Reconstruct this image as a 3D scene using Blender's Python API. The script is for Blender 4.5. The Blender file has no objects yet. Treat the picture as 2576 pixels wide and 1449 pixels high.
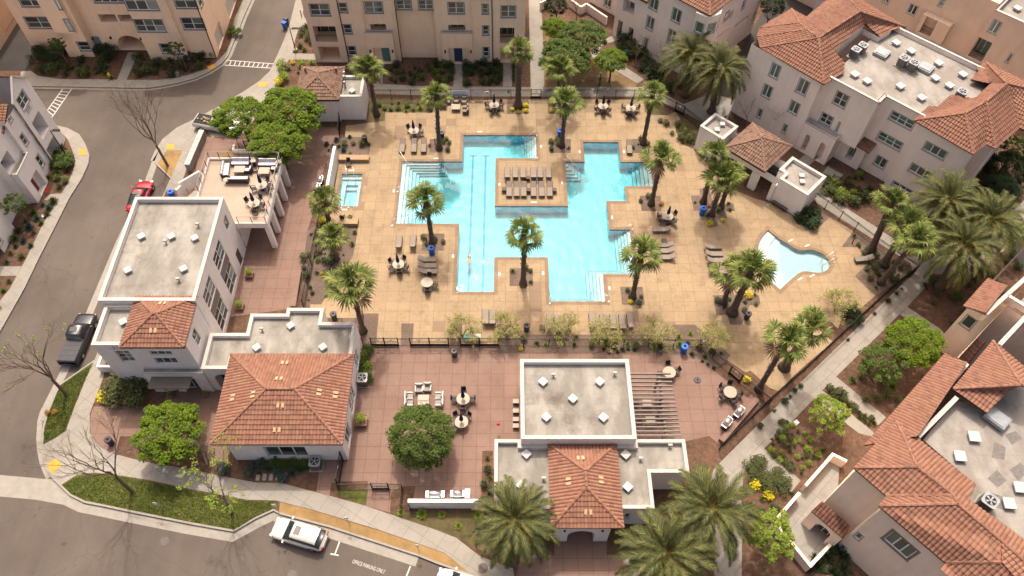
import bpy, bmesh, math, random
from mathutils import Vector, Matrix
from mathutils.geometry import tessellate_polygon
random.seed(7)
S = bpy.context.scene; COL = S.collection
# ---------------------------------------------------------------- camera
CF = 1946.57; CX, CY = 1288.0, 724.5; CH = 66.0
pa, ya, ra = (math.radians(v) for v in (55.2125, .7479, .7018))
FW = Vector((math.sin(ya)*math.cos(pa), math.cos(ya)*math.cos(pa), -math.sin(pa)))
_r = Vector((math.cos(ya), -math.sin(ya), 0)); _u = _r.cross(FW)
RT = _r*math.cos(ra)+_u*math.sin(ra); UP = -_r*math.sin(ra)+_u*math.cos(ra)
cam = bpy.data.cameras.new('camera'); co = bpy.data.objects.new('camera', cam); COL.objects.link(co)
M = Matrix((RT, UP, -FW)).transposed().to_4x4(); M.translation = (0, 0, CH); co.matrix_world = M
cam.sensor_width = 36; cam.lens = 36*CF/2576; cam.clip_end = 2000; cam.clip_start = 1
S.camera = co
# ---------------------------------------------------------------- sky, sun
SUN_EL = math.radians(60); SUN_AZ = math.radians(-7)      # azimuth from +Y
w = bpy.data.worlds.new('World'); S.world = w; w.use_nodes = True
nt = w.node_tree; sky = nt.nodes.new('ShaderNodeTexSky'); sky.sky_type = 'NISHITA'; sky.sun_disc = False
sky.sun_elevation = SUN_EL; sky.sun_rotation = SUN_AZ; sky.dust_density = 10.0; sky.air_density = 1.0; sky.ozone_density = .3
wm = nt.nodes.new('ShaderNodeMix'); wm.data_type = 'RGBA'; wm.blend_type = 'MULTIPLY'; wm.inputs[0].default_value = 1; wm.inputs[7].default_value = (1, .925, .84, 1); nt.links.new(sky.outputs[0], wm.inputs[6]); nt.links.new(wm.outputs[2], nt.nodes['Background'].inputs[0]); nt.nodes['Background'].inputs[1].default_value = 0.15
sl = bpy.data.lights.new('sun', 'SUN'); sl.energy = 2.0; sl.angle = math.radians(1.6); sl.color = (1, .94, .84)
so = bpy.data.objects.new('sun', sl); COL.objects.link(so)
sd = Vector((math.sin(SUN_AZ)*math.cos(SUN_EL), math.cos(SUN_AZ)*math.cos(SUN_EL), math.sin(SUN_EL)))
so.rotation_euler = (-sd).to_track_quat('-Z', 'Y').to_euler(); so.location = (0, 0, 90)
S.view_settings.view_transform = 'Standard'; S.view_settings.look = 'None'
S.view_settings.exposure = 0.76; S.view_settings.gamma = 1.0
S.render.engine = 'CYCLES'
S.cycles.max_bounces = 6; S.cycles.transparent_max_bounces = 10; S.cycles.caustics_reflective = False; S.cycles.caustics_refractive = False

# ---------------------------------------------------------------- helpers: pixel -> ground
def ray(x, y): return RT*((x-CX)/CF) - UP*((y-CY)/CF) + FW
def G(x, y, z=0.0):
    d = ray(x, y); t = (z-CH)/d.z; return Vector((d.x*t, d.y*t, z))
def G2(p, z=0.0): g = G(p[0], p[1], z); return (g.x, g.y)
def T(c, r): return lambda x, y: (644*c+x/4, 362.25*r+y/4)
def crop(x0, y0, s): return lambda x, y: ((x0+x*s)*.894444, (y0+y*s)*.894444)
def GP(pts, z=0.0): return [G2(p, z) for p in pts]
def onwall(px, p0, d):
    r = ray(*px); n = Vector((d[1], -d[0])); t = (p0[0]*n.x+p0[1]*n.y)/(r.x*n.x+r.y*n.y)
    h = Vector((r.x*t, r.y*t, CH+r.z*t)); return ((h.x-p0[0])*d[0]+(h.y-p0[1])*d[1], h.z)

# ---------------------------------------------------------------- materials
MATS = {}
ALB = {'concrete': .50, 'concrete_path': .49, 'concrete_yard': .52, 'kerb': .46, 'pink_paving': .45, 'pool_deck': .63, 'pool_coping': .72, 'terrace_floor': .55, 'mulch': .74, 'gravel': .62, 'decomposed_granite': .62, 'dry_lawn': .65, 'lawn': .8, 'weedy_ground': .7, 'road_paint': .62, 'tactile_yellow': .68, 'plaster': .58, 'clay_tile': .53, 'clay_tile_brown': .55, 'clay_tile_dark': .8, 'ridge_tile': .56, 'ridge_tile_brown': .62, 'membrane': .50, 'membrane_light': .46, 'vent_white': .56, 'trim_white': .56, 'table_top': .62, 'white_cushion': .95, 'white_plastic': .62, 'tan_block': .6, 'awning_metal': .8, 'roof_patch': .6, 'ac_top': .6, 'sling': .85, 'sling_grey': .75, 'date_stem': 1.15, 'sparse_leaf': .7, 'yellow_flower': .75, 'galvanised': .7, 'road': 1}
def alb(name, c): k = ALB.get(name, 1); return tuple(min(.9, v*k) for v in c)
def srgb(r, g, b):
    f = lambda c: (c/255/12.92) if c/255 < .04045 else ((c/255+.055)/1.055)**2.4
    return (f(r), f(g), f(b))
def N(nt, typ, **k):
    n = nt.nodes.new(typ)
    for a, v in k.items(): setattr(n, a, v)
    return n
def pos(nt): return N(nt, 'ShaderNodeNewGeometry').outputs['Position']
def noise(nt, vec, sc, det=3, ro=.55):
    n = N(nt, 'ShaderNodeTexNoise'); n.inputs['Scale'].default_value = sc; n.inputs['Detail'].default_value = det; n.inputs['Roughness'].default_value = ro
    if vec is not None: nt.links.new(vec, n.inputs['Vector'])
    return n.outputs['Fac']
def ramp(nt, fac, stops):
    r = N(nt, 'ShaderNodeValToRGB'); e = r.color_ramp.elements
    while len(e) < len(stops): e.new(.5)
    for i, (p, c) in enumerate(stops): e[i].position = p; e[i].color = (*c, 1) if len(c) == 3 else c
    nt.links.new(fac, r.inputs[0]); return r.outputs[0]
def mixc(nt, a, b, fac, mode='MIX'):
    m = N(nt, 'ShaderNodeMix', data_type='RGBA', blend_type=mode)
    for s, v in ((m.inputs[6], a), (m.inputs[7], b), (m.inputs[0], fac)):
        if hasattr(v, 'is_linked'): nt.links.new(v, s)
        elif isinstance(v, (int, float)): s.default_value = v
        else: s.default_value = (*v, 1)
    return m.outputs[2]
def mth(nt, op, a, b=0.0, c=None):
    m = N(nt, 'ShaderNodeMath', operation=op)
    for i, v in enumerate((a, b) if c is None else (a, b, c)):
        if hasattr(v, 'is_linked'): nt.links.new(v, m.inputs[i])
        else: m.inputs[i].default_value = v
    return m.outputs[0]
def newmat(name, rough=.8, metal=0.0, spec=.3):
    m = bpy.data.materials.new(name); m.use_nodes = True; nt = m.node_tree; b = nt.nodes['Principled BSDF']
    b.inputs['Roughness'].default_value = rough; b.inputs['Metallic'].default_value = metal
    b.inputs['Specular IOR Level'].default_value = spec; MATS[name] = m; return m, nt, b
def bump(nt, b, h, dist=.02, strength=1.0):
    n = N(nt, 'ShaderNodeBump'); n.inputs['Distance'].default_value = dist; n.inputs['Strength'].default_value = strength
    nt.links.new(h, n.inputs['Height']); nt.links.new(n.outputs[0], b.inputs['Normal'])
def plain(name, col, rough=.7, metal=0.0, var=.12, sc=3.0, spec=.3, isl=0.0):
    col = alb(name, col)
    m, nt, b = newmat(name, rough, metal, spec)
    lo = tuple(c*(1-var) for c in col); hi = tuple(min(1, c*(1+var)) for c in col)
    c = ramp(nt, noise(nt, pos(nt), sc), [(.3, lo), (.7, hi)])
    if isl:
        g = N(nt, 'ShaderNodeNewGeometry'); v = mth(nt, 'MULTIPLY_ADD', g.outputs['Random Per Island'], isl*2, 1-isl)
        h = N(nt, 'ShaderNodeHueSaturation'); nt.links.new(c, h.inputs['Color']); nt.links.new(v, h.inputs['Value']); c = h.outputs[0]
    nt.links.new(c, b.inputs['Base Color']); return m
def grid(nt, p, sx, sy, w, ox=0, oy=0, rot=0.0):
    """line mask of a joint grid, 1 on the joints"""
    mp = N(nt, 'ShaderNodeMapping'); mp.inputs['Rotation'].default_value = (0, 0, rot); mp.inputs['Location'].default_value = (ox, oy, 0)
    nt.links.new(p, mp.inputs[0]); s = N(nt, 'ShaderNodeSeparateXYZ'); nt.links.new(mp.outputs[0], s.inputs[0])
    def ln(c, st):
        f = mth(nt, 'FRACT', mth(nt, 'DIVIDE', c, st)); d = mth(nt, 'ABSOLUTE', mth(nt, 'SUBTRACT', f, .5)); return mth(nt, 'GREATER_THAN', d, .5-w/st/2)
    def cell(c, st): return mth(nt, 'FLOOR', mth(nt, 'DIVIDE', c, st))
    lx = ln(s.outputs[0], sx); ly = ln(s.outputs[1], sy)
    cb = N(nt, 'ShaderNodeCombineXYZ'); nt.links.new(cell(s.outputs[0], sx), cb.inputs[0]); nt.links.new(cell(s.outputs[1], sy), cb.inputs[1])
    wn = N(nt, 'ShaderNodeTexWhiteNoise'); nt.links.new(cb.outputs[0], wn.inputs['Vector'])
    return mth(nt, 'MAXIMUM', lx, ly), wn.outputs['Value']
def slab(name, col, col2, joint, sx, sy, jw=.03, ox=0, oy=0, rot=0, pv=.12, stain=.35, dark=None, pt=.93, rough=.85, sc=.25):
    col, col2, joint = alb(name, col), alb(name, col2), alb(name, joint); dark = alb(name, dark) if dark else None
    m, nt, b = newmat(name, rough); p = pos(nt)
    c = mixc(nt, col, col2, ramp(nt, noise(nt, p, sc, 5, .6), [(.35, (0, 0, 0)), (.7, (1, 1, 1))]))
    f = ramp(nt, noise(nt, p, 9, 4, .7), [(.3, (.86,)*3), (.7, (1.1,)*3)])
    c = mixc(nt, c, f, 1.0, 'MULTIPLY')
    st = ramp(nt, noise(nt, p, .9, 6, .7), [(.5, (1, 1, 1)), (.75, (1-stain,)*3)]); c = mixc(nt, c, st, .8, 'MULTIPLY')
    g, r = grid(nt, p, sx, sy, jw, ox, oy, rot)
    pan = ramp(nt, r, [(0, (1-pv,)*3), (1, (1+pv,)*3)]); c = mixc(nt, c, pan, 1.0, 'MULTIPLY')
    if dark: c = mixc(nt, c, dark, mth(nt, 'MULTIPLY', mth(nt, 'GREATER_THAN', r, pt), .75))
    c = mixc(nt, c, joint, mth(nt, 'MULTIPLY', g, .85)); nt.links.new(c, b.inputs['Base Color'])
    bump(nt, b, mth(nt, 'ADD', mth(nt, 'MULTIPLY', noise(nt, p, 60, 3), .15), mth(nt, 'SUBTRACT', 1, g)), .006); return m

# asphalt
m, nt, b = newmat('asphalt', .9); p = pos(nt)
c = mixc(nt, (.085, .070, .060), (.118, .098, .084), ramp(nt, noise(nt, p, .12, 5, .6), [(.35, (0, 0, 0)), (.65, (1, 1, 1))]))
c = mixc(nt, c, ramp(nt, noise(nt, p, 14, 4, .8), [(.3, (.82,)*3), (.7, (1.15,)*3)]), 1.0, 'MULTIPLY')
mp = N(nt, 'ShaderNodeMapping'); mp.inputs['Scale'].default_value = (1.6, .12, 1); mp.inputs['Rotation'].default_value = (0, 0, .45); nt.links.new(p, mp.inputs[0])
c = mixc(nt, c, ramp(nt, noise(nt, mp.outputs[0], .8, 5, .6), [(.4, (.95,)*3), (.65, (1.04,)*3)]), .8, 'MULTIPLY')
vo = N(nt, 'ShaderNodeTexVoronoi', feature='DISTANCE_TO_EDGE'); vo.inputs['Scale'].default_value = .16; dp = N(nt, 'ShaderNodeVectorMath', operation='ADD'); nt.links.new(p, dp.inputs[0]); nn = N(nt, 'ShaderNodeTexNoise'); nn.inputs['Scale'].default_value = .7; nn.inputs['Detail'].default_value = 4; nt.links.new(p, nn.inputs['Vector']); nt.links.new(nn.outputs['Color'], dp.inputs[1]); nt.links.new(dp.outputs[0], vo.inputs['Vector'])
c = mixc(nt, c, (.05, .042, .037), mth(nt, 'MULTIPLY', mth(nt, 'LESS_THAN', vo.outputs['Distance'], .0035), .4))
c = mixc(nt, c, (.045, .04, .036), mth(nt, 'MULTIPLY', ramp(nt, noise(nt, p, 1.3, 2, .5), [(.70, (0, 0, 0)), (.76, (1, 1, 1))]), .5))
nt.links.new(c, b.inputs['Base Color']); bump(nt, b, noise(nt, p, 90, 2), .004)
m2 = m.copy(); m2.name = 'asphalt_dark'; MATS['asphalt_dark'] = m2
for n in m2.node_tree.nodes:
    if n.type == 'MIX' and n.blend_type == 'MIX':
        n.inputs[6].default_value = (.035, .031, .03, 1); n.inputs[7].default_value = (.055, .05, .047, 1)
slab('concrete', (.50, .46, .40), (.58, .54, .48), (.28, .25, .22), 1.5, 1.5, .03, rot=.55, pv=.035, stain=.16)
slab('concrete_path', (.50, .46, .40), (.57, .53, .47), (.28, .25, .22), 1.9, 1.9, .03, rot=.84, pv=.035, stain=.3)
slab('concrete_yard', (.44, .42, .39), (.52, .50, .46), (.25, .23, .2), 2.4, 2.4, .03, rot=.79, pv=.05, stain=.25)
plain('kerb', (.56, .52, .46), .85, var=.1, sc=2)
slab('pink_paving', (.42, .26, .205), (.48, .315, .255), (.25, .15, .115), 1.245, 1.245, .035, ox=.2, oy=.35, pv=.04, stain=.2)
slab('pool_deck', (.50, .368, .222), (.42, .305, .19), (.29, .20, .13), 1.22, 1.22, .035, ox=.05, oy=-.25, pv=.055, stain=.42, dark=(.30, .21, .14), pt=.975)
slab('pool_coping', (.34, .23, .145), (.28, .185, .12), (.2, .13, .09), 1.22, 1.22, .03, ox=.05, oy=-.25, pv=.07, stain=.3)
slab('terrace_floor', (.60, .46, .36), (.66, .52, .42), (.42, .32, .25), 2.4, 2.4, .02, pv=.03, stain=.12)
def soil(name, c0, c1, c2, sc=2.5):
    c0, c1, c2 = alb(name, c0), alb(name, c1), alb(name, c2)
    m, nt, b = newmat(name, .95); p = pos(nt)
    c = ramp(nt, noise(nt, p, sc, 8, .75), [(.28, c0), (.5, c1), (.75, c2)])
    c = mixc(nt, c, ramp(nt, noise(nt, p, .35, 3), [(.4, (.85,)*3), (.65, (1.15,)*3)]), 1.0, 'MULTIPLY')
    nt.links.new(c, b.inputs['Base Color']); bump(nt, b, noise(nt, p, 22, 6, .8), .05); return m
soil('mulch', (.065, .035, .023), (.15, .085, .056), (.25, .15, .10))
soil('gravel', (.12, .085, .068), (.23, .165, .13), (.36, .27, .215), 9)
soil('decomposed_granite', (.34, .21, .085), (.43, .275, .115), (.5, .33, .15), 1.5)
soil('dry_lawn', (.22, .145, .07), (.31, .21, .105), (.40, .28, .15), 1.2)
soil('lawn', (.045, .065, .012), (.085, .105, .02), (.22, .18, .06), 1.6)
soil('weedy_ground', (.07, .065, .03), (.14, .115, .05), (.24, .18, .09), 1.8)
plain('road_paint', (.72, .70, .66), .7, var=.2, sc=6); plain('tactile_yellow', (.80, .40, .06), .7, var=.12, sc=5)
plain('iron_cover', (.1, .085, .08), .6, .3)

# ---------------------------------------------------------------- mesh builder
class MB:
    def __init__(s): s.v = []; s.f = []; s.m = []; s.uv = {}
    def face(s, pts, mi=0, uv=None):
        i = len(s.v); s.v += [tuple(p) for p in pts]; s.f.append(tuple(range(i, i+len(pts)))); s.m.append(mi)
        if uv: s.uv[len(s.f)-1] = uv
    def idx(s, verts, faces, mi=0):
        i = len(s.v); s.v += [tuple(p) for p in verts]
        for f in faces: s.f.append(tuple(i+k for k in f)); s.m.append(mi)
    def box(s, c, sz, rz=0.0, mi=0, rx=0.0, ry=0.0):
        hx, hy, hz = (q/2 for q in sz); R = Matrix.Rotation(rz, 3, 'Z') @ Matrix.Rotation(ry, 3, 'Y') @ Matrix.Rotation(rx, 3, 'X'); c = Vector(c)
        P = [c+R@Vector((a*hx, b*hy, d*hz)) for a, b, d in ((-1,-1,-1),(1,-1,-1),(1,1,-1),(-1,1,-1),(-1,-1,1),(1,-1,1),(1,1,1),(-1,1,1))]
        s.idx(P, ((0,3,2,1),(4,5,6,7),(0,1,5,4),(1,2,6,5),(2,3,7,6),(3,0,4,7)), mi)
    def bar(s, a, b, wd, ht, mi=0):
        a = Vector(a); b = Vector(b); d = b-a; L = d.length; rz = math.atan2(d.y, d.x); ry = -math.asin(max(-1, min(1, d.z/L)))
        s.box((a+b)/2, (L, wd, ht), rz, mi, 0, ry)
    def tube(s, pts, rad, n=6, mi=0, cap=True):
        pts = [Vector(p) for p in pts]; rings = []
        if not hasattr(rad, '__len__'): rad = [rad]*len(pts)
        for i, p in enumerate(pts):
            d = (pts[min(i+1, len(pts)-1)]-pts[max(i-1, 0)]).normalized(); a = Vector((0, 0, 1)) if abs(d.z) < .9 else Vector((1, 0, 0))
            u = d.cross(a).normalized(); v = d.cross(u); rings.append([p+(u*math.cos(2*math.pi*k/n)+v*math.sin(2*math.pi*k/n))*rad[i] for k in range(n)])
        V = [q for r in rings for q in r]; F = []
        for i in range(len(pts)-1):
            for k in range(n): F.append((i*n+k, i*n+(k+1) % n, (i+1)*n+(k+1) % n, (i+1)*n+k))
        if cap: F += [tuple(range(n))[::-1], tuple((len(pts)-1)*n+k for k in range(n))]
        s.idx(V, F, mi)
    def cyl(s, c, r, h, n=16, mi=0, r2=None): s.tube([c, (c[0], c[1], c[2]+h)], [r, r if r2 is None else r2], n, mi)
    def sheet(s, poly, z, holes=(), mi=0, side=None):
        loops = [list(poly)]+[list(h) for h in holes]; flat = [p for l in loops for p in l]
        tris = tessellate_polygon([[Vector((p[0], p[1], 0)) for p in l] for l in loops])
        F = []
        for t in tris:
            a, b, c = (flat[k] for k in t); cr = (b[0]-a[0])*(c[1]-a[1])-(b[1]-a[1])*(c[0]-a[0])
            if abs(cr) > 1e-9: F.append(t if cr > 0 else (t[0], t[2], t[1]))
        s.idx([(p[0], p[1], z) for p in flat], F, mi)
        if side is not None:
            for l in loops:
                for i in range(len(l)):
                    a = l[i]; b = l[(i+1) % len(l)]; s.face([(a[0], a[1], side), (b[0], b[1], side), (b[0], b[1], z), (a[0], a[1], z)], mi)
    def prism(s, poly, z0, z1, mi=0, top=True):
        if area(poly) < 0: poly = list(poly)[::-1]
        for i in range(len(poly)):
            a = poly[i]; b = poly[(i+1) % len(poly)]; s.face([(a[0], a[1], z0), (b[0], b[1], z0), (b[0], b[1], z1), (a[0], a[1], z1)], mi)
        if top: s.sheet(poly, z1, (), mi)
    def blob(s, c, r, mi=0, n=8, m=5):
        V = [(c[0], c[1], c[2]+r[2])]
        for i in range(1, m):
            a = math.pi*i/m
            for k in range(n): t = 2*math.pi*k/n; V.append((c[0]+r[0]*math.sin(a)*math.cos(t), c[1]+r[1]*math.sin(a)*math.sin(t), c[2]+r[2]*math.cos(a)))
        V.append((c[0], c[1], c[2]-r[2])); F = [(0, 1+k, 1+(k+1) % n) for k in range(n)]
        for i in range(m-2):
            for k in range(n): F.append((1+i*n+k, 1+(i+1)*n+k, 1+(i+1)*n+(k+1) % n, 1+i*n+(k+1) % n))
        L = len(V)-1; F += [(L, L-n+(k+1) % n, L-n+k) for k in range(n)]; s.idx(V, F, mi)
    def build(s, name, mats, parent=None, smooth=False):
        me = bpy.data.meshes.new(name); off = Vector((0, 0, 0)); p = parent
        while p is not None: off += p.location; p = p.parent
        me.from_pydata([(v[0]-off.x, v[1]-off.y, v[2]-off.z) for v in s.v], [], s.f)
        if isinstance(mats, str): mats = [mats]
        for q in mats: me.materials.append(MATS[q])
        me.polygons.foreach_set('material_index', s.m)
        if s.uv:
            ul = me.uv_layers.new(name='UVMap')
            for fi, uv in s.uv.items():
                for k, li in enumerate(me.polygons[fi].loop_indices): ul.data[li].uv = uv[k]
        if smooth: me.polygons.foreach_set('use_smooth', [True]*len(me.polygons))
        me.update(); o = bpy.data.objects.new(name, me); COL.objects.link(o)
        if parent is not None: o.parent = parent
        return o
def area(p): return sum(p[i][0]*p[(i+1) % len(p)][1]-p[(i+1) % len(p)][0]*p[i][1] for i in range(len(p)))/2
def tag(o, label=None, cat=None, group=None, kind=None):
    for k, v in (('label', label), ('category', cat), ('group', group), ('kind', kind)):
        if v: o[k] = v
    return o
def root(name, label, cat, loc=(0, 0, 0), rz=0.0, group=None):
    o = bpy.data.objects.new(name, None); COL.objects.link(o); o.location = loc; o.rotation_euler = (0, 0, rz); o.empty_display_size = .2
    return tag(o, label, cat, group)
def dup(o, loc=None, rz=None, label=None, group=None, sc=None, parent=None):
    c = o.copy(); COL.objects.link(c)
    if parent is not None: c.parent = parent
    for ch in list(o.children): dup(ch, parent=c)
    if loc is not None: c.location = loc
    if rz is not None: c.rotation_euler = (0, 0, rz)
    if sc is not None: c.scale = (sc,)*3 if not hasattr(sc, '__len__') else sc
    if label: c['label'] = label
    if group: c['group'] = group
    return c
class Proto:
    """first use places the original, later uses place copies"""
    def __init__(s, fn): s.fn = fn; s.o = None
    def put(s, loc, rz=0.0, label=None, group=None, sc=None):
        if s.o is None:
            s.o = s.fn(); o = s.o; o.location = loc; o.rotation_euler = (0, 0, rz)
            if sc is not None: o.scale = (sc,)*3 if not hasattr(sc, '__len__') else sc
            if label: o['label'] = label
            if group: o['group'] = group
            return o
        o = dup(s.o, loc, rz, label, None, sc if sc is not None else (1, 1, 1))
        if group: o['group'] = group
        elif 'group' in o: del o['group']
        return o
def struct(name, mb, mat): return tag(mb.build(name, mat), kind='structure')
def offs(poly, d):
    """offset a closed polygon inward (ccw) by d"""
    if area(poly) < 0: poly = list(poly)[::-1]
    out = []; n = len(poly)
    for i in range(n):
        a = Vector(poly[i-1]); b = Vector(poly[i]); c = Vector(poly[(i+1) % n]); e = (b-a).normalized(); f = (c-b).normalized()
        n1 = Vector((-e.y, e.x)); n2 = Vector((-f.y, f.x)); k = 1+n1.dot(n2); v = (n1+n2)/max(k, .35); out.append((b.x+v.x*d, b.y+v.y*d))
    return out
# ================================================================ ground
P10, P00, P20, P30 = T(1, 0), T(0, 0), T(2, 0), T(3, 0)
POOL = [(-5.17,68.2),(3.56,68.2),(3.56,64.4),(-1.27,64.4),(-1.27,57.0),(6.91,57.0),(6.91,63.82),(9.17,63.82),(9.17,67.08),(13.37,67.08),(13.37,63.82),(16.84,63.82),(16.84,60.03),(13.53,60.03),(13.53,57.8),(11.3,57.8),(11.3,53.64),(13.58,53.64),(13.58,47.63),(10.19,47.63),(10.19,44.15),(4.45,44.15),(4.45,49.83),(-1.27,49.83),(-1.27,45.34),(-5.2,45.34),(-5.2,54.43),(-12.17,54.43),(-12.17,63.82),(-5.17,63.82)]
SPA = [(-18.95,61.82),(-16.62,61.82),(-16.62,56.94),(-18.95,56.94)]
wc = crop(2060, 620, .15186)
WADE = GP([wc(*p) for p in [(660,175),(740,250),(900,365),(1030,440),(1120,500),(1200,545),(1300,560),(1400,545),(1520,560),(1640,605),(1730,670),(1790,740),(1808,810),(1790,880),(1740,930),(1670,962),(1580,972),(1480,960),(1380,943),(1300,945),(1230,975),(1100,1080),(1000,1170),(880,1282),(790,1200),(700,1120),(620,1000),(540,850),(480,640),(475,480),(510,360),(570,265)]])
def rect(poly, m=.0):
    xs = [p[0] for p in poly]; ys = [p[1] for p in poly]; return [(min(xs)-m, min(ys)-m), (max(xs)+m, min(ys)-m), (max(xs)+m, max(ys)+m), (min(xs)-m, max(ys)+m)]
HOLES = [POOL, SPA, WADE]
mb = MB(); mb.sheet([(-700, -500), (700, -500), (700, 900), (-700, 900)], -.15, [offs(h, -.35) if area(h) > 0 else offs(h[::-1], -.35) for h in HOLES]); struct('road', mb, 'asphalt')
blkA = [(756,-60),(753,0),(738,60),(724,100),(702,150),(688,180),(660,207),(620,234),(560,270),(500,302),(452,325),(418,352),(400,380),(389,405),(394,415),(429,449),(415,480),(330,680),(238,905),(150,966),(138,990),(118,1037),(107,1075),(104,1112),(104,1135),(110,1165),(120,1188),(132,1205),(150,1223),(175,1247),(212,1265),(254,1273),(330,1289),(480,1319),(588,1338),(644,1305),(688,1285),(704,1294),(829,1327),(1054,1400),(1101,1419),(1187,1449),(1260,1480),(1340,1530),(2000,1620),(3200,1700),(3400,-60)]
blkB = [(634,-60),(632,0),(612,45),(597,85),(582,120),(574,140),(558,160),(525,181),(490,197),(450,208),(410,216),(375,221),(330,221),(72,216),(-400,205),(-400,-60)]
blkC = [(-400,300),(60,305),(137,314),(170,322),(200,338),(215,362),(225,390),(222,412),(205,450),(175,497),(140,567),(100,645),(62,724),(0,834),(-60,950),(-400,1500)]
b1 = MB()
for bp in (blkA, blkB, blkC):
    P = GP(bp); hs = HOLES if bp is blkA else []; b1.sheet(P, 0, hs); b1.prism(P, -.15, 0, 0, top=False)
struct('ground', b1, 'mulch')
# kerbs: a concrete strip along the road side of every block
def ribbon(mb, pts, wd, z, side=1, mi=0):
    pts = [Vector(p) for p in pts]; o = []
    for i, p in enumerate(pts):
        d = (pts[min(i+1, len(pts)-1)]-pts[max(i-1, 0)]).normalized(); o.append(p+Vector((-d.y, d.x))*wd*side)
    for i in range(len(pts)-1):
        q = [pts[i], pts[i+1], o[i+1], o[i]]
        if area([(v.x, v.y) for v in q]) < 0: q = q[::-1]
        mb.face([(v.x, v.y, z) for v in q], mi)
kb = MB()
ribbon(kb, GP(blkA[1:-3]), .17, .024, 1); ribbon(kb, GP(blkB[1:15]), .17, .024, -1); ribbon(kb, GP(blkC[1:-1]), .17, .024, -1)
for bp, sgn in ((blkA[1:-3], 1), (blkB[1:15], -1), (blkC[1:-1], -1)):      # kerb face, standing 3 mm proud
    P = GP(bp)
    for i in range(len(P)-1):
        a = Vector(P[i]); b = Vector(P[i+1]); d = (b-a).normalized(); n = Vector((d.y, -d.x))*.004*sgn; a += n; b += n
        kb.face([(a.x, a.y, -.15), (b.x, b.y, -.15), (b.x, b.y, .024), (a.x, a.y, .024)])
struct('kerb', kb, 'kerb')
# gutters (concrete ribbons at road level)
gt = MB()
def gut(px, wd=.55, side=-1): ribbon(gt, GP(px, -.15), wd, -.145, side)
gut(blkA[1:14], .5); gut([(404,372),(382,406),(371,437),(362,462),(290,612),(215,790),(157,924),(100,1037),(94,1060)], .75, 1); gut([(94,1060),(91,1102),(93,1132),(100,1168),(116,1206)], .45, 1); gut(blkA[28:40], .85)
gut(blkB[1:15], .5, 1); gut([(62,724),(0,834)], .02, 1)
gt.sheet(GP([(-60,1190),(0,1195),(60,1200),(114,1205),(133,1206),(152,1225),(176,1249),(214,1268),(262,1280),(250,1285),(150,1268),(88,1257),(0,1249),(-60,1244)], -.15), -.140)
struct('gutter', gt, 'kerb')
class ZMB(MB):
    k = 0
    def sheet(s, poly, z, holes=(), mi=0, side=None):
        super().sheet(poly, z+.0006*s.k, holes, mi, side); s.k += 1
cc = ZMB()
SW = {
 'a': [(756,-60),(753,0),(727,87),(704,150),(690,176),(644,217),(560,270),(500,302),(452,325),(418,352),(400,380),(389,405),(394,415),(421,378),(460,378),(430,447),(429,449),(418,478),(450,478),(457,462),(470,422),(481,402),(497,362),(520,330),(540,352),(600,348),(640,300),(690,262),(703,240),(703,185),(727,150),(796,150),(796,136),(736,134),(741,105),(751,72),(774,59),(762,35),(772,-60)],
 'b': [(235,909),(217,950),(187,1025),(165,1085),(140,1102),(107,1119),(104,1135),(110,1165),(120,1188),(132,1205),(150,1223),(155,1219),(195,1194),(240,1189),(310,1197),(380,1209),(512,1237),(622,1257),(694,1259),(784,1282),(951,1332),(1119,1391),(1186,1446),(1260,1482),(1300,1482),(1290,1430),(1240,1412),(1204,1397),(1148,1353),(1094,1332),(1009,1303),(921,1273),(829,1247),(756,1228),(709,1215),(644,1214),(622,1210),(548,1196),(487,1182),(375,1164),(325,1152),(290,1142),(255,1127),(238,1108),(226,1087),(226,1040),(245,990),(262,944),(258,880)],
 'c': [(52,180),(52,216),(72,216),(330,221),(375,221),(410,216),(450,208),(490,197),(525,181),(558,160),(574,140),(582,120),(597,85),(612,45),(632,0),(634,-60),(618,-60),(612,0),(590,45),(585,75),(583,100),(570,130),(545,156),(524,172),(480,187),(440,196),(400,201),(318,201),(330,175),(348,132),(322,132),(295,200),(150,199),(95,191),(78,178)],
 'd': [(137,314),(170,322),(200,338),(215,362),(225,390),(222,412),(205,450),(175,497),(140,567),(100,645),(62,724),(0,834),(-60,950),(-90,940),(-30,800),(26,724),(54,670),(40,670),(0,670),(-40,690),(-40,712),(0,692),(41,692),(58,668),(80,625),(110,560),(143,505),(115,500),(128,480),(155,487),(170,462),(184,430),(190,405),(183,380),(170,350),(155,335),(148,330)],
}
cc.sheet(GP(SW['a']), .012); cc.sheet(GP(SW['b']), .012); cc.sheet(GP(SW['c']), .012)
cc.sheet(GP([(137,314),(170,322),(200,338),(215,362),(225,390),(222,412),(205,450),(175,497),(140,567),(100,645),(62,724),(0,834),(-60,950),(-90,935),(-30,795),(26,724),(66,650),(110,560),(143,505),(155,487),(170,462),(184,430),(190,405),(183,380),(170,350),(155,335),(150,332)]), .012)
cc.sheet(GP([(110,503),(128,488),(155,487),(144,506)]), .012); cc.sheet(GP([(-20,670),(54,670),(42,694),(-20,694)]), .012)
struct('pavement', cc, 'concrete')
cp = ZMB()
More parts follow.
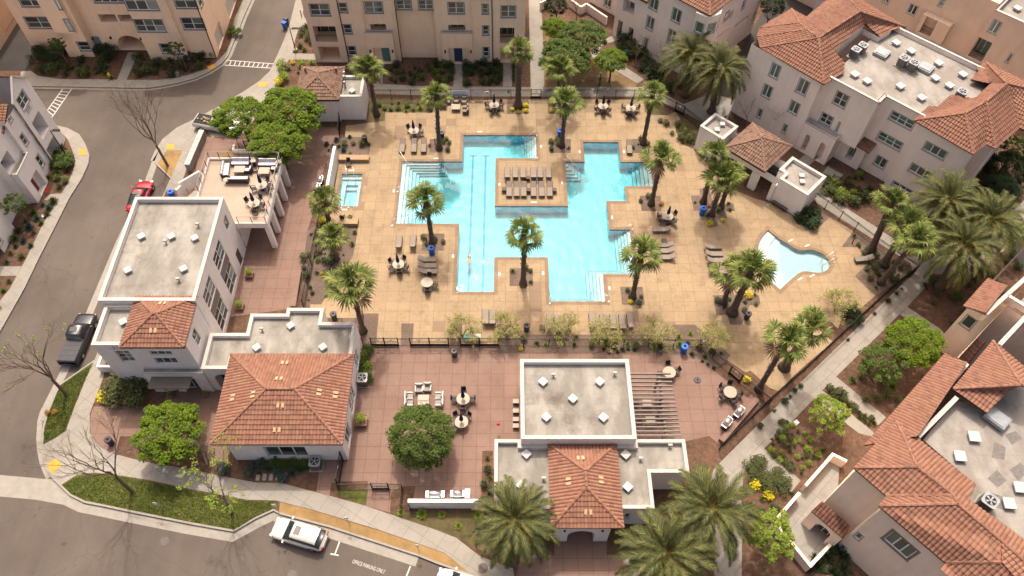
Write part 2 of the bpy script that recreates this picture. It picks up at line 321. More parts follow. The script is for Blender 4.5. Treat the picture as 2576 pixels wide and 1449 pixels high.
for q in [
 [(935,210),(1060,217),(1288,219),(1335,219),(1330,0),(1328,-60),(1362,-60),(1361,0),(1365,70),(1369,219),(1640,219),(1660,232),(1720,262),(1800,305),(1900,370),(1990,430),(2048,474),(2107,510),(2210,575),(2300,636),(2345,690),(2327,724),(2282,772),(2104,947),(2047,1004),(1967,1087),(1932,1119),(1888,1160),(1870,1192),(1866,1260),(1866,1480),(1796,1480),(1800,1300),(1766,1232),(1800,1175),(1835,1140),(1888,1087),(1932,1044),(1972,1002),(2007,969),(2257,727),(2298,690),(2290,662),(2037,500),(1980,455),(1900,395),(1800,325),(1700,272),(1632,243),(1288,243),(1170,243),(935,236)],
 [(1140,218),(1163,218),(1165,157),(1143,157)],[(948,212),(962,212),(966,160),(944,160)],[(1265,218),(1288,218),(1288,157),(1266,157)],
 [(1483,140),(1603,210),(1620,200),(1613,195),(1560,160),(1520,140),(1505,128),(1518,112),(1560,100),(1545,90),(1518,96),(1500,112)],
 [(2264,792),(2282,772),(2367,829),(2380,845),(2360,850)],[(2079,969),(2104,948),(2229,1050),(2209,1070)],[(2047,1003),(2069,983),(2197,1087),(2200,1100),(2160,1090)],
 [(1895,1105),(2014,1209),(1990,1239),(1865,1140)],[(1723,1245),(1768,1245),(1775,1290),(1720,1290)],[(1568,1397),(1645,1412),(1608,1450),(1700,1470),(1600,1480)],
 [(2507,575),(2580,500),(2640,480),(2640,560),(2576,590),(2450,690),(2345,690),(2300,660),(2400,620)],[(2300,650),(2345,690),(2300,690)],
 [(1600,0),(1640,0),(1640,-20),(1600,-20)],[(2082,418),(2122,440),(2075,478),(2050,462)],[(2040,375),(2060,395),(2030,420),(2010,402)]]: cp.sheet(GP(q), .016)
struct('path', cp, 'concrete_path')
pk = ZMB()
for q in [
 [(500,345),(640,345),(740,320),(858,320),(852,345),(835,360),(816,420),(791,525),(774,580),(761,680),(748,775),(560,800),(480,600)],
 [(905,890),(915,869),(1255,869),(1255,889),(1740,889),(1795,932),(1880,1002),(1890,993),(1915,1017),(1810,1119),(1783,1097),(1720,1112),(1500,1180),(1240,1180),(1240,1134),(1213,1135),(1210,1255),(1040,1255),(1045,1223),(1012,1223),(984,1240),(981,1290),(921,1273),(925,1237),(925,1210),(850,1212),(834,1216),(829,1247),(796,1237),(804,1180),(800,1100)],
 [(226,1070),(230,1035),(237,1023),(412,1023),(420,985),(560,965),(575,1167),(520,1170),(500,1120),(340,1098),(302,1098),(290,1142),(255,1127),(230,1094)],
 [(1394,1320),(1526,1320),(1526,1395),(1560,1397),(1612,1452),(1620,1500),(1290,1500),(1310,1397),(1394,1397)]]: pk.sheet(GP(q), .020)
struct('paved_court', pk, 'pink_paving')
K = [(870,316),(968,305),(970,283),(1088,284),(1092,256),(1275,250),(1275,287),(1330,287),(1330,250),(1378,250),(1378,287),(1402,287),(1402,250),(1620,251),(1622,282),(1642,290),(1680,290),(1698,281),(1712,300),(1698,310),(1700,328),(1713,362),(1745,375),(1760,395),(1850,480),(1900,500),(1950,515),(1990,540),(2007,565),(2052,577),(2088,547),(2147,581),(2117,622),(2157,622),(2175,655),(2189,657),(2150,695),(2175,720),(2202,744),(2152,787),(2117,800),(2108,827),(2080,800),(2060,830),(2095,860),(2022,922),(1992,950),(1960,985),(1935,975),(1888,933),(1875,937),(1828,905),(1838,894),(1748,817),(1690,817),(1690,842),(1303,842),(1303,816),(1251,816),(1251,868),(1160,868),(1160,815),(1133,815),(1131,868),(1038,868),(1041,814),(1010,814),(1008,868),(946,868),(953,789),(915,789),(905,800),(780,800),(780,766),(808,766),(888,645),(899,587),(901,553),(822,552),(841,482),(851,400),(929,389),(931,365),(920,345),(868,345)]
B7 = [(1738,492),(1762,492),(1759,475),(1784,475),(1790,500),(1800,512),(1845,512),(1849,531),(1826,531),(1829,550),(1804,550),(1806,570),(1781,570),(1777,550),(1773,531),(1745,531)]
BEDS = [[(1081,350),(1130,350),(1132,384),(1081,384)],[(1064,588),(1118,588),(1116,631),(1060,631)],[(1282,675),(1340,675),(1341,720),(1282,720)],[(1384,350),(1436,350),(1436,385),(1385,385)],[(1590,350),(1630,350),(1635,386),(1592,385)],[(1609,493),(1662,493),(1664,531),(1614,531)],B7,[(1560,722),(1616,722),(1622,767),(1565,767)],[(1817,722),(1842,722),(1846,743),(1909,743),(1913,767),(1886,768),(1875,792),(1867,817),(1837,817),(1829,792),(1802,793),(1793,743),(1820,743)]]
dk = MB(); dk.sheet(GP(K), .024, HOLES); struct('pool_deck', dk, 'pool_deck')
gv = ZMB()
for q in BEDS: gv.sheet(GP(q), .030)
for q in [[(915,789),(953,789),(946,868),(915,868)],[(1010,814),(1041,814),(1038,868),(1008,868)],[(1133,815),(1160,815),(1160,868),(1131,868)],[(1251,816),(1303,816),(1303,842),(1690,842),(1690,817),(1748,817),(1838,894),(1828,905),(1795,932),(1740,889),(1255,889)],[(1275,250),(1330,250),(1330,287),(1275,287)],[(1378,250),(1402,250),(1402,287),(1378,287)],[(820,362),(868,345),(920,345),(931,365),(929,389),(851,400),(835,420),(816,420)],[(774,580),(822,552),(901,553),(899,587),(888,645),(808,766),(764,775),(761,680)],[(863,787),(890,787),(893,812),(863,812)],[(2147,581),(2200,615),(2300,690),(2202,744),(2175,720),(2150,695),(2189,657),(2175,655),(2157,622),(2117,622)],[(2052,577),(2088,547),(2070,530),(2007,540)]]: gv.sheet(GP(q), .008)
struct('gravel_bed', gv, 'gravel')
cpg = MB()
for h, wdt in ((POOL, .38), (SPA, .3), (WADE, .4)):
    if area(h) < 0: h = h[::-1]
    cpg.sheet(offs(h, -wdt), .034, [h])
    for i in range(len(h)):
        a = h[i]; b = h[(i+1) % len(h)]; cpg.face([(a[0], a[1], -.05), (b[0], b[1], -.05), (b[0], b[1], .034), (a[0], a[1], .034)])
struct('pool_coping', cpg, 'pool_coping')
gr = ZMB()
for q in [[(235,912),(217,950),(187,1025),(165,1085),(140,1102),(108,1119),(109,1087),(121,1039),(141,989),(152,968)],[(155,1221),(195,1196),(240,1191),(310,1199),(380,1211),(512,1239),(622,1259),(694,1261),(700,1275),(688,1283),(644,1302),(590,1334),(480,1315),(330,1285),(254,1269),(214,1260),(178,1243)]]: gr.sheet(GP(q), .008)
gr.sheet(GP([(852,1232),(925,1232),(921,1270),(850,1245)]), .008)
struct('lawn', gr, 'lawn')
wg = ZMB()
for q in [[(930,247),(1092,256),(1088,284),(970,283),(968,305),(925,300)],[(1600,290),(1700,281),(1712,300),(1698,310),(1700,328),(1713,362),(1757,375),(1780,330),(1700,284)],[(1520,1290),(1700,1250),(1700,1449),(1560,1449)],[(1240,1320),(1388,1320),(1388,1395),(1240,1395)],[(984,1290),(1300,1290),(1300,1430),(1148,1353)],[(1621,251),(1660,251),(1680,288),(1642,290),(1622,282)]]: wg.sheet(GP(q), .006)
struct('scrub_ground', wg, 'weedy_ground')
dl = MB(); dl.sheet(GP([(1366,70),(1420,100),(1483,140),(1603,212),(1598,219),(1369,219)]), .006)
struct('dry_lawn', dl, 'dry_lawn')
dg = ZMB(); dg.sheet(GP([(704,1263),(786,1284),(951,1334),(1119,1392),(1184,1444),(1101,1417),(1054,1398),(829,1325),(702,1290)]), .008)
dg.sheet(GP([(422,378),(460,378),(430,447),(394,415)]), .008); dg.sheet(GP([(552,385),(590,370),(610,385),(590,420),(560,410)]), .024)
struct('granite_strip', dg, 'decomposed_granite')
ad = ZMB()
for q in [[(-60,110),(0,125),(54,42),(85,90),(112,125),(92,152),(68,177),(52,178),(0,178),(-60,178)],[(1905,-60),(1935,0),(2100,0),(2160,-60)],[(1935,0),(2100,0),(2000,60),(1930,110),(1860,235),(1820,250),(1770,230),(1840,170)],[(2520,600),(2640,560),(2640,700),(2560,680),(2540,640)]]: ad.sheet(GP(q), .020)
struct('driveway', ad, 'asphalt_dark')
ya_ = MB()
for q in [[(1720,262),(1790,235),(1860,255),(1830,290),(1780,310)]]: ya_.sheet(GP(q), .028)
struct('yard_slab', ya_, 'concrete_yard')
# road markings
pt = MB()
def pline(a, b, wd, z=-.146):
    a = Vector(G2(a, z)); b = Vector(G2(b, z)); d = (b-a).normalized(); n = Vector((-d.y, d.x))*wd/2; pt.sheet([tuple(a-n), tuple(b-n), tuple(b+n), tuple(a+n)], z)
def ladder(a, b, c, d, n):
    pline(a, b, .13, -.143); pline(c, d, .13, -.143)
    for i in range(1, n+1):
        t = i/(n+1); pline((a[0]+(b[0]-a[0])*t, a[1]+(b[1]-a[1])*t), (c[0]+(d[0]-c[0])*t, c[1]+(d[1]-c[1])*t), .13)
ladder(P00(632,893), P00(455,1140), P00(722,893), P00(512,1195), 8)
ladder(P00(2280,605), P10(175,642), P00(2262,655), P10(150,685), 9)
pline(T(1,3)(845,1092), T(1,3)(790,1240), .12); pline(T(1,3)(748,1225), T(1,3)(832,1242), .11, -.143)
pline(T(1,3)(1555,1347), T(1,3)(1510,1460), .12)
struct('road_marking', pt, 'road_paint')
cu = bpy.data.curves.new('txt', 'FONT'); cu.body = 'OFFICE PARKING ONLY'; cu.size = 1; cu.extrude = 0
tobj = bpy.data.objects.new('tmp', cu); COL.objects.link(tobj)
bpy.context.view_layer.update(); dg_ = bpy.context.evaluated_depsgraph_get(); TXTMESH = {}
def textmesh(body):
    cu.body = body; bpy.context.view_layer.update(); e = tobj.evaluated_get(bpy.context.evaluated_depsgraph_get()); me = e.to_mesh(); V = [v.co.copy() for v in me.vertices]; F = [tuple(p.vertices) for p in me.polygons]; e.to_mesh_clear()
    xs = [v.x for v in V]; ys = [v.y for v in V]; x0, x1, y0, y1 = min(xs), max(xs), min(ys), max(ys); return [((v.x-x0)/(x1-x0), (v.y-y0)/(y1-y0)) for v in V], F
def wtext(name, body, org, ux, uy, w_, h_, mat, parent=None):
    V, F = textmesh(body); mb = MB(); org = Vector(org); ux = Vector(ux); uy = Vector(uy); mb.idx([org+ux*(a*w_)+uy*(b_*h_) for a, b_ in V], F); return mb.build(name, mat, parent)
a = G(*T(1,3)(965,1318), -.143); b_ = G(*T(1,3)(1290,1428), -.143); d = (b_-a); L = d.length; d.normalize()
struct_o = wtext('road_lettering', 'OFFICE PARKING ONLY', a, d, Vector((-d.y, d.x, 0)), L, .32, 'road_paint'); tag(struct_o, kind='structure')
tp = MB()
for q in [[(118,1167),(143,1152),(156,1172),(130,1192)],[(198,378),(215,374),(219,388),(201,392)],[(421,363),(441,363),(438,375),(416,375)],[(650,209),(674,205),(668,219),(652,219)],[(520,168),(538,161),(542,170),(527,176)]]: tp.sheet(GP(q), .030)
struct('tactile_paving', tp, 'tactile_yellow')
# ================================================================ pools
plain('plaster', (.80, .84, .84), .6, var=.05, sc=1.5)
plain('wall_plaster', (.34, .80, .88), .6, var=.12, sc=2); plain('pool_tile', (.05, .28, .36), .3, var=.3, sc=8); plain('lane_tile', (.01, .17, .36), .4, var=.2, sc=6); plain('step_tile', (.03, .16, .22), .4)
m, nt, b = newmat('water', .03); nt.nodes.remove(b); out = [n for n in nt.nodes if n.type == 'OUTPUT_MATERIAL'][0]
tr = N(nt, 'ShaderNodeBsdfTransparent'); tr.inputs[0].default_value = (.90, .985, 1, 1); gl = N(nt, 'ShaderNodeBsdfGlossy'); gl.inputs['Roughness'].default_value = .02
fr = N(nt, 'ShaderNodeFresnel'); fr.inputs[0].default_value = 1.33; mx = N(nt, 'ShaderNodeMixShader'); nt.links.new(fr.outputs[0], mx.inputs[0]); nt.links.new(tr.outputs[0], mx.inputs[1]); nt.links.new(gl.outputs[0], mx.inputs[2]); nt.links.new(mx.outputs[0], out.inputs[0])
bp = N(nt, 'ShaderNodeBump'); bp.inputs['Distance'].default_value = .07; bp.inputs['Strength'].default_value = 1.0
mp = N(nt, 'ShaderNodeMapping'); mp.inputs['Scale'].default_value = (1, .75, 1); nt.links.new(pos(nt), mp.inputs[0])
nt.links.new(mth(nt, 'ADD', mth(nt, 'MULTIPLY', noise(nt, mp.outputs[0], 3.0, 0, .4), .22), noise(nt, mp.outputs[0], 1.05, 0)), bp.inputs['Height']); nt.links.new(bp.outputs[0], gl.inputs['Normal']); nt.links.new(bp.outputs[0], fr.inputs['Normal'])
ab = N(nt, 'ShaderNodeVolumeAbsorption'); ab.inputs[0].default_value = (.22, .90, .985, 1); ab.inputs[1].default_value = .56; nt.links.new(ab.outputs[0], out.inputs[1])
def cells(poly, steps, depth):
    xs = sorted(set([p[0] for p in poly]+[v for s_ in steps for v in (s_[0], s_[2])])); ys = sorted(set([p[1] for p in poly]+[v for s_ in steps for v in (s_[1], s_[3])]))
    def inside(x, y):
        c = False; n = len(poly)
        for i in range(n):
            a = poly[i]; b = poly[(i+1) % n]
            if (a[1] > y) != (b[1] > y) and x < (b[0]-a[0])*(y-a[1])/(b[1]-a[1])+a[0]: c = not c
        return c
    Z = {}
    for i in range(len(xs)-1):
        for j in range(len(ys)-1):
            x = (xs[i]+xs[i+1])/2; y = (ys[j]+ys[j+1])/2
            if inside(x, y): Z[i, j] = max([depth]+[s_[4] for s_ in steps if s_[0] < x < s_[2] and s_[1] < y < s_[3]])
    return xs, ys, Z
def basin(name, poly, steps, depth, lines):
    xs, ys, Z = cells(poly, steps, depth); mb = MB()
    for (i, j), z in Z.items():
        x0, x1, y0, y1 = xs[i], xs[i+1], ys[j], ys[j+1]; mb.face([(x0,y0,z),(x1,y0,z),(x1,y1,z),(x0,y1,z)])
        for di, dj, e in ((1,0,((x1,y0),(x1,y1))), (-1,0,((x0,y1),(x0,y0))), (0,1,((x1,y1),(x0,y1))), (0,-1,((x0,y0),(x1,y0)))):
            o = Z.get((i+di, j+dj)); (ax, ay), (bx, by) = e
            if o is None:
                mb.face([(ax,ay,z),(bx,by,z),(bx,by,-.14),(ax,ay,-.14)], 4); mb.face([(ax,ay,-.14),(bx,by,-.14),(bx,by,-.05),(ax,ay,-.05)], 1)
            elif o < z-1e-4:
                mb.face([(ax,ay,o),(bx,by,o),(bx,by,z),(ax,ay,z)])
                ux, uy = (-di*.045, -dj*.045); q = [(ax,ay,z+.004),(bx,by,z+.004),(bx+ux,by+uy,z+.004),(ax+ux,ay+uy,z+.004)]; mb.face(q, 3)
    for (x0, y0, x1, y1) in lines: mb.sheet([(x0,y0),(x1,y0),(x1,y1),(x0,y1)], depth+.004, (), 2)
    return struct(name, mb, ['plaster', 'pool_tile', 'lane_tile', 'step_tile', 'wall_plaster'])
ST = []
D0 = -1.25
for k in range(5):
    z = -.24-.2*k; w_ = .38*(k+1)+.1
    ST += [(-12.17,54.43,-12.17+w_,63.82,z),(-12.17,63.82-w_*.62,-7.9+.25*k,63.82,z),(-12.17,54.43,-8.2+.2*k,54.43+w_*.45,z)]      # west bay
    ST += [(3.56-.28*(k+1),64.4,3.56,68.2,z),(6.91,63.82-.36*(k+1)-.2,6.91+.36*(k+1),63.82,z),(16.84-.42*(k+1),60.03,16.84,63.82,z)]
    w_ = .34*(k+1)+.05; ST += [(13.58-w_*.95,47.63,13.58,53.64,z),(10.19-w_,47.63,13.58,47.63+w_*.7,z),(10.19-w_,44.15,10.19,47.63+w_*.7,z),(4.45,44.15,10.19,44.15+w_*.6,z)]
basin('pool_basin', POOL, ST, D0, [(-4.12,45.9,-3.88,66.1),(-2.6,45.9,-2.36,66.1),(-4.45,65.9,-3.55,66.1),(-2.93,65.9,-2.03,66.1),(-4.45,45.9,-3.55,46.1),(-2.93,45.9,-2.03,46.1)])
basin('spa_basin', SPA, [(-18.95,61.3,-16.6,61.9,-.35),(-18.95,56.9,-16.6,57.4,-.55),(-18.95,56.9,-18.4,61.9,-.55),(-17.1,56.9,-16.6,61.9,-.55),(-18.95,60.6,-16.6,61.9,-.55),(-18.4,60.0,-17.1,60.6,-.8)], -1.0, [])
# wading pool: floor slopes gently from the beach entry
mb = MB(); Wc = [G2(wc(1500, 760)), G2(wc(640, 620))]
if area(WADE) < 0: WADE = WADE[::-1]
FZ = -.44; mb.sheet(WADE, FZ)
for i in range(len(WADE)):
    a = WADE[i]; b2 = WADE[(i+1) % len(WADE)]; mb.face([(a[0],a[1],FZ),(b2[0],b2[1],FZ),(b2[0],b2[1],-.2),(a[0],a[1],-.2)]); mb.face([(a[0],a[1],-.2),(b2[0],b2[1],-.2),(b2[0],b2[1],-.045),(a[0],a[1],-.045)], 1 if i < 17 else 0)
left = [(790,1200),(700,1120),(620,1000),(540,850),(480,640),(475,480),(510,360),(570,265),(660,175)]
for k, pts in enumerate(([(740,250),(900,365),(870,560),(890,800),(960,1020),(1040,1140),(1000,1170),(880,1282)], [(740,250),(800,292),(700,430),(670,640),(720,860),(860,1050),(960,1205),(880,1282)])):
    q = GP([wc(*p) for p in pts+left]); mb.prism(q, FZ, (-.27, -.15)[k])
q = GP([wc(*p) for p in [(1680,690),(1740,700),(1790,740),(1808,810),(1790,880),(1740,930),(1700,950)]]); mb.prism(q, FZ, -.28)
struct('wading_pool_basin', mb, ['plaster', 'step_tile'])
for nm, h, zt, zb in (('pool_water', POOL, -.065, -2.0), ('spa_water', SPA, -.065, -2.0), ('wading_pool_water', WADE, -.12, -1.2)):
    mb = MB(); P = offs(h, -.02) ; mb.prism(P, zb, zt); mb.sheet(P, zb); struct(nm, mb, 'water')
# ================================================================ building materials
def stucco(name, col, var=.05):
    m, nt, b = newmat(name, .9, 0, .15); p = pos(nt)
    c = ramp(nt, noise(nt, p, .6, 5, .6), [(.3, tuple(v*(1-var) for v in col)), (.7, tuple(min(1, v*(1+var)) for v in col))])
    mp = N(nt, 'ShaderNodeMapping'); mp.inputs['Scale'].default_value = (1.5, 1.5, .12); nt.links.new(p, mp.inputs[0])
    c = mixc(nt, c, ramp(nt, noise(nt, mp.outputs[0], 1.6, 5, .7), [(.45, (1, 1, 1)), (.75, (.91, .895, .875))]), 1.0, 'MULTIPLY')
    nt.links.new(c, b.inputs['Base Color']); bump(nt, b, noise(nt, p, 30, 3), .008); return m
stucco('stucco_white', (.78, .735, .71)); stucco('stucco_cream', (.89, .665, .485)); stucco('stucco_greige', (.84, .685, .565)); stucco('stucco_ivory', (.85, .735, .655)); stucco('stucco_sand', (.64, .49, .375))
plain('trim_white', (.74, .70, .66), .7, var=.06); plain('trim_greyblue', (.17, .21, .23), .6); plain('trim_grey', (.36, .33, .31), .7); plain('panel_taupe', (.20, .17, .155), .8)  # trim_white: the wall paint, darkened in colour for caps lying in full sun
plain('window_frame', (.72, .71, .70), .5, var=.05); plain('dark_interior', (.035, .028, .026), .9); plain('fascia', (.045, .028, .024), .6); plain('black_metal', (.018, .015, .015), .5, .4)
plain('door_blue', (.03, .05, .10), .5); plain('door_teal', (.09, .20, .20), .5); plain('door_red', (.20, .03, .025), .5); plain('door_cream', (.45, .37, .30), .6)
plain('awning_metal', (.16, .14, .12), .5, .3); plain('garage_door', (.58, .55, .50), .6)
m, nt, b = newmat('glass', .08, 0, .8); g = N(nt, 'ShaderNodeNewGeometry')
c = ramp(nt, g.outputs['Random Per Island'], [(0, (.010, .010, .012)), (.3, (.02, .022, .022)), (.5, (.05, .06, .06)), (.7, (.06, .10, .09)), (.85, (.14, .19, .18)), (.95, (.32, .33, .31))]); nt.links.new(c, b.inputs['Base Color'])  # pane tones stand for blinds and for reflected sky and trees
m, nt, b = newmat('glass_reflection_tone', .08, 0, .8); g = N(nt, 'ShaderNodeNewGeometry')
c = ramp(nt, g.outputs['Random Per Island'], [(0, (.02, .026, .024)), (.3, (.05, .09, .075)), (.6, (.10, .17, .14)), (.85, (.16, .26, .22)), (1, (.07, .055, .045))]); nt.links.new(c, b.inputs['Base Color'])  # green-grey reflection of sky and trees put into the pane colour
# clay tile, one colour per tile (uv in metres)
def tilemat(name, stops, PU, PV):
    stops = [(p_, alb(name, c_)) for p_, c_ in stops]
    m, nt, b = newmat(name, .8, 0, .2); uv = N(nt, 'ShaderNodeUVMap').outputs[0]; s = N(nt, 'ShaderNodeSeparateXYZ'); nt.links.new(uv, s.inputs[0])
    cb = N(nt, 'ShaderNodeCombineXYZ'); nt.links.new(mth(nt, 'FLOOR', mth(nt, 'DIVIDE', s.outputs[0], PU)), cb.inputs[0]); nt.links.new(mth(nt, 'FLOOR', mth(nt, 'DIVIDE', mth(nt, 'ADD', s.outputs[1], .001), PV)), cb.inputs[1])
    wn = N(nt, 'ShaderNodeTexWhiteNoise'); nt.links.new(cb.outputs[0], wn.inputs['Vector'])
    k = mth(nt, 'ADD', mth(nt, 'MULTIPLY', wn.outputs['Value'], .72), mth(nt, 'MULTIPLY', noise(nt, uv, .9, 2), .3))
    c = ramp(nt, k, stops); c = mixc(nt, c, ramp(nt, noise(nt, pos(nt), 5, 5, .7), [(.35, (.92,)*3), (.65, (1.05,)*3)]), 1.0, 'MULTIPLY'); nt.links.new(c, b.inputs['Base Color']); return m
PU, PV = .30, .42
tilemat('clay_tile', [(.03, (.24, .145, .115)), (.16, (.35, .18, .13)), (.38, (.43, .21, .147)), (.56, (.46, .225, .155)), (.76, (.455, .26, .172)), (.93, (.40, .17, .128))], PU, PV)
tilemat('clay_tile_brown', [(.05, (.20, .13, .10)), (.3, (.33, .20, .15)), (.6, (.40, .26, .19)), (.9, (.45, .27, .19))], PU, PV)
tilemat('clay_tile_dark', [(.05, (.09, .05, .04)), (.4, (.16, .075, .055)), (.9, (.22, .11, .075))], PU, PV)
plain('ridge_tile', (.40, .20, .135), .8, var=.35, sc=2.2); plain('ridge_tile_brown', (.34, .21, .155), .8, var=.25, sc=2)
def roofmat(name, a_, b_, stain):
    a_, b_, stain = alb(name, a_), alb(name, b_), alb(name, stain)
    m, nt, b = newmat(name, .75, 0, .25); p = pos(nt)
    mp = N(nt, 'ShaderNodeMapping'); mp.inputs['Scale'].default_value = (1, .45, 1); nt.links.new(p, mp.inputs[0])
    c = mixc(nt, a_, b_, ramp(nt, noise(nt, mp.outputs[0], .55, 6, .62), [(.40, (0, 0, 0)), (.60, (1, 1, 1))]))
    c = mixc(nt, c, stain, mth(nt, 'MULTIPLY', ramp(nt, noise(nt, p, .28, 7, .7), [(.54, (0, 0, 0)), (.72, (1, 1, 1))]), .8))
    g_, r = grid(nt, p, 2.0, .95, .02, .3, .2); c = mixc(nt, c, tuple(v*.8 for v in a_), mth(nt, 'MULTIPLY', g_, .5)); c = mixc(nt, c, ramp(nt, r, [(0, (.96,)*3), (1, (1.04,)*3)]), 1.0, 'MULTIPLY')
    nt.links.new(c, b.inputs['Base Color']); bump(nt, b, noise(nt, p, 4, 4), .02); return m
roofmat('membrane', (.36, .335, .295), (.56, .53, .475), (.19, .15, .125)); roofmat('membrane_light', (.45, .41, .37), (.62, .58, .53), (.28, .24, .21))
plain('vent_white', (.78, .75, .72), .6, var=.04); plain('roof_patch', (.24, .22, .21), .8, var=.2, sc=5); plain('ac_body', (.16, .15, .145), .5, .5); plain('ac_top', (.50, .53, .57), .4, .5); plain('galvanised', (.42, .45, .49), .4, .6)

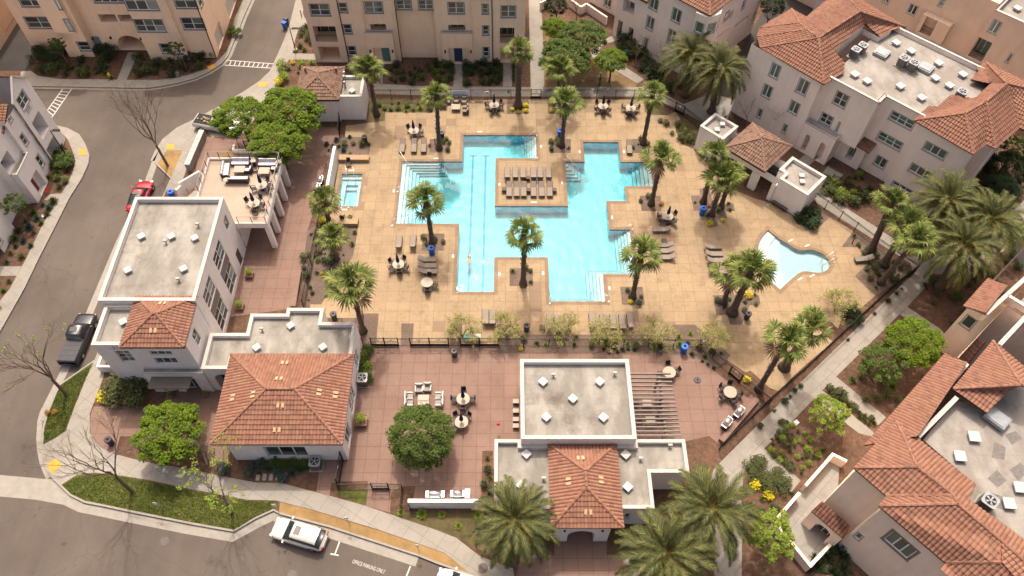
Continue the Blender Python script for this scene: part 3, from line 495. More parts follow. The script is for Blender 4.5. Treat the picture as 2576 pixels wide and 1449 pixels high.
# ================================================================ building kit
def V3(p, z): return Vector((p[0], p[1], z))
class Bld:
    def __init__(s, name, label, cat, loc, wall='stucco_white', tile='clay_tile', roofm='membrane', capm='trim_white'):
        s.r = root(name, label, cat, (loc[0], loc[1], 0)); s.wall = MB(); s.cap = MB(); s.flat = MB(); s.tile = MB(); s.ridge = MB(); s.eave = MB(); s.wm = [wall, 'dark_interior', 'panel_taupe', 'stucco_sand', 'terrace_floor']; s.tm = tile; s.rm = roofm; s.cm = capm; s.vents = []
    def facade(s, p0, p1, z0, z1, ops=(), mi=0):
        p0 = Vector(p0[:2]); p1 = Vector(p1[:2]); d = (p1-p0); L = d.length; d.normalize(); n = Vector((d.y, -d.x)); W = lambda u, v, k=0.0: Vector((p0.x+d.x*u-n.x*k, p0.y+d.y*u-n.y*k, v))
        holes = []; wl = []
        for op in ops:
            k = op[0]; opt = op[3] if len(op) > 3 else {}
            if k == 'B': u0, v0 = op[1]; u1, v1 = op[2]
            else:
                u0, v0 = onwall(op[1], p0, d); u1, v1 = onwall(op[2], p0, d)
            if u1 < u0: u0, u1 = u1, u0
            if v1 < v0: v0, v1 = v1, v0
            k = opt.get('k', k); u0 = max(u0, .04); u1 = min(u1, L-.04); v0 = max(v0, z0+.02); v1 = min(v1, z1-.04)
            if u1-u0 < .15 or v1-v0 < .15: continue
            if k == 'a':
                rr = min((u1-u0)/2, (v1-v0)*.6); vs = v1-rr; cu_ = (u0+u1)/2; hw = (u1-u0)/2
                h = [(u0, v0), (u1, v0)]+[(cu_+hw*math.cos(math.pi*i/10), vs+rr*math.sin(math.pi*i/10)) for i in range(11)]
            else: h = [(u0, v0), (u1, v0), (u1, v1), (u0, v1)]
            holes.append(h); wl.append((k, u0, v0, u1, v1, opt, h))
        loops = [[(0, z0), (L, z0), (L, z1), (0, z1)]]+holes; flat = [q for l in loops for q in l]
        tris = tessellate_polygon([[Vector((q[0], q[1], 0)) for q in l] for l in loops])
        F = []
        for t in tris:
            a, b, c = (flat[i] for i in t); cr = (b[0]-a[0])*(c[1]-a[1])-(b[1]-a[1])*(c[0]-a[0])
            if abs(cr) > 1e-7: F.append(t if cr > 0 else (t[0], t[2], t[1]))
        s.wall.idx([W(*q) for q in flat], F, mi)
        for k, u0, v0, u1, v1, opt, h in wl:
            dep = opt.get('dep', {'w': .10, 'd': .25, 'b': 1.5, 'a': 1.2, 'g': .2}[k])
            for i in range(len(h)):
                a = h[i]; b = h[(i+1) % len(h)]; s.wall.face([W(*a), W(*b), W(*b, dep), W(*a, dep)], mi)
            if k == 'w':
                nx, ny = opt.get('g', (2, 2)); fm = MB(); f = .05
                def br(a, b, wd=.055, k0=dep-.05):
                    fm.bar(W(a[0], a[1], k0), W(b[0], b[1], k0), wd if abs(a[0]-b[0]) < 1e-6 else .05, .05 if abs(a[0]-b[0]) < 1e-6 else wd)
                def rc(ua, va, ub, vb, k0, th, mi2):      # rectangle bar on wall plane
                    P = [W(ua, va, k0), W(ub, va, k0), W(ub, vb, k0), W(ua, vb, k0)]; Q = [W(ua, va, k0+th), W(ub, va, k0+th), W(ub, vb, k0+th), W(ua, vb, k0+th)]
                    fm.idx(P+Q, ((0,1,2,3),(0,4,5,1),(1,5,6,2),(2,6,7,3),(3,7,4,0)), mi2)
                k0 = dep-.06; e = .002
                rc(u0+e, v0+e, u1-e, v0+f, k0, .05, 0); rc(u0+e, v1-f, u1-e, v1-e, k0, .05, 0); rc(u0+e, v0+f+e, u0+f, v1-f-e, k0, .05, 0); rc(u1-f, v0+f+e, u1-e, v1-f-e, k0, .05, 0)
                for i in range(1, nx):
                    uu = u0+(u1-u0)*i/nx; hb = .05 if opt.get('mul', True) else .025; rc(uu-hb, v0+f+e, uu+hb, v1-f-e, k0+.003, .05, 0)
                for i in range(1, ny):
                    vv = v0+(v1-v0)*i/ny; rc(u0+f+e, vv-.025, u1-f-e, vv+.025, k0+.008, .04, 0)
                tr_ = opt.get('trim', .11)
                if tr_:
                    kk = -.03; rc(u0-tr_, v0-tr_, u1+tr_, v0-e, kk, .0299, 1); rc(u0-tr_, v1+e, u1+tr_, v1+tr_, kk, .0299, 1); rc(u0-tr_, v0, u0-e, v1, kk, .0299, 1); rc(u1+e, v0, u1+tr_, v1, kk, .0299, 1)
                    rc(u0-tr_-.05, v0-tr_-.07, u1+tr_+.05, v0-tr_-.003, -.06, .0599, 1)
                wo = fm.build('window', ['window_frame', opt.get('tm', 'trim_grey')], s.r); pb = MB()
                for i in range(nx):
                    for j in range(ny):
                        a0 = u0+(u1-u0)*i/nx; a1 = u0+(u1-u0)*(i+1)/nx; b0 = v0+(v1-v0)*j/ny; b1 = v0+(v1-v0)*(j+1)/ny; pb.face([W(a0, b0, dep-.004), W(a1, b0, dep-.004), W(a1, b1, dep-.004), W(a0, b1, dep-.004)])
                pb.build('pane', opt.get('gm', 'glass'), wo)
            elif k in 'dg':
                db = MB(); db.face([W(u0, v0, dep-.003), W(u1, v0, dep-.003), W(u1, v1, dep-.003), W(u0, v1, dep-.003)])
                if k == 'g':
                    for i in range(1, 4):
                        vv = v0+(v1-v0)*i/4; db.face([W(u0+.05, vv-.02, dep-.02), W(u1-.05, vv-.02, dep-.02), W(u1-.05, vv+.02, dep-.02), W(u0+.05, vv+.02, dep-.02)])
                else:
                    hb_ = W(u1-.15, (v0+v1)/2, dep-.05); db.box(hb_, (.08, .08, .16))
                db.build('garage_door' if k == 'g' else 'door', opt.get('m', 'door_cream'), s.r)
            else:
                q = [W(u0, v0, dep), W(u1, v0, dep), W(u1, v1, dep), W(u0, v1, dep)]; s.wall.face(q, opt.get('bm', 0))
                if opt.get('gl', True):
                    gb = MB(); ua = u0+(u1-u0)*opt.get('ga', .12); ub = u0+(u1-u0)*opt.get('gb', .88); hh = min(v1-.15, v0+2.15); gb.face([W(ua, v0+.03, dep-.01), W(ub, v0+.03, dep-.01), W(ub, hh, dep-.01), W(ua, hh, dep-.01)])
                    for q_ in (ua, (ua+ub)/2, ub): gb.bar(W(q_, v0+.03, dep-.05), W(q_, hh, dep-.05), .06, .05, 1)
                    gb.bar(W(ua, hh, dep-.05), W(ub, hh, dep-.05), .05, .06, 1); gb.build('patio_door' if k == 'b' else 'entry_door', [opt.get('gm', 'glass'), 'window_frame'], s.r)
                if opt.get('rail'):
                    rb = MB(); zt = v0+1.0; rb.bar(W(u0, zt, .12), W(u1, zt, .12), .05, .05); nn = int((u1-u0)/.13)
                    for i in range(nn+1): uu = u0+.03+(u1-u0-.06)*i/max(nn, 1); rb.bar(W(uu, v0+.03, .12), W(uu, zt, .12), .022, .022)
                    rb.build('railing', 'black_metal', s.r)
        return s
    def para(s, poly, zr, zp, wd=.28, skip=()):
        if area(poly) < 0: poly = poly[::-1]
        inn = offs(poly, wd); n = len(poly); s.flat.sheet(inn, zr)
        out2 = offs(poly, -.03); in2 = offs(poly, wd+.03)
        for i in range(n):
            if i in skip: continue
            j = (i+1) % n; a, b, c, d = poly[i], poly[j], inn[j], inn[i]
            s.wall.face([V3(c, zr), V3(d, zr), V3(d, zp), V3(c, zp)])
            a, b, c, d = out2[i], out2[j], in2[j], in2[i]; s.cap.face([V3(a, zp+.06), V3(b, zp+.06), V3(c, zp+.06), V3(d, zp+.06)]); s.cap.face([V3(a, zp-.03), V3(b, zp-.03), V3(b, zp+.06), V3(a, zp+.06)]); s.cap.face([V3(c, zp-.03), V3(d, zp-.03), V3(d, zp+.06), V3(c, zp+.06)])
    def body(s, poly, z0, zr, zp, ops={}, skip=(), mi=0, pw=.28):
        if area(poly) < 0: raise ValueError('cw')
        for i in range(len(poly)):
            if i in skip: continue
            s.facade(poly[i], poly[(i+1) % len(poly)], z0, zp, ops.get(i, ()), mi)
        s.para(poly, zr, zp, pw)
    def facet(s, pts, e0, e1, lift=.02):
        """clay tile slope: corrugated barrels, stepped courses"""
        pts = [Vector(p) for p in pts]; e0 = Vector(e0); e1 = Vector(e1); U = Vector((e1.x-e0.x, e1.y-e0.y, 0)).normalized()
        far = max(pts, key=lambda p: abs((p-e0-U*(p-e0).dot(U)).length)); w_ = far-e0; w_ -= U*w_.dot(U); Vv = w_.normalized()
        if Vv.z < 0: Vv = -Vv
        Nn = U.cross(Vv)
        if Nn.z < 0: Nn = -Nn
        P2 = [((p-e0).dot(U), (p-e0).dot(Vv)) for p in pts]; ulo = min(p[0] for p in P2); uhi = max(p[0] for p in P2); nsub = 4; du = PU/nsub
        def iv(u):
            c = []
            for i in range(len(P2)):
                a = P2[i]; b = P2[(i+1) % len(P2)]
                if (a[0] <= u < b[0]) or (b[0] <= u < a[0]): c.append(a[1]+(u-a[0])/(b[0]-a[0])*(b[1]-a[1]))
            return sorted(c)
        dev = [(p-e0).dot(Nn) for p in pts]; tr_ = []
        if max(abs(x) for x in dev) > .02:
            for t in tessellate_polygon([[Vector((p[0], p[1], 0)) for p in P2]]):
                (ax, ay), (bx, by), (cx_, cy_) = (P2[i] for i in t); D_ = (by-cy_)*(ax-cx_)+(cx_-bx)*(ay-cy_)
                if abs(D_) > 1e-6: tr_.append((ax, ay, bx, by, cx_, cy_, D_, dev[t[0]], dev[t[1]], dev[t[2]]))
        def dv(u, v):
            if not tr_: return 0.0
            best = None
            for ax, ay, bx, by, cx_, cy_, D_, da, db_, dc in tr_:
                l1 = ((by-cy_)*(u-cx_)+(cx_-bx)*(v-cy_))/D_; l2 = ((cy_-ay)*(u-cx_)+(ax-cx_)*(v-cy_))/D_; l3 = 1-l1-l2; m_ = min(l1, l2, l3)
                if best is None or m_ > best[0]: best = (m_, l1*da+l2*db_+l3*dc)
                if m_ > -1e-6: break
            return best[1]
        prof = (0.0, .062, .085, .062)
        k0 = math.floor(ulo/du); k1 = math.ceil(uhi/du); s0 = len(s.tile.v)
        for k in range(k0, k1):
            uL = max(k*du, ulo+1e-4); uR = min((k+1)*du, uhi-1e-4)
            if uR-uL < 1e-3: continue
            A = iv(uL+1e-5); B = iv(uR-1e-5)
            if len(A) != len(B): M_ = iv((uL+uR)/2); A = B = M_
            hL = prof[k % nsub]; hR = prof[(k+1) % nsub]
            for q in range(0, len(A)-1, 2):
                a0, a1, b0, b1 = A[q], A[q+1], B[q], B[q+1]; v = math.floor(min(a0, b0)/PV)*PV; top = max(a1, b1)
                while v < top-1e-4:
                    la, ha = min(max(v, a0), a1), max(min(v+PV, a1), a0); lb, hb = min(max(v, b0), b1), max(min(v+PV, b1), b0)
                    if ha-la > 1e-4 or hb-lb > 1e-4:
                        st = lambda x: .065*(1-(x-v)/PV); o = lambda u, x, h, q_=0: e0+U*u+Vv*x+Nn*(h+lift+dv(u, x))
                        uc = (math.floor(k/nsub)+.5)*PU; vc = v+PV/2; uvq = [(uc, vc)]*4
                        s.tile.face([o(uL, la, hL+st(la)), o(uR, lb, hR+st(lb)), o(uR, hb, hR+st(hb)), o(uL, ha, hL+st(ha))], 0, uvq)
                        s.tile.face([o(uL, la, hL-.01), o(uR, lb, hR-.01), o(uR, lb, hR+st(lb)), o(uL, la, hL+st(la))], 0, uvq)
                    v += PV
        bk = [p-Vector((0, 0, .06)) for p in pts]
        for t in tessellate_polygon([[Vector((p[0], p[1], 0)) for p in P2]]): s.eave.face([bk[i] for i in t], 0)
    def caps(s, *lines):
        for a, b in lines:
            a = Vector(a)+Vector((0, 0, .07)); b = Vector(b)+Vector((0, 0, .07)); n = max(2, int((b-a).length/.4)); P = []; R_ = []
            for i in range(n):
                P += [a.lerp(b, i/n), a.lerp(b, (i+.93)/n)]; R_ += [.155, .125]
            s.ridge.tube(P, R_, 7, 0)
    def hip(s, x0, y0, x1, y1, ze, zr, rot=None):
        """rectangular hip in local frame (rot: function to world)"""
        f = rot or (lambda x, y: (x, y)); w_ = x1-x0; h = y1-y0; k = min(w_, h)/2
        C = [V3(f(x0, y0), ze), V3(f(x1, y0), ze), V3(f(x1, y1), ze), V3(f(x0, y1), ze)]
        if w_ > h: R0 = V3(f(x0+k, (y0+y1)/2), zr); R1 = V3(f(x1-k, (y0+y1)/2), zr); fs = ((C[0], C[1], R1, R0), (C[1], C[2], R1), (C[2], C[3], R0, R1), (C[3], C[0], R0)); hp = ((C[0], R0), (C[3], R0), (C[1], R1), (C[2], R1))
        else: R0 = V3(f((x0+x1)/2, y0+k), zr); R1 = V3(f((x0+x1)/2, y1-k), zr); fs = ((C[0], C[1], R0), (C[1], C[2], R1, R0), (C[2], C[3], R1), (C[3], C[0], R0, R1)); hp = ((C[0], R0), (C[1], R0), (C[2], R1), (C[3], R1))
        for q in fs: s.facet(q, q[0], q[1])
        s.caps(*hp)
        if (R0-R1).length > .2: s.caps((R0, R1))
        for i in range(4):
            a, b = C[i], C[(i+1) % 4]; dn = Vector((0, 0, .2)); s.eave.face([a-dn, b-dn, b, a])
        s.eave.face([c-Vector((0, 0, .2)) for c in C][::-1])
    def vent(s, x, y, z, rz=math.pi/4, sz=.62, h=.28):
        s.vents.append((x, y, z, rz, sz, h))
    def finish(s):
        s.wall.build('wall', s.wm, s.r); s.cut()
    def cut(s):
        s._cut(); s.cap = MB(); s.flat = MB(); s.tile = MB(); s.ridge = MB(); s.eave = MB(); s.vents = []
    def _cut(s):
        if s.flat.f:
            fr_ = s.flat.build('flat_roof', s.rm, s.r)
            for x, y, z, rz, sz, h in s.vents:
                v = MB(); v.box((x, y, z+h/2-.05), (sz*.7, sz*.7, h), rz); v.box((x, y, z+h), (sz, sz, .14), rz); v.build('roof_vent', 'vent_white', fr_)
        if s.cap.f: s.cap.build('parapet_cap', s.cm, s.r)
        if s.tile.f:
            t = s.tile.build('tiled_roof', s.tm, s.r)
            if s.ridge.f: s.ridge.build('ridge_tiles', 'ridge_tile_brown' if s.tm == 'clay_tile_brown' else 'ridge_tile', t)
            if s.eave.f: s.eave.build('eave_board', 'fascia', t)
def tilevents(B, rect_, ze, zr, pxs):
    x0, y0, x1, y1 = rect_; k = (zr-ze)/(min(x1-x0, y1-y0)/2)
    for px in pxs:
        z = ze+.5
        for _ in range(8): g = G(*px, z); dd = [g.x-x0, x1-g.x, g.y-y0, y1-g.y]; z = ze+.16+k*max(0, min(dd))
        j = dd.index(min(dd)); a = math.atan(k); mb = MB()
        for s_ in (-.2, .2):
            if j > 1: mb.box((g.x+s_, g.y, z), (.24, .42, .08), 0, 0, a if j == 2 else -a)
            else: mb.box((g.x, g.y+s_, z), (.42, .24, .08), 0, 0, 0, -a if j == 0 else a)
        mb.build('vent_tile', 'tan_tile', B.r)
def pipevent(mb, x, y, z): mb.tube([(x, y, z), (x, y, z+.35)], .07, 8); mb.tube([(x-.18, y, z+.4), (x+.18, y, z+.4)], .12, 8)

plain('tan_tile', (.42, .29, .17), .8)
# ================================================================ clubhouse
c1 = crop(240, 820, .2346); c3 = crop(440, 640, .3175); c2 = crop(500, 340, .2761)
B = Bld('clubhouse', 'white two storey clubhouse with flat roof and wide tiled wing, numbered 5185', 'clubhouse', (-30, 40), 'stucco_white')
MW = dict(tm='trim_grey', trim=0, mul=False)
eo = [('w', c3(555, 150), c3(598, 300), dict(g=(2, 3), **MW))]
def ew(a, b, g, **k): return ('w', a, b, dict(g=g, **{**MW, **k}))
# windows of the tall east wall given as (y, z) boxes
def be(y0, y1, z0, z1, g): return ('B', (y0-38.7, z0), (y1-38.7, z1), dict(k='w', g=g, **MW))
B.body([(-36.55, 38.7), (-27.9, 38.7), (-27.9, 50.95), (-36.55, 50.95)], 0, 7.75, 8.2,
       {1: [be(40.0, 42.6, 4.7, 6.9, (2, 3)), be(40.0, 42.6, .6, 3.4, (2, 3)), be(44.3, 46.9, 4.7, 6.9, (2, 3)), be(44.3, 46.9, .6, 3.4, (2, 3)), be(49.0, 50.0, 5.3, 6.9, (1, 1)), ('B', (9.7, .03), (10.8, 2.3), dict(k='d', m='awning_metal', dep=.12))]}, skip=(0,))
for px in [T(0,1)(1420,925), T(0,1)(1723,925), T(0,1)(1957,940), T(0,1)(1285,1265), T(0,1)(1845,1250)]: g = G(*px, 8.05); B.vent(g.x, g.y, 7.75, .62); 
B.cut()
B.facade((-36.55, 38.7), (-27.9, 38.7), 0, 8.2)
pn = MB()
for y0 in (40.0, 44.3): pn.face([(-27.895, y0-.05, 3.45), (-27.895, y0+2.65, 3.45), (-27.895, y0+2.65, 4.65), (-27.895, y0-.05, 4.65)])
pn.build('spandrel_panel', 'panel_taupe', B.r)
def bf(x0, x1, z0, z1, g, **k): return ('B', (x0+36.1, z0), (x1+36.1, z1), dict(k='w', g=g, **{**MW, **k}))
B.body([(-36.1, 34.45), (-27.93, 34.45), (-27.93, 38.68), (-36.1, 38.68)], 0, 7.1, 7.6,
       {0: [bf(-34.6, -33.3, 4.55, 6.6, (2, 3), dep=.2), bf(-31.6, -29.6, 5.75, 6.55, (3, 1), dep=.2), bf(-31.6, -29.6, 4.2, 5.35, (3, 1), dep=.2)], 1: [('B', (1.4, 4.9), (2.3, 6.9), dict(k='w', g=(1, 2), **MW))]}, skip=(2,))
g = G(*T(0,2)(1238,335), 7.4); B.vent(g.x, g.y, 7.1, .62); B.hip(-33.5, 34.15, -27.95, 39.45, 7.72, 8.95); B.cut()
B.wall.prism([(-33.2, 34.5), (-28.2, 34.5), (-28.2, 38.6), (-33.2, 38.6)], 7.0, 7.7)
B.body([(-33.1, 33.84), (-27.6, 33.84), (-27.6, 34.44), (-33.1, 34.44)], 0, 3.55, 3.6, {0: [('B', (.9, .02), (2.2, 2.6), dict(k='b', dep=.5, bm=0, ga=.05, gb=.95)), ('B', (2.9, .02), (4.4, 2.6), dict(k='b', dep=.5, ga=.1, gb=.9))]}, pw=.1); B.cut()
aw = MB(); aw.box((-30.6, 33.2, 2.95), (3.7, 1.2, .12)); aw.box((-32.2, 33.2, 2.89), (.05, 1.25, .2)); aw.box((-29.0, 33.2, 2.89), (.05, 1.25, .2)); aw.build('awning', 'awning_metal', B.r)
wl_ = MB(); wl_.prism([(-38.95, 35.9), (-36.12, 35.9), (-36.12, 36.1), (-38.95, 36.1)], 0, 1.05); wl_.prism([(-38.95, 36.12), (-38.75, 36.12), (-38.75, 38.4), (-38.95, 38.4)], 0, 1.05); wl_.build('low_wall', 'stucco_white', B.r)
# single storey wing
B.body([(-27.58, 34.0), (-25.0, 34.0), (-25.0, 35.2), (-14.6, 35.2), (-14.6, 27.02), (-14.15, 27.02), (-14.15, 38.95), (-17.4, 38.95), (-17.4, 40.55), (-20.85, 40.55), (-20.85, 39.9), (-24.2, 39.9), (-24.2, 37.75), (-27.58, 37.75)], 0, 3.75, 4.15,
       {0: [('B', (.7, .02), (2.4, 3.1), dict(k='a', dep=1.0, gl=False, bm=1))], 5: [('B', (1.0, .03), (2.6, 2.6), dict(k='b', dep=.2)), ('B', (4.2, .5), (6.2, 2.8), dict(k='w', g=(3, 3), **MW)), ('B', (8.6, .8), (10.0, 2.9), dict(k='w', g=(2, 3), **MW))]}, skip=(2, 3, 4))
B.facade((-24.15, 27.02), (-14.15, 27.02), 0, 4.1, [('w', T(1,3)(130, 260), T(1,3)(485, 150), dict(g=(3, 1), dep=.3, trim=0, gm='glass'))])
B.facade((-24.15, 35.4), (-24.15, 27.02), 0, 4.1, [('B', (2, .8), (4, 2.8), dict(k='w', g=(2, 2), **MW))])
B.hip(-25.15, 26.68, -13.92, 35.47, 4.2, 5.85)
for px in [T(1,2)(347,375), T(1,2)(672,590), T(1,2)(5,595)]: g = G(*px, 4.05); B.vent(g.x, g.y, 3.75, .7)
B.finish()
pv = MB()
for px, z in ((T(0,1)(2000,830), 7.75), (T(0,1)(1675,1000), 7.75), (T(0,1)(1805,1380), 7.75), (T(1,2)(65,430), 3.75)): g = G(*px, z); pipevent(pv, g.x, g.y, z)
pv.build('pipe_vent', 'vent_white', B.r)
tilevents(B, (-25.15, 26.68, -13.92, 35.47), 4.2, 5.85, [T(1,2)(290, 750), T(1,2)(230, 910), T(1,2)(245, 1178), T(1,2)(210, 1425), T(1,2)(635, 1047), T(1,2)(798, 1073), T(0,2)(2340, 1100), T(0,2)(2545, 1070)]); tilevents(B, (-33.5, 34.15, -27.95, 39.45), 7.72, 8.95, [T(0,2)(1540, 425), T(0,2)(1635, 150)])
wtext('house_number', '5185', V3((-34.45, 34.44), 7.02), (1, 0, 0), (0, 0, 1), 1.15, .36, 'black_metal', B.r)
wtext('name_lettering', '••••••• •••••• ••• ••••'.replace('•', 'I'), V3((-34.9, 34.44), 6.86), (1, 0, 0), (0, 0, 1), 2.1, .10, 'black_metal', B.r)
# low box of stairs etc: terrace
B = Bld('roof_terrace', 'raised terrace on tall white piers joined to the clubhouse, with wire railing', 'terrace', (-28, 55), 'stucco_white')
tp_ = [(-32.75, 50.97), (-24.62, 50.97), (-24.62, 60.4), (-32.75, 60.4)]
B.wall.sheet(tp_, 3.9, (), 4)
B.wall.face([V3(p, 3.45) for p in tp_][::-1], 0)
for i in range(4):
    a = tp_[i]; b = tp_[(i+1) % 4]; B.wall.face([V3(a, 3.45), V3(b, 3.45), V3(b, 4.15), V3(a, 4.15)])
inn = offs(tp_, .22)
for i in range(4):
    j = (i+1) % 4; B.cap.face([V3(tp_[i], 4.15), V3(tp_[j], 4.15), V3(inn[j], 4.15), V3(inn[i], 4.15)]); B.wall.face([V3(inn[j], 3.9), V3(inn[i], 3.9), V3(inn[i], 4.15), V3(inn[j], 4.15)])
B.finish()
for y in (51.25, 53.3, 55.65, 57.95, 60.1):
    pb_ = MB(); pb_.box((-24.85, y, 1.73), (.5, .5, 3.44)); pb_.build('pier', 'stucco_white', B.r)
pb_ = MB(); pb_.prism([(-32.7, 51.2), (-27.9, 51.2), (-27.9, 60.2), (-32.7, 60.2)], 0, 3.45); pb_.build('ground_floor_wall', 'stucco_white', B.r)
rl = MB()
def rail(mb, a, b, z0, h=.95, n=None, wires=5, r=.025):
    a = Vector((*a, z0)); b = Vector((*b, z0)); L = (b-a).length; n = n or max(1, round(L/1.2)); up = Vector((0, 0, h))
    mb.bar(a+up, b+up, .045, .04, 1)
    for i in range(n+1): p = a.lerp(b, i/n); mb.bar(p, p+up, .05, .05, 0)
    for i in range(wires): q = Vector((0, 0, h*(i+.7)/(wires+.6))); mb.bar(a+q, b+q, .012, .012, 1)
rail(rl, (-32.6, 55.3), (-32.6, 60.25), 4.15); rail(rl, (-32.6, 60.25), (-24.75, 60.25), 4.15); rail(rl, (-24.75, 60.25), (-24.75, 51.1), 4.15); rail(rl, (-24.75, 51.1), (-27.6, 51.1), 4.15, n=2)
rl.build('railing', ['black_metal', 'ac_body'], B.r)
stp = MB(); P = [c2(215, 745), c2(60, 765), c2(30, 745), c2(20, 640), c2(240, 500)]
stq = [G2(c2(70, 760), 3.4), G2(c2(205, 745), 3.8), G2(c2(330, 480), 3.8), G2(c2(235, 505), 2.8)]
for i in range(12):
    x = -33.0-.30*(i*.9); stp.box((x-.2, 55.0+.28*i*.35, 3.75-.30*i-.1), (.5, 1.6, .2))
stp.build('stair', 'concrete', B.r)
sw = MB(); a = G(*c2(40, 625), 3.0); b = G(*c2(240, 500), 4.1); sw.bar((a.x, a.y, 2.3), (b.x, b.y, 3.3), .2, 1.6); a2 = G(*c2(0, 745), 2.0); sw.bar((a.x, a.y, 1.6), (a2.x, a2.y, 1.6), .2, 2.2); sw.build('stair_wall', 'stucco_white', B.r)

# ================================================================ cabana with pergola
B = Bld('cabana_building', 'white flat roofed pool pavilion with tiled entrance porch and slatted pergola', 'building', (6, 28), 'stucco_white')
B.body([(1.28, 26.75), (11.0, 26.75), (11.0, 34.4), (1.28, 34.4)], 0, 4.75, 5.2, {3: [('B', (1.0, .02), (6.6, 3.0), dict(k='b', dep=2.0, bm=0))]})
CABV = [(T(2,2)(312,940), 4.75), (T(2,2)(883,940), 4.75), (T(2,2)(613,1110), 4.75), (T(2,2)(345,1295), 4.75), (T(2,2)(920,1300), 4.75), (T(2,3)(145,220), 3.55), (T(2,3)(92,535), 3.55), (T(2,3)(1145,225), 3.55), (T(2,3)(1165,550), 3.55)]
def cabv(zz):
    for px, z in CABV:
        if z == zz: g = G(*px, z+.3); B.vent(g.x, g.y, z, math.pi/4, .66)
cabv(4.75); B.cut()
B.body([(-.95, 21.22), (12.1, 21.22), (12.1, 24.28), (15.36, 24.28), (15.36, 27.22), (11.02, 27.22), (11.02, 26.73), (1.26, 26.73), (1.26, 27.22), (-.95, 27.22)], 0, 3.55, 3.95,
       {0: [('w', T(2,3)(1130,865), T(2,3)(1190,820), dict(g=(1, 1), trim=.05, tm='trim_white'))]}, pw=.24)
cabv(3.55); B.cut()
B.facade((4.08, 19.75), (8.54, 19.75), 0, 4.05, [('B', (1.05, .02), (3.3, 2.75), dict(k='a', dep=1.5, gl=True, bm=1, ga=.3, gb=.7))])
B.facade((8.54, 19.75), (8.54, 21.3), 0, 4.05); B.facade((4.08, 21.3), (4.08, 19.75), 0, 4.05)
B.hip(3.62, 19.62, 9.45, 26.8, 4.0, 5.25)
B.finish()
pv = MB()
for px, z in ((T(2,2)(415,890), 4.75), (T(2,2)(1030,875), 4.75), (T(2,3)(1585,150), 3.55), (T(2,3)(1290,280), 3.55), (T(2,3)(318,480), 3.55)): g = G(*px, z); pipevent(pv, g.x, g.y, z)
pv.build('pipe_vent', 'vent_white', B.r)
lb = MB(); lb.box((4.8, 19.70, 2.9), (.16, .1, .28)); lb.build('wall_lamp', 'black_metal', B.r); lb = MB(); lb.box((7.9, 19.70, 2.9), (.16, .1, .28)); lb.build('wall_lamp', 'black_metal', B.r)
tilevents(B, (3.62, 19.62, 9.45, 26.8), 4.0, 5.25, [T(2,3)(690, 260), T(2,3)(568, 495), T(2,3)(897, 480), T(2,3)(768, 805)])
pg = root('pergola', 'brown pergola of sixteen parallel beams against the east side of the pavilion', 'pergola', (13, 30.5, 0))
c4 = crop(1460, 1020, .20186)
for i in range(16):
    a = G(*c4(1560+4.5*i, 152+57.3*i), 3.0); yv = G(*c4(1560+4.5*i, 150+57.3*i), 3.05).y; xe = G(*c4(2112+9.7*i, 155+57.4*i), 3.05).x
    bb_ = MB(); bb_.box(((11.02+xe)/2, yv, 3.0), (xe-11.02, .12, .2)); bb_.build('beam', 'panel_taupe', pg)
y0 = G(*c4(2000, 155), 2.8).y; y1 = G(*c4(2150, 1010), 2.8).y
bb_ = MB(); bb_.box((14.1, (y0+y1)/2, 2.8), (.18, y0-y1, .2)); bb_.build('header', 'panel_taupe', pg)
for y in (y0-.3, (y0+y1)/2, y1+.3): bb_ = MB(); bb_.box((14.1, y, 1.35), (.2, .2, 2.7)); bb_.build('post', 'panel_taupe', pg)

# ================================================================ hut north
t = T(1, 0)
B = Bld('pool_equipment_hut', 'small white hut with brown tiled hip roof and flat annex beside the trees', 'hut', (-21, 73), 'stucco_white', 'clay_tile_brown')
B.body([(-20.1, 70.85), (-17.15, 70.85), (-17.15, 74.6), (-20.1, 74.6)], 0, 3.3, 3.6)
B.facade((-24.6, 70.5), (-20.12, 70.5), 0, 3.4, [('w', t(632, 1130), t(680, 1060), dict(g=(1, 2), dep=.15, trim=.06))]); B.facade((-20.12, 70.5), (-20.12, 75.6), 0, 3.4); B.facade((-24.6, 75.6), (-24.6, 70.5), 0, 3.4)
B.hip(-24.95, 70.25, -19.75, 76.1, 3.6, 4.9)
g = G(*t(965, 910), 3.6); B.vent(g.x, g.y, 3.3)
B.finish()
fl = MB()
for px in ((500, 720), (808, 720)): g = G(*t(*px), 4.1); fl.tube([(g.x, g.y, 3.7), (g.x, g.y, 4.6)], .13, 8); fl.tube([(g.x, g.y, 4.6), (g.x, g.y, 4.7)], .2, 8)
fl.build('chimney', 'ridge_tile_brown', B.r)
fl = MB()
for px in ((892, 760), (890, 800), (895, 860)): g = G(*t(*px), 3.6); fl.tube([(g.x, g.y, 3.3), (g.x, g.y, 4.2)], .12, 8)
fl.build('flue_pipe', 'galvanised', B.r)
# ================================================================ hut east (rotated)
eE = Vector((.7181, -.6959)); nE = Vector((.6959, .7181))
O1 = Vector((22.28, 66.04))
fE = lambda s_, t_, O=O1: (O.x+eE.x*s_+nE.x*t_, O.y+eE.y*s_+nE.y*t_)
B = Bld('pool_restroom_building', 'white poolside restroom building with rotated tiled hip roof between two flat roofs', 'building', (28, 61), 'stucco_white', 'clay_tile_brown', 'membrane_light')
c5 = crop(1900, 300, .2209)
def st(px, z):
    g = G(*px, z); v = Vector((g.x, g.y))-O1; return v.dot(eE), v.dot(nE)
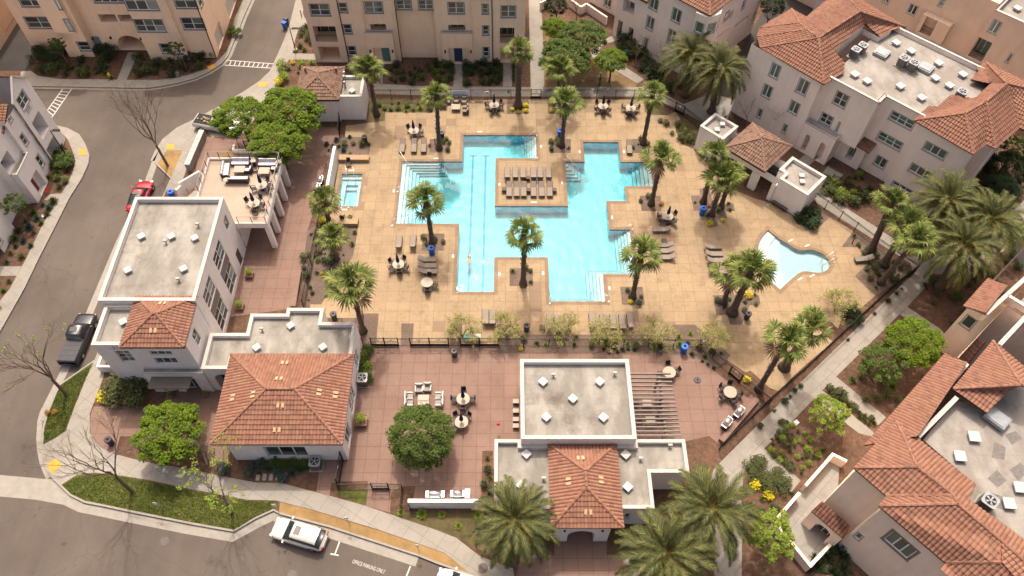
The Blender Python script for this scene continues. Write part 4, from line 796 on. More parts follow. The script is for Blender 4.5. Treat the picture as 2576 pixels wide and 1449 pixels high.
# west flat box, recessed middle, east flat box
sW = 0.0; sA = 3.2; sB = 11.2; sC = 14.6; tD = 3.0
B.body([fE(0, 0), fE(sA, 0), fE(sA, tD), fE(0, tD)], 0, 3.3, 3.65)
for px in ((530, 285), (600, 215)): g = G(*c5(*px), 3.6); B.vent(g.x, g.y, 3.3, -.05, .55, .25)
B.cut()
B.body([fE(10.3, .5), fE(11.1, .5), fE(11.1, -.6), fE(sC, -.6), fE(sC, tD+.2), fE(10.3, tD+.2)], 0, 3.3, 3.65)
for px in ((1368, 805), (1617, 945), (1610, 870)): g = G(*c5(*px), 3.6); B.vent(g.x, g.y, 3.3, -.05, .55, .25)
B.facade(fE(sA, -.55), fE(11.0, -.55), 2.5, 3.5); B.facade(fE(11.0, 2.2), fE(sA, 2.2), 0, 3.4); B.facade(fE(sA, 2.1), fE(10.3, 2.1), 0, 3.4, [('B', (.8, 0.03), (2.2, 2.2), dict(k='d', m='awning_metal', dep=.1)), ('B', (4.8, 0.03), (6.0, 2.2), dict(k='d', m='awning_metal', dep=.1))])
B.cut(); VT = True
p0_, p1_, p2_, p3_ = (st(c5(*q), 3.7) for q in ((625, 490), (1100, 830), (1495, 525), (1010, 215)))
sx0 = (p0_[0]+p3_[0])/2; sx1 = (p1_[0]+p2_[0])/2; ty0 = (p0_[1]+p1_[1])/2; ty1 = (p2_[1]+p3_[1])/2
B.hip(sx0, ty0, sx1, ty1, 3.65, 5.0, fE)
for s_ in (3.5, 8.4, 10.8):
    q = fE(s_, -.45); B.wall.box((q[0], q[1], 1.25), (.9 if s_ == 8.4 else .5, .5, 2.5), math.atan2(eE.y, eE.x))
B.finish()
pm = MB(); q0 = fE(8.9, 1.95); q1 = fE(10.3, 1.95); pm.face([V3(q0, .3), V3(q1, .3), V3(q1, 2.4), V3(q0, 2.4)]); q0 = fE(3.3, 1.9); q1 = fE(4.6, 1.9); pm.face([V3(q0, .3), V3(q1, .3), V3(q1, 2.4), V3(q0, 2.4)])
m, nt, b = newmat('pebble_mosaic', .5); vo = N(nt, 'ShaderNodeTexVoronoi'); vo.inputs['Scale'].default_value = 9; nt.links.new(pos(nt), vo.inputs['Vector'])
c = ramp(nt, vo.outputs['Distance'], [(.1, (.45, .47, .5)), (.45, (.03, .03, .04))]); nt.links.new(c, b.inputs['Base Color']); pm.build('mosaic_panel', 'pebble_mosaic', B.r)

# ================================================================ apartments
def wins(B, p0, p1, z0, z1, tt, L, mi=0, **base):
    B.facade(p0, p1, z0, z1, [(q[0], tt(q[1], q[4]), tt(q[3], q[2]), {**base, **(q[5] if len(q) > 5 else {})}) for q in L], mi)
# ---- north, cream
t = T(1, 0)
B = Bld('cream_apartment_north', 'cream three storey apartment block with porches, behind the north fence of the pool', 'apartment building', (-11, 82), 'stucco_cream')
GB = dict(tm='trim_greyblue'); Y = 81.5
def wn(x0, y0, x1, y1, g=(2, 2), **k): return ('w', x0, y0, x1, y1, dict(g=g, tm='trim_greyblue', **k))
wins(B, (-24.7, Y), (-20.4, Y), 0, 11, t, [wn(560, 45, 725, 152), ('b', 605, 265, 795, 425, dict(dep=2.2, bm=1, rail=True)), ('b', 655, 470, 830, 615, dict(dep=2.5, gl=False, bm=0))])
wins(B, (-20.4, Y+.02), (-17.6, Y+.02), 0, 11, t, [wn(845, 35, 905, 120, (1, 2)), wn(893, 250, 950, 333, (1, 2)), wn(937, 470, 993, 556, (1, 2))])
wins(B, (-17.6, Y+.3), (-13.6, Y+.3), 0, 11, t, [wn(1105, 22, 1262, 125), ('b', 1160, 243, 1305, 330, dict(dep=1.4, gm='glass'))])
wins(B, (-13.6, Y+1.05), (-8.9, Y+1.05), 0, 7.6, t, [])
wins(B, (-13.6, Y+.6), (-8.9, Y+.6), 7.6, 11, t, [wn(1425, 8, 1555, 112), wn(1645, 8, 1775, 112)])
B.wall.face([(-13.6, Y+1.05, 7.6), (-8.9, Y+1.05, 7.6), (-8.9, Y+.6, 7.6), (-13.6, Y+.6, 7.6)])
wins(B, (-8.9, Y+.3), (-4.25, Y+.3), 0, 11, t, [wn(1940, 28, 2088, 132), ('b', 1940, 250, 2105, 340, dict(dep=1.4))])
wins(B, (-4.25, Y), (-1.75, Y), 0, 11, t, [wn(2280, 45, 2333, 133, (1, 2)), wn(2285, 262, 2338, 346, (1, 2)), wn(2290, 478, 2340, 567, (1, 2))])
wins(B, (-1.75, Y-.02), (2.3, Y-.02), 0, 11, t, [wn(2470, 62, 2610, 168), ('b', 2455, 280, 2600, 440, dict(dep=2, bm=1, rail=True)), ('b', 2460, 485, 2600, 620, dict(dep=2, gl=False))])
for a, b, c_ in (((-24.7, 95), (-24.7, Y), 0), ((2.3, Y), (2.3, 95), 0), ((-13.6, Y+.3), (-13.6, Y+1.05), 0), ((-8.9, Y+1.05), (-8.9, Y+.3), 0)): B.facade(a, b, 0, 11)
B.wall.box((-11.2, 88, 11.0), (27, 14, .1))
for xa, xb, dm, d0, d1 in ((-17.75, -14.3, 'door_teal', 1.7, 2.7), (-8.2, -4.3, 'door_blue', 1.45, 2.5)):
    B.body([(xa, Y-.25), (xb, Y-.25), (xb, Y+.28), (xa, Y+.28)], 0, 4.5, 4.75, {0: [('B', (.75, .02), (xb-xa-.6, 2.5), dict(k='b', dep=.5, gl=False))]}, pw=.15)
    db = MB(); db.face([(xa+d0, Y+.22, .03), (xa+d1, Y+.22, .03), (xa+d1, Y+.22, 2.3), (xa+d0, Y+.22, 2.3)]); db.box((xa+d1-.15, Y+.18, 1.1), (.08, .06, .15)); db.build('front_door', dm, B.r)
    for lx in (xa+.35, xb-.25): lb = MB(); lb.box((lx, Y-.33, 2.0), (.18, .16, .3)); lb.tube([(lx, Y-.33, 2.15), (lx, Y-.33, 2.3)], [.1, .02], 6); lb.build('wall_lamp', 'black_metal', B.r)
for px in ((775, 910), (1395, 1477), (2390, 2390)):
    pass
dp = MB()
for x in (-20.42, -13.5, -1.78): dp.tube([(x, Y-.08, .1), (x, Y-.08, 10.9)], .06, 6)
dp.build('downpipe', 'fascia', B.r)
fs_ = MB(); fs_.box((-19, Y-.15, 9.95), (2.6, .3, .1)); fs_.box((-3.0, Y-.15, 9.75), (2.5, .3, .12)); fs_.build('ledge', 'fascia', B.r)
B.finish()
# ---- north west, cream
t = T(0, 0)
B = Bld('cream_apartment_northwest', 'cream apartment block with arched passage and grey framed windows at top left', 'apartment building', (-49, 84), 'stucco_cream')
wins(B, (-62.2, 84.0), (-56.9, 84.0), 0, 12, t, [wn(225, -60, 375, 62), wn(300, 175, 498, 278)])
wins(B, (-56.9, 82.4), (-53.6, 82.4), 0, 12, t, [wn(815, 425, 885, 505, (1, 2))])
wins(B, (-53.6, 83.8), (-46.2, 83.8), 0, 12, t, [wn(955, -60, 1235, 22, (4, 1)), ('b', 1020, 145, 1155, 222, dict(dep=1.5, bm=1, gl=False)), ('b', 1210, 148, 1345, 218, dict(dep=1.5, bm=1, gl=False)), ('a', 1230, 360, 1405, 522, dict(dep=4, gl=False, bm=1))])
wins(B, (-46.2, 81.9), (-41.2, 81.9), 0, 12, t, [wn(1290, -80, 1525, 98, (3, 2)), wn(1375, 200, 1622, 315, (3, 2)), wn(1640, 445, 1700, 530, (1, 2))])
wins(B, (-41.2, 82.3), (-37.75, 82.3), 0, 12, t, [wn(1780, -60, 1940, 78), wn(1858, 185, 2030, 292)])
for a, b in (((-62.2, 96), (-62.2, 84.0)), ((-56.9, 84.0), (-56.9, 82.4)), ((-53.6, 82.4), (-53.6, 83.8)), ((-46.2, 83.8), (-46.2, 81.9)), ((-41.2, 81.9), (-41.2, 82.3))): B.facade(a, b, 0, 12)
B.facade((-37.75, 82.3), (-37.6, 100), 0, 12, [('B', (1.6, .03), (4.4, 2.4), dict(k='g', m='garage_door')), ('B', (.7, 7.0), (1.7, 8.6), dict(k='w', g=(1, 2), tm='trim_greyblue')), ('B', (8, .03), (12, 2.4), dict(k='g', m='garage_door'))])
B.facade((-56.75, 82.0), (-54.2, 82.0), 3.9, 12, [('w', t(700, 305), t(925, 195), dict(g=(3, 2), tm='trim_greyblue')), ('w', t(600, 90), t(800, -60), dict(g=(3, 2), tm='trim_greyblue'))]); B.facade((-54.2, 82.0), (-54.2, 82.5), 3.9, 12)
B.wall.face([(-56.75, 82.0, 3.9), (-54.2, 82.0, 3.9), (-54.2, 82.4, 3.9), (-56.75, 82.4, 3.9)])
dp = MB()
dp.tube([(-37.8, 82.2, .1), (-37.8, 82.2, 11.9)], .06, 6); dp.build('downpipe', 'fascia', B.r)
sdr = MB(); g = onwall(t(1070, 420), (-53.6, 83.8), Vector((1, 0))); x = -53.6+.5; sdr.box((-53.15, 83.72, 1.1), (.9, .1, 2.1)); sdr.build('door', 'trim_greyblue', B.r)
for px in ((1115, 375), (935, 385), (1420, 385)): u, v = onwall(t(*px), (-53.6, 83.8), Vector((1, 0))); lb = MB(); lb.box((-53.6+u, 83.68, v), (.2, .2, .3)); lb.build('wall_lamp', 'black_metal', B.r)
B.wall.box((-50, 90, 12.0), (25, 14, .1)); B.finish()
B = Bld('corner_apartment_far_northwest', 'tan apartment block seen at the top left corner beyond the alley', 'apartment building', (-75, 92), 'stucco_sand')
wa = Vector(G2(t(0, 510))); wb = Vector(G2(t(215, 165))); dd = (wb-wa).normalized()
B.facade(wa-dd*8, wb+dd*6, 0, 10, [('g', t(60, 330), t(180, 120), dict(m='garage_door'))]); B.wall.prism([tuple(wa-dd*8+Vector((-.3, .3))), tuple(wb+dd*6+Vector((-.3, .3))), tuple(wb+dd*6+Vector((-12, 3))), tuple(wa-dd*8+Vector((-12, 3)))], 0, 10); B.finish()
# ---- south west, white
W_ = crop(0, 180, .4005)
B = Bld('white_apartment_southwest', 'white apartment block with gabled end and red front door at the left edge', 'apartment building', (-58, 60), 'stucco_white')
X = -52.6
def wx(y0, y1, z0, z1, k='w', **o): return (y0, y1, z0, z1, k, o)
def sideface(x, ya, yb, z1, L):       # east facing wall from ya (south) to yb (north)
    B.facade((x, ya), (x, yb), 0, z1, [(q[4], W_(*q[0]), W_(*q[2]), q[5]) for q in L])
def pw(a, b, k='w', **o): return (a, None, b, None, k, o)
def sf(x, ya, yb, z1, L): B.facade((x, ya), (x, yb), 0, z1, [(k, W_(*a), W_(*b), o) for a, b, k, o in L])
def ow(x, px):
    r_ = ray(*W_(*px)); t_ = x/r_.x; return (r_.y*t_, CH+r_.z*t_)
def boxw(x, ya, pts, k, **o):
    ys = []; zs = []
    for p in pts: y, z = ow(x, p); ys.append(y); zs.append(z)
    return ('B', (min(ys)-ya, min(zs)), (max(ys)-ya, max(zs)), dict(k=k, **o))
B.facade((-52.5, 63.2), (-52.5, 67.3), 0, 9.2, [boxw(-52.5, 63.2, [(118, 250), (158, 185), (205, 250), (165, 325)], 'w', g=(2, 2)), boxw(-52.5, 63.2, [(225, 415), (270, 335), (345, 440), (300, 530)], 'b', dep=2.5, gl=False, bm=1), boxw(-52.5, 63.2, [(330, 610), (365, 520), (445, 610), (400, 660)], 'b', dep=2.5, gl=False)])
B.wall.face([(-52.5, 63.2, 9.2), (-52.5, 67.3, 9.2), (-52.5, 65.3, 11.0)]); B.facade((-52.5, 67.3), (-66, 67.3), 0, 9.2)
B.facade((-52.75, 60.7), (-52.75, 63.2), 0, 8.6, [boxw(-52.75, 60.7, [(25, 345), (45, 328), (85, 385), (70, 415)], 'w', g=(1, 2)), boxw(-52.75, 60.7, [(140, 510), (155, 487), (198, 545), (180, 572)], 'w', g=(1, 2)), boxw(-52.75, 60.7, [(252, 660), (268, 638), (310, 695), (295, 725)], 'w', g=(1, 2))])
B.facade((-53.1, 57.2), (-53.1, 60.7), 0, 9, [boxw(-53.1, 57.2, [(0, 700), (45, 622), (112, 690), (50, 778)], 'b', dep=1.5, gl=False, bm=1)])
B.body([(-53.05, 57.3), (-52.3, 57.3), (-52.3, 60.6), (-53.05, 60.6)], 0, 4.4, 4.6, {1: [('B', (1.0, .02), (2.8, 2.5), dict(k='b', dep=.7, gl=False))]}, pw=.1)
db = MB(); db.face([(-52.9, 58.5, .03), (-52.9, 59.5, .03), (-52.9, 59.5, 2.2), (-52.9, 58.5, 2.2)]); db.box((-52.86, 59.35, 1.1), (.06, .08, .14)); db.build('front_door', 'door_red', B.r)
mt_ = MB(); mt_.box((-52.0, 59.2, .03), (.6, .9, .03)); mt_.build('door_mat', 'door_red', B.r)
B.facade((-54.2, 53.6), (-54.2, 57.2), 0, 9); B.facade((-53.5, 50.3), (-53.5, 53.6), 0, 9, [boxw(-53.5, 50.3, [(-25, 1250), (0, 1225), (12, 1250), (-10, 1275)], 'w', g=(1, 1))]); B.facade((-54.0, 40), (-54.0, 50.3), 0, 9); B.facade((-53.5, 53.6), (-54.2, 53.6), 0, 9)
B.facade((-54.2, 57.2), (-53.1, 57.2), 0, 9); B.facade((-52.75, 60.7), (-53.1, 60.7), 0, 9)
B.wall.sheet([(-66, 40), (-54.2, 40), (-54.2, 57.2), (-53.1, 57.2), (-53.1, 60.0), (-66, 60.0)], 8.95)
rd = V3((-52.3, 65.3), 11.0); rb_ = V3((-66, 65.3), 11.0)
B.facet([V3((-66, 67.6), 9.0), V3((-52.6, 67.6), 9.0), V3((-52.6, 65.3), 11.0), rb_], V3((-66, 67.6), 9.0), V3((-52.6, 67.6), 9.0)); B.facet([V3((-66, 60.0), 8.0), V3((-52.9, 60.0), 8.0), V3((-52.9, 63.1), 9.3), V3((-66, 63.1), 9.3)], V3((-52.9, 60.0), 8.4), V3((-52.9, 63.1), 8.8))
dp = MB(); dp.tube([(-52.55, 63.25, .1), (-52.55, 63.25, 9)], .06, 6); dp.build('downpipe', 'fascia', B.r)
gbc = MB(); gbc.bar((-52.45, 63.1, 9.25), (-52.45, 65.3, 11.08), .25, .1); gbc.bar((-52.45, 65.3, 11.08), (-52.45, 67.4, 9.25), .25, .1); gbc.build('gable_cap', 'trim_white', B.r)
y_, z_ = ow(-52.5, (193, 345)); y2_, z2_ = ow(-52.5, (215, 300)); wtext('house_number', '5331', V3((-52.47, min(y_, y2_)), min(z_, z2_)), (0, 1, 0), (0, 0, 1), .95, .38, 'black_metal', B.r); wtext('name_lettering', 'IIIIIIIIII', V3((-52.47, min(y_, y2_)-.1), min(z_, z2_)-.2), (0, 1, 0), (0, 0, 1), 1.2, .1, 'black_metal', B.r)
B.finish()
# ---- north east 1
b3 = crop(1500, 0, .264)
B = Bld('ivory_apartment_north_east', 'ivory apartment block with taupe window panels and corner bay, left of the hip roofed apartments', 'apartment building', (22, 86), 'stucco_ivory')
q0 = (14.2, 87.25); q1 = (23.6, 78.15); dN = (Vector(q1)-Vector(q0)).normalized(); nN = Vector((-dN.y, dN.x))
GG = dict(gm='glass_reflection_tone', tm='trim_grey')
def bb3(L): return [(k, b3(*a), b3(*b), {**GG, **o}) for k, a, b, o in L]
mid = Vector(q0)+dN*4.9
B.facade(q0, mid, 0, 7.6, bb3([('b', (880, 385), (955, 235), dict(gl=False, dep=1.8, bm=1)), ('b', (1000, 420), (1070, 310), dict(gl=False, dep=1.8, bm=1)), ('b', (945, 115), (1085, 40), dict(dep=1.4))]))
B.facade(mid, q1, 0, 10.2, bb3([('w', (1235, 75), (1335, 10), dict(g=(2, 1))), ('w', (1200, 290), (1290, 205), dict(g=(2, 1))), ('w', (1172, 525), (1222, 420), dict(g=(1, 1))), ('w', (1470, 205), (1580, 125), dict(g=(2, 1))), ('w', (1425, 440), (1520, 345), dict(g=(2, 1)))]))
tpn = MB()
for pts in ([(1190, 300), (1290, 335), (1350, 0), (1230, 0)], [(1415, 430), (1510, 475), (1610, 105), (1490, 40)]):
    u = [onwall(b3(*p), mid, dN) for p in pts]; us = (min(u[0][0], u[3][0]), max(u[1][0], u[2][0])); zs = (min(p[1] for p in u), max(p[1] for p in u))
    us = ((u[0][0]+u[3][0])/2, (u[1][0]+u[2][0])/2); zs = ((u[0][1]+u[1][1])/2, (u[2][1]+u[3][1])/2)
    nn_ = Vector((dN.y, -dN.x))
    P = [mid+dN*us[0], mid+dN*us[1]]; tpn.face([V3(P[0]+nn_*.012, zs[0]), V3(P[1]+nn_*.012, zs[0]), V3(P[1]+nn_*.012, zs[1]), V3(P[0]+nn_*.012, zs[1])])
B_side = Vector(q1)+nN*13.5
B.facade(q1, B_side, 0, 10.2, [(k, b3(*a), b3(*b), o) for k, a, b, o in [('b', (2010, 265), (2140, 90), dict(dep=.8, gl=False)), ('w', (2035, 205), (2090, 110), dict(g=(2, 2))), ('b', (2140, 310), (2300, 150), dict(dep=1.0)), ('b', (1950, 400), (2080, 310), dict(dep=1.0)), ('b', (2310, 260), (2440, 60), dict(dep=1.5, gl=False)), ('w', (2215, 100), (2265, 0), dict(g=(1, 2)))]])
tpn.f = tpn.f[:0]; tpn.v = []; tpn.m = []
# bay at the corner
bc = Vector(q1)-dN*1.1+nN*.2
bayp = [tuple(bc+dN*0-nN*1.0), tuple(bc+dN*1.6-nN*1.0+nN*.2), tuple(bc+dN*2.2+nN*.8), tuple(bc+dN*1.6+nN*2.2), tuple(bc+nN*1.5)]
for i in range(3): B.facade(bayp[i], bayp[i+1], 6.4, 10.0, [('B', (.35, 7.6), ((Vector(bayp[i+1])-Vector(bayp[i])).length-.35, 8.9), dict(k='w', g=(1, 1), **GG))])
B.wall.face([V3(p, 6.4) for p in bayp][::-1]); B.wall.sheet([bayp[0], bayp[1], bayp[2], bayp[3], bayp[4]], 10.0)
r0 = mid+nN*0-Vector((dN.y, -dN.x))*0; e_a = V3(mid+dN*2.2-nN*.5, 10.2); e_b = V3(Vector(q1)+dN*.6-nN*.5, 10.2); e_c = V3(Vector(q1)+dN*.6+nN*13, 10.2)
ap = V3(Vector(q1)-dN*3+nN*3.5, 11.9); ap2 = V3(Vector(q1)-dN*3+nN*12, 11.9); ap0 = V3(mid-dN*2+nN*3.5, 11.9); e_0 = V3(mid-dN*.2-nN*.5, 10.2)
B.facet([e_0, e_b, ap, ap0], e_0, e_b); B.facet([e_b, e_c, ap2, ap], e_b, e_c); B.caps((e_b, ap), (ap, ap0), (ap, ap2))
l0 = V3(Vector(q0)-nN*.4, 7.6); l1 = V3(mid-nN*.4-dN*.05, 7.6); B.facet([l0, l1, l1+V3(nN*3, 1.5), l0+V3(nN*3, 1.5)], l0, l1); B.eave.face([l0-Vector((0,0,.2)), l1-Vector((0,0,.2)), l1, l0])
B.facade(tuple(mid+nN*3), tuple(mid), 7.6, 10.2); B.facade(tuple(Vector(q0)+nN*9), q0, 0, 7.6); B.facade(tuple(Vector(q0)-dN*7+nN*3.5), tuple(Vector(q0)+nN*3.5), 0, 7, [(k, b3(*a), b3(*b), {**GG, **o}) for k, a, b, o in [('w', (755, 50), (830, -10), dict(g=(2, 1)))]])
B.finish()
for nm, pts in (('a', [(370, 20), (500, 160), (590, 110)]), ('b', [(555, 110), (780, 260), (780, 210)])): pass
pw_ = Bld('patio_wall', 'low ivory patio wall in front of the ivory apartment block at top', 'wall', (11, 92), 'stucco_ivory')
for a, b in (((375, 60), (500, 155)), ((500, 155), (560, 120)), ((560, 120), (775, 265)), ((70, 110), (190, 50))):
    A_ = G2(b3(*a)); B_ = G2(b3(*b)); v = (Vector(B_)-Vector(A_)).normalized(); n_ = Vector((-v.y, v.x))*.12; pw_.wall.prism([tuple(Vector(A_)-n_), tuple(Vector(B_)-n_), tuple(Vector(B_)+n_), tuple(Vector(A_)+n_)], 0, 1.25)
pw_.finish()
# ---- north east 2 (large hip roofs)
A = crop(2100, 0, .3588); O2 = Vector((37.2, 63.4)); f2 = lambda s_, t_: (O2.x+eE.x*s_+nE.x*t_, O2.y+eE.y*s_+nE.y*t_)
B = Bld('hip_roofed_apartment_north_east', 'large beige apartment block, clay hip roofs round a flat roof, behind the restroom building', 'apartment building', (42, 66), 'stucco_ivory', 'clay_tile', 'membrane_light')
def aa(L): return [(k, A(*a), A(*b), {**GG, **o}) for k, a, b, o in L]
B.facade(f2(-13.2, 0), f2(-4.1, 0), 0, 10.0, aa([('w', (175, 585), (270, 525), dict(g=(2, 1))), ('w', (385, 710), (495, 650), dict(g=(2, 1))), ('w', (115, 740), (205, 690), dict(g=(2, 1))), ('w', (325, 865), (420, 820), dict(g=(2, 1))), ('w', (80, 910), (125, 865), dict(g=(1, 1))), ('w', (275, 1030), (320, 985), dict(g=(1, 1)))]))
B.facade(f2(-13.2, 6), f2(-13.2, 0), 0, 10.0); B.facade(f2(-4.1, 0), f2(-4.1, 1.1), 4.0, 10.0)
B.body([f2(-4.08, 0.01), f2(0, 0.01), f2(0, 1.08), f2(-4.08, 1.08)], 0, 3.3, 4.1, {0: aa([('a', (415, 1175), (505, 1070), dict(dep=1.0, gl=False)), ('a', (515, 1260), (625, 1135), dict(dep=1.0, gl=False))])}, pw=.18)
B.facade(f2(-4.1, 1.1), f2(2.0, 1.1), 3.3, 10.2, aa([('w', (675, 800), (805, 760), dict(g=(2, 2), gm='glass')), ('w', (570, 945), (680, 925), dict(g=(2, 2), gm='glass')), ('b', (672, 1060), (745, 960), dict(dep=.2))]))
B.facade(f2(2.0, 1.1), f2(2.0, 2.6), 3.3, 10.2)
B.facade(f2(0.02, 2.0), f2(3.1, 2.0), 0, 3.6, aa([('a', (765, 1235), (870, 1160), dict(dep=.8, bm=1))])); B.facade(f2(3.1, 2.0), f2(3.1, 2.6), 0, 3.6); B.facade(f2(0, 0), f2(0, 2.6), 0, 4.1)
cn = [V3(f2(.6, 1.4), 3.5), V3(f2(3.6, 1.4), 3.5), V3(f2(3.6, 2.6), 4.1), V3(f2(.6, 2.6), 4.1)]
B.facade(f2(2.0, 2.6), f2(6.6, 2.6), 0, 10.2, aa([('w', (1025, 835), (1075, 800), dict(g=(1, 2))), ('w', (935, 1005), (985, 965), dict(g=(1, 2))), ('w', (1115, 925), (1320, 960), dict(g=(3, 2))), ('w', (1020, 1085), (1225, 1125), dict(g=(3, 2))), ('w', (995, 1280), (1105, 1260), dict(g=(2, 1)))]))
B.facade(f2(6.6, 2.6), f2(6.6, 1.6), 0, 10.0)
B.facade(f2(6.6, 1.6), f2(12.4, 1.6), 0, 10.0, aa([('w', (1380, 1165), (1575, 1195), dict(g=(3, 1))), ('w', (1270, 1330), (1460, 1365), dict(g=(3, 1))), ('w', (1140, 1440), (1300, 1500), dict(g=(3, 1)))]))
B.facade(f2(12.4, 1.6), f2(12.4, 5.5), 0, 10.0); B.facade(f2(12.4, 5.5), f2(13.6, 5.5), 0, 10.0); B.facade(f2(13.6, 5.5), f2(13.6, 15), 0, 10.0, [('B', (2, 6.5), (3.5, 8), dict(k='w', g=(2, 1), **GG))])
B.facade(f2(13.6, 15), f2(-13.2, 15), 0, 10.0)
B.flat.sheet([f2(-4, 1.3), f2(2.1, 1.3), f2(2.1, 2.8), f2(7, 2.8), f2(12, 2.8), f2(13, 14), f2(-4, 14)], 9.75)
def capline(B, pts, z, wd=.14):
    for i in range(len(pts)-1): B.cap.bar(V3(pts[i], z), V3(pts[i+1], z), wd*2, .12)
def wallline(B, pts, z0, z1):
    for i in range(len(pts)-1): B.facade(pts[i+1], pts[i], z0, z1)
pl = [f2(-3.9, 1.1), f2(2.0, 1.1), f2(2.0, 2.6), f2(6.9, 2.6)]; capline(B, pl, 10.2); wallline(B, [f2(-3.9, 1.35), f2(1.75, 1.35), f2(1.75, 2.85), f2(6.9, 2.85)], 9.7, 10.2)
capline(B, [f2(-4.5, 14.1), f2(9, 14.1)], 10.2); B.facade(f2(-4.5, 13.9), f2(9, 13.9), 9.7, 10.2)
def nd(p, z): g = G(*A(*p), z); return Vector(g)
a_ = nd((605, 665), 10); w1 = nd((105, 378), 10); p_ = nd((562, 302), 12); bC = nd((758, 572), 10); cC = nd((765, 492), 10.3); dC = nd((688, 395), 11.0); eC = nd((925, 190), 11.0); qC = nd((885, 95), 12.3)
r1 = nd((470, 235), 11.8); r2_ = nd((410, 183), 11.5); w2 = nd((80, 292), 10); w3 = nd((100, 224), 10); nC = nd((350, 75), 10)
gC = nd((1042, 293), 10.4); hC = nd((1135, 237), 10.4); iC = nd((1242, 215), 10); kC = nd((800, -10), 12.3); lC = nd((872, -10), 10.2); mC = nd((650, -15), 10.2); oC = nd((475, 142), 10.4)
for P, e0, e1 in (([w1, a_, p_], w1, a_), ([a_, bC, cC, dC, p_], a_, bC), ([p_, dC, eC, qC], p_, qC), ([eC, gC, hC, iC, qC], gC, iC), ([iC, lC, kC, qC], iC, lC), ([p_, qC, kC, mC, oC, r2_, r1], p_, qC), ([w2, w1, p_, r1], w1, w2), ([w3, w2, r1, r2_], w2, w3), ([nC, w3, r2_], w3, nC), ([nC, r2_, oC], nC, oC)): B.facet(P, e0, e1)
B.caps((a_, p_), (w1, p_), (w2, r1), (w3, r2_), (nC, r2_), (r2_, r1), (r1, p_), (p_, qC), (qC, kC), (iC, qC))
tmpf, tmpc = B.flat, B.cap; B.flat = MB(); B.cap = MB(); B.cut(); B.flat, B.cap = tmpf, tmpc
B.facade(tuple(dC.xy), tuple(eC.xy), 9.7, 10.95); B.facade(tuple(eC.xy), tuple(gC.xy), 9.7, 10.4); B.facade(tuple(gC.xy), tuple(hC.xy), 9.7, 10.4)
e1_, e2_, e3_, e4_, e5_ = nd((1310, 947), 10), nd((1770, 1212), 10), nd((1875, 1132), 10), nd((1945, 1167), 10), nd((2132, 1006), 10); h1, h2, h3, h4 = nd((1710, 893), 11.7), nd((1875, 800), 12.1), nd((2037, 660), 12.3), nd((2085, 765), 11.4)
g1, g2, g3, g4, g5, g6 = nd((1430, 833), 10.3), nd((1495, 842), 10.3), nd((1600, 750), 10.5), nd((1790, 777), 10.5), nd((1912, 660), 10.7), nd((1755, 632), 10.2); g7, g8, g9, g10 = nd((1822, 562), 10.2), nd((1797, 545), 10.2), nd((1870, 487), 10), nd((1975, 597), 11.6)
x1, x2, x3 = nd((2260, 1060), 10), nd((2290, 720), 11), nd((2250, 680), 10)
for P, e0, e1 in (([e1_, e2_, h1], e1_, e2_), ([e2_, e3_, h2, h1], e2_, e3_), ([e3_, e4_, h2], e3_, e4_), ([e4_, e5_, h4, h3, h2], e4_, e5_), ([e5_, x1, x2, h3, h4], e5_, x1), ([h1, e1_, g1, g2, g3, g4, g5, h3, h2], e1_, g1), ([g5, g6, g7, g8, g9, g10, h3], g6, g9), ([g9, x3, x2, h3, g10], g9, x3)): B.facet(P, e0, e1)
B.caps((e1_, h1), (e2_, h1), (h1, h2), (e4_, h2), (h2, h3), (h3, g10), (g10, g9), (h3, x2))
tmpf, tmpc = B.flat, B.cap; B.flat = MB(); B.cap = MB(); B.cut(); B.facet(cn, cn[0], cn[1]); B.cut(); B.flat, B.cap = tmpf, tmpc
for px in ((848, 583), (945, 635), (1205, 675), (1372, 765), (1590, 670), (1480, 612), (1695, 583), (1505, 495), (1290, 400), (1173, 335)): g = G(*A(*px), 10.0); B.vent(g.x, g.y, 9.75, .6, .8, .3)
B.finish()
for px in ((1062, 412), (1405, 530)): g = G(*A(*px), 10.0); hb = MB(); hb.box((g.x, g.y, 9.95), (1.5, 1.5, .35), -.75); hb.box((g.x, g.y, 10.15), (1.2, 1.2, .08), -.75); hb.build('roof_hatch', 'galvanised', B.r)
# ---- north east 3
B = Bld('tan_apartment_far_north_east', 'tan apartment block with railed balconies at the top right corner', 'apartment building', (60, 76), 'stucco_sand', roofm='membrane_light')
B.facade(f2(-22, 25.3), f2(4.0, 25.3), 0, 11.0, aa([('w', (1255, 95), (1345, 55), dict(g=(2, 1), gm='glass')), ('w', (1500, 40), (1570, -20), dict(g=(1, 2))), ('w', (1065, 10), (1130, -30), dict(g=(2, 1))), ('w', (1655, 65), (1695, 12), dict(g=(1, 2)))]))
B.facade(f2(-3.0, 24.3), f2(.6, 24.3), 0, 6.6, aa([('b', (1350, 250), (1515, 140), dict(dep=1.5, rail=True, bm=1))])); B.facade(f2(.6, 24.3), f2(.6, 25.3), 0, 6.6); B.wall.sheet([f2(-3, 24.3), f2(.6, 24.3), f2(.6, 25.3), f2(-3, 25.3)], 6.6)
B.facade(f2(4.0, 25.3), f2(4.0, 24.5), 0, 11)
B.facade(f2(4.0, 24.5), f2(11.5, 24.5), 0, 10.6, aa([('w', (1750, 140), (1830, 70), dict(g=(1, 2))), ('w', (1555, 225), (1595, 180), dict(g=(1, 2))), ('w', (1660, 290), (1720, 235), dict(g=(1, 2))), ('w', (1890, 240), (2005, 180), dict(g=(2, 1))), ('b', (1715, 430), (1930, 340), dict(dep=1.5, rail=True, bm=1)), ('w', (2030, 480), (2090, 430), dict(g=(1, 1), gm='glass'))]))
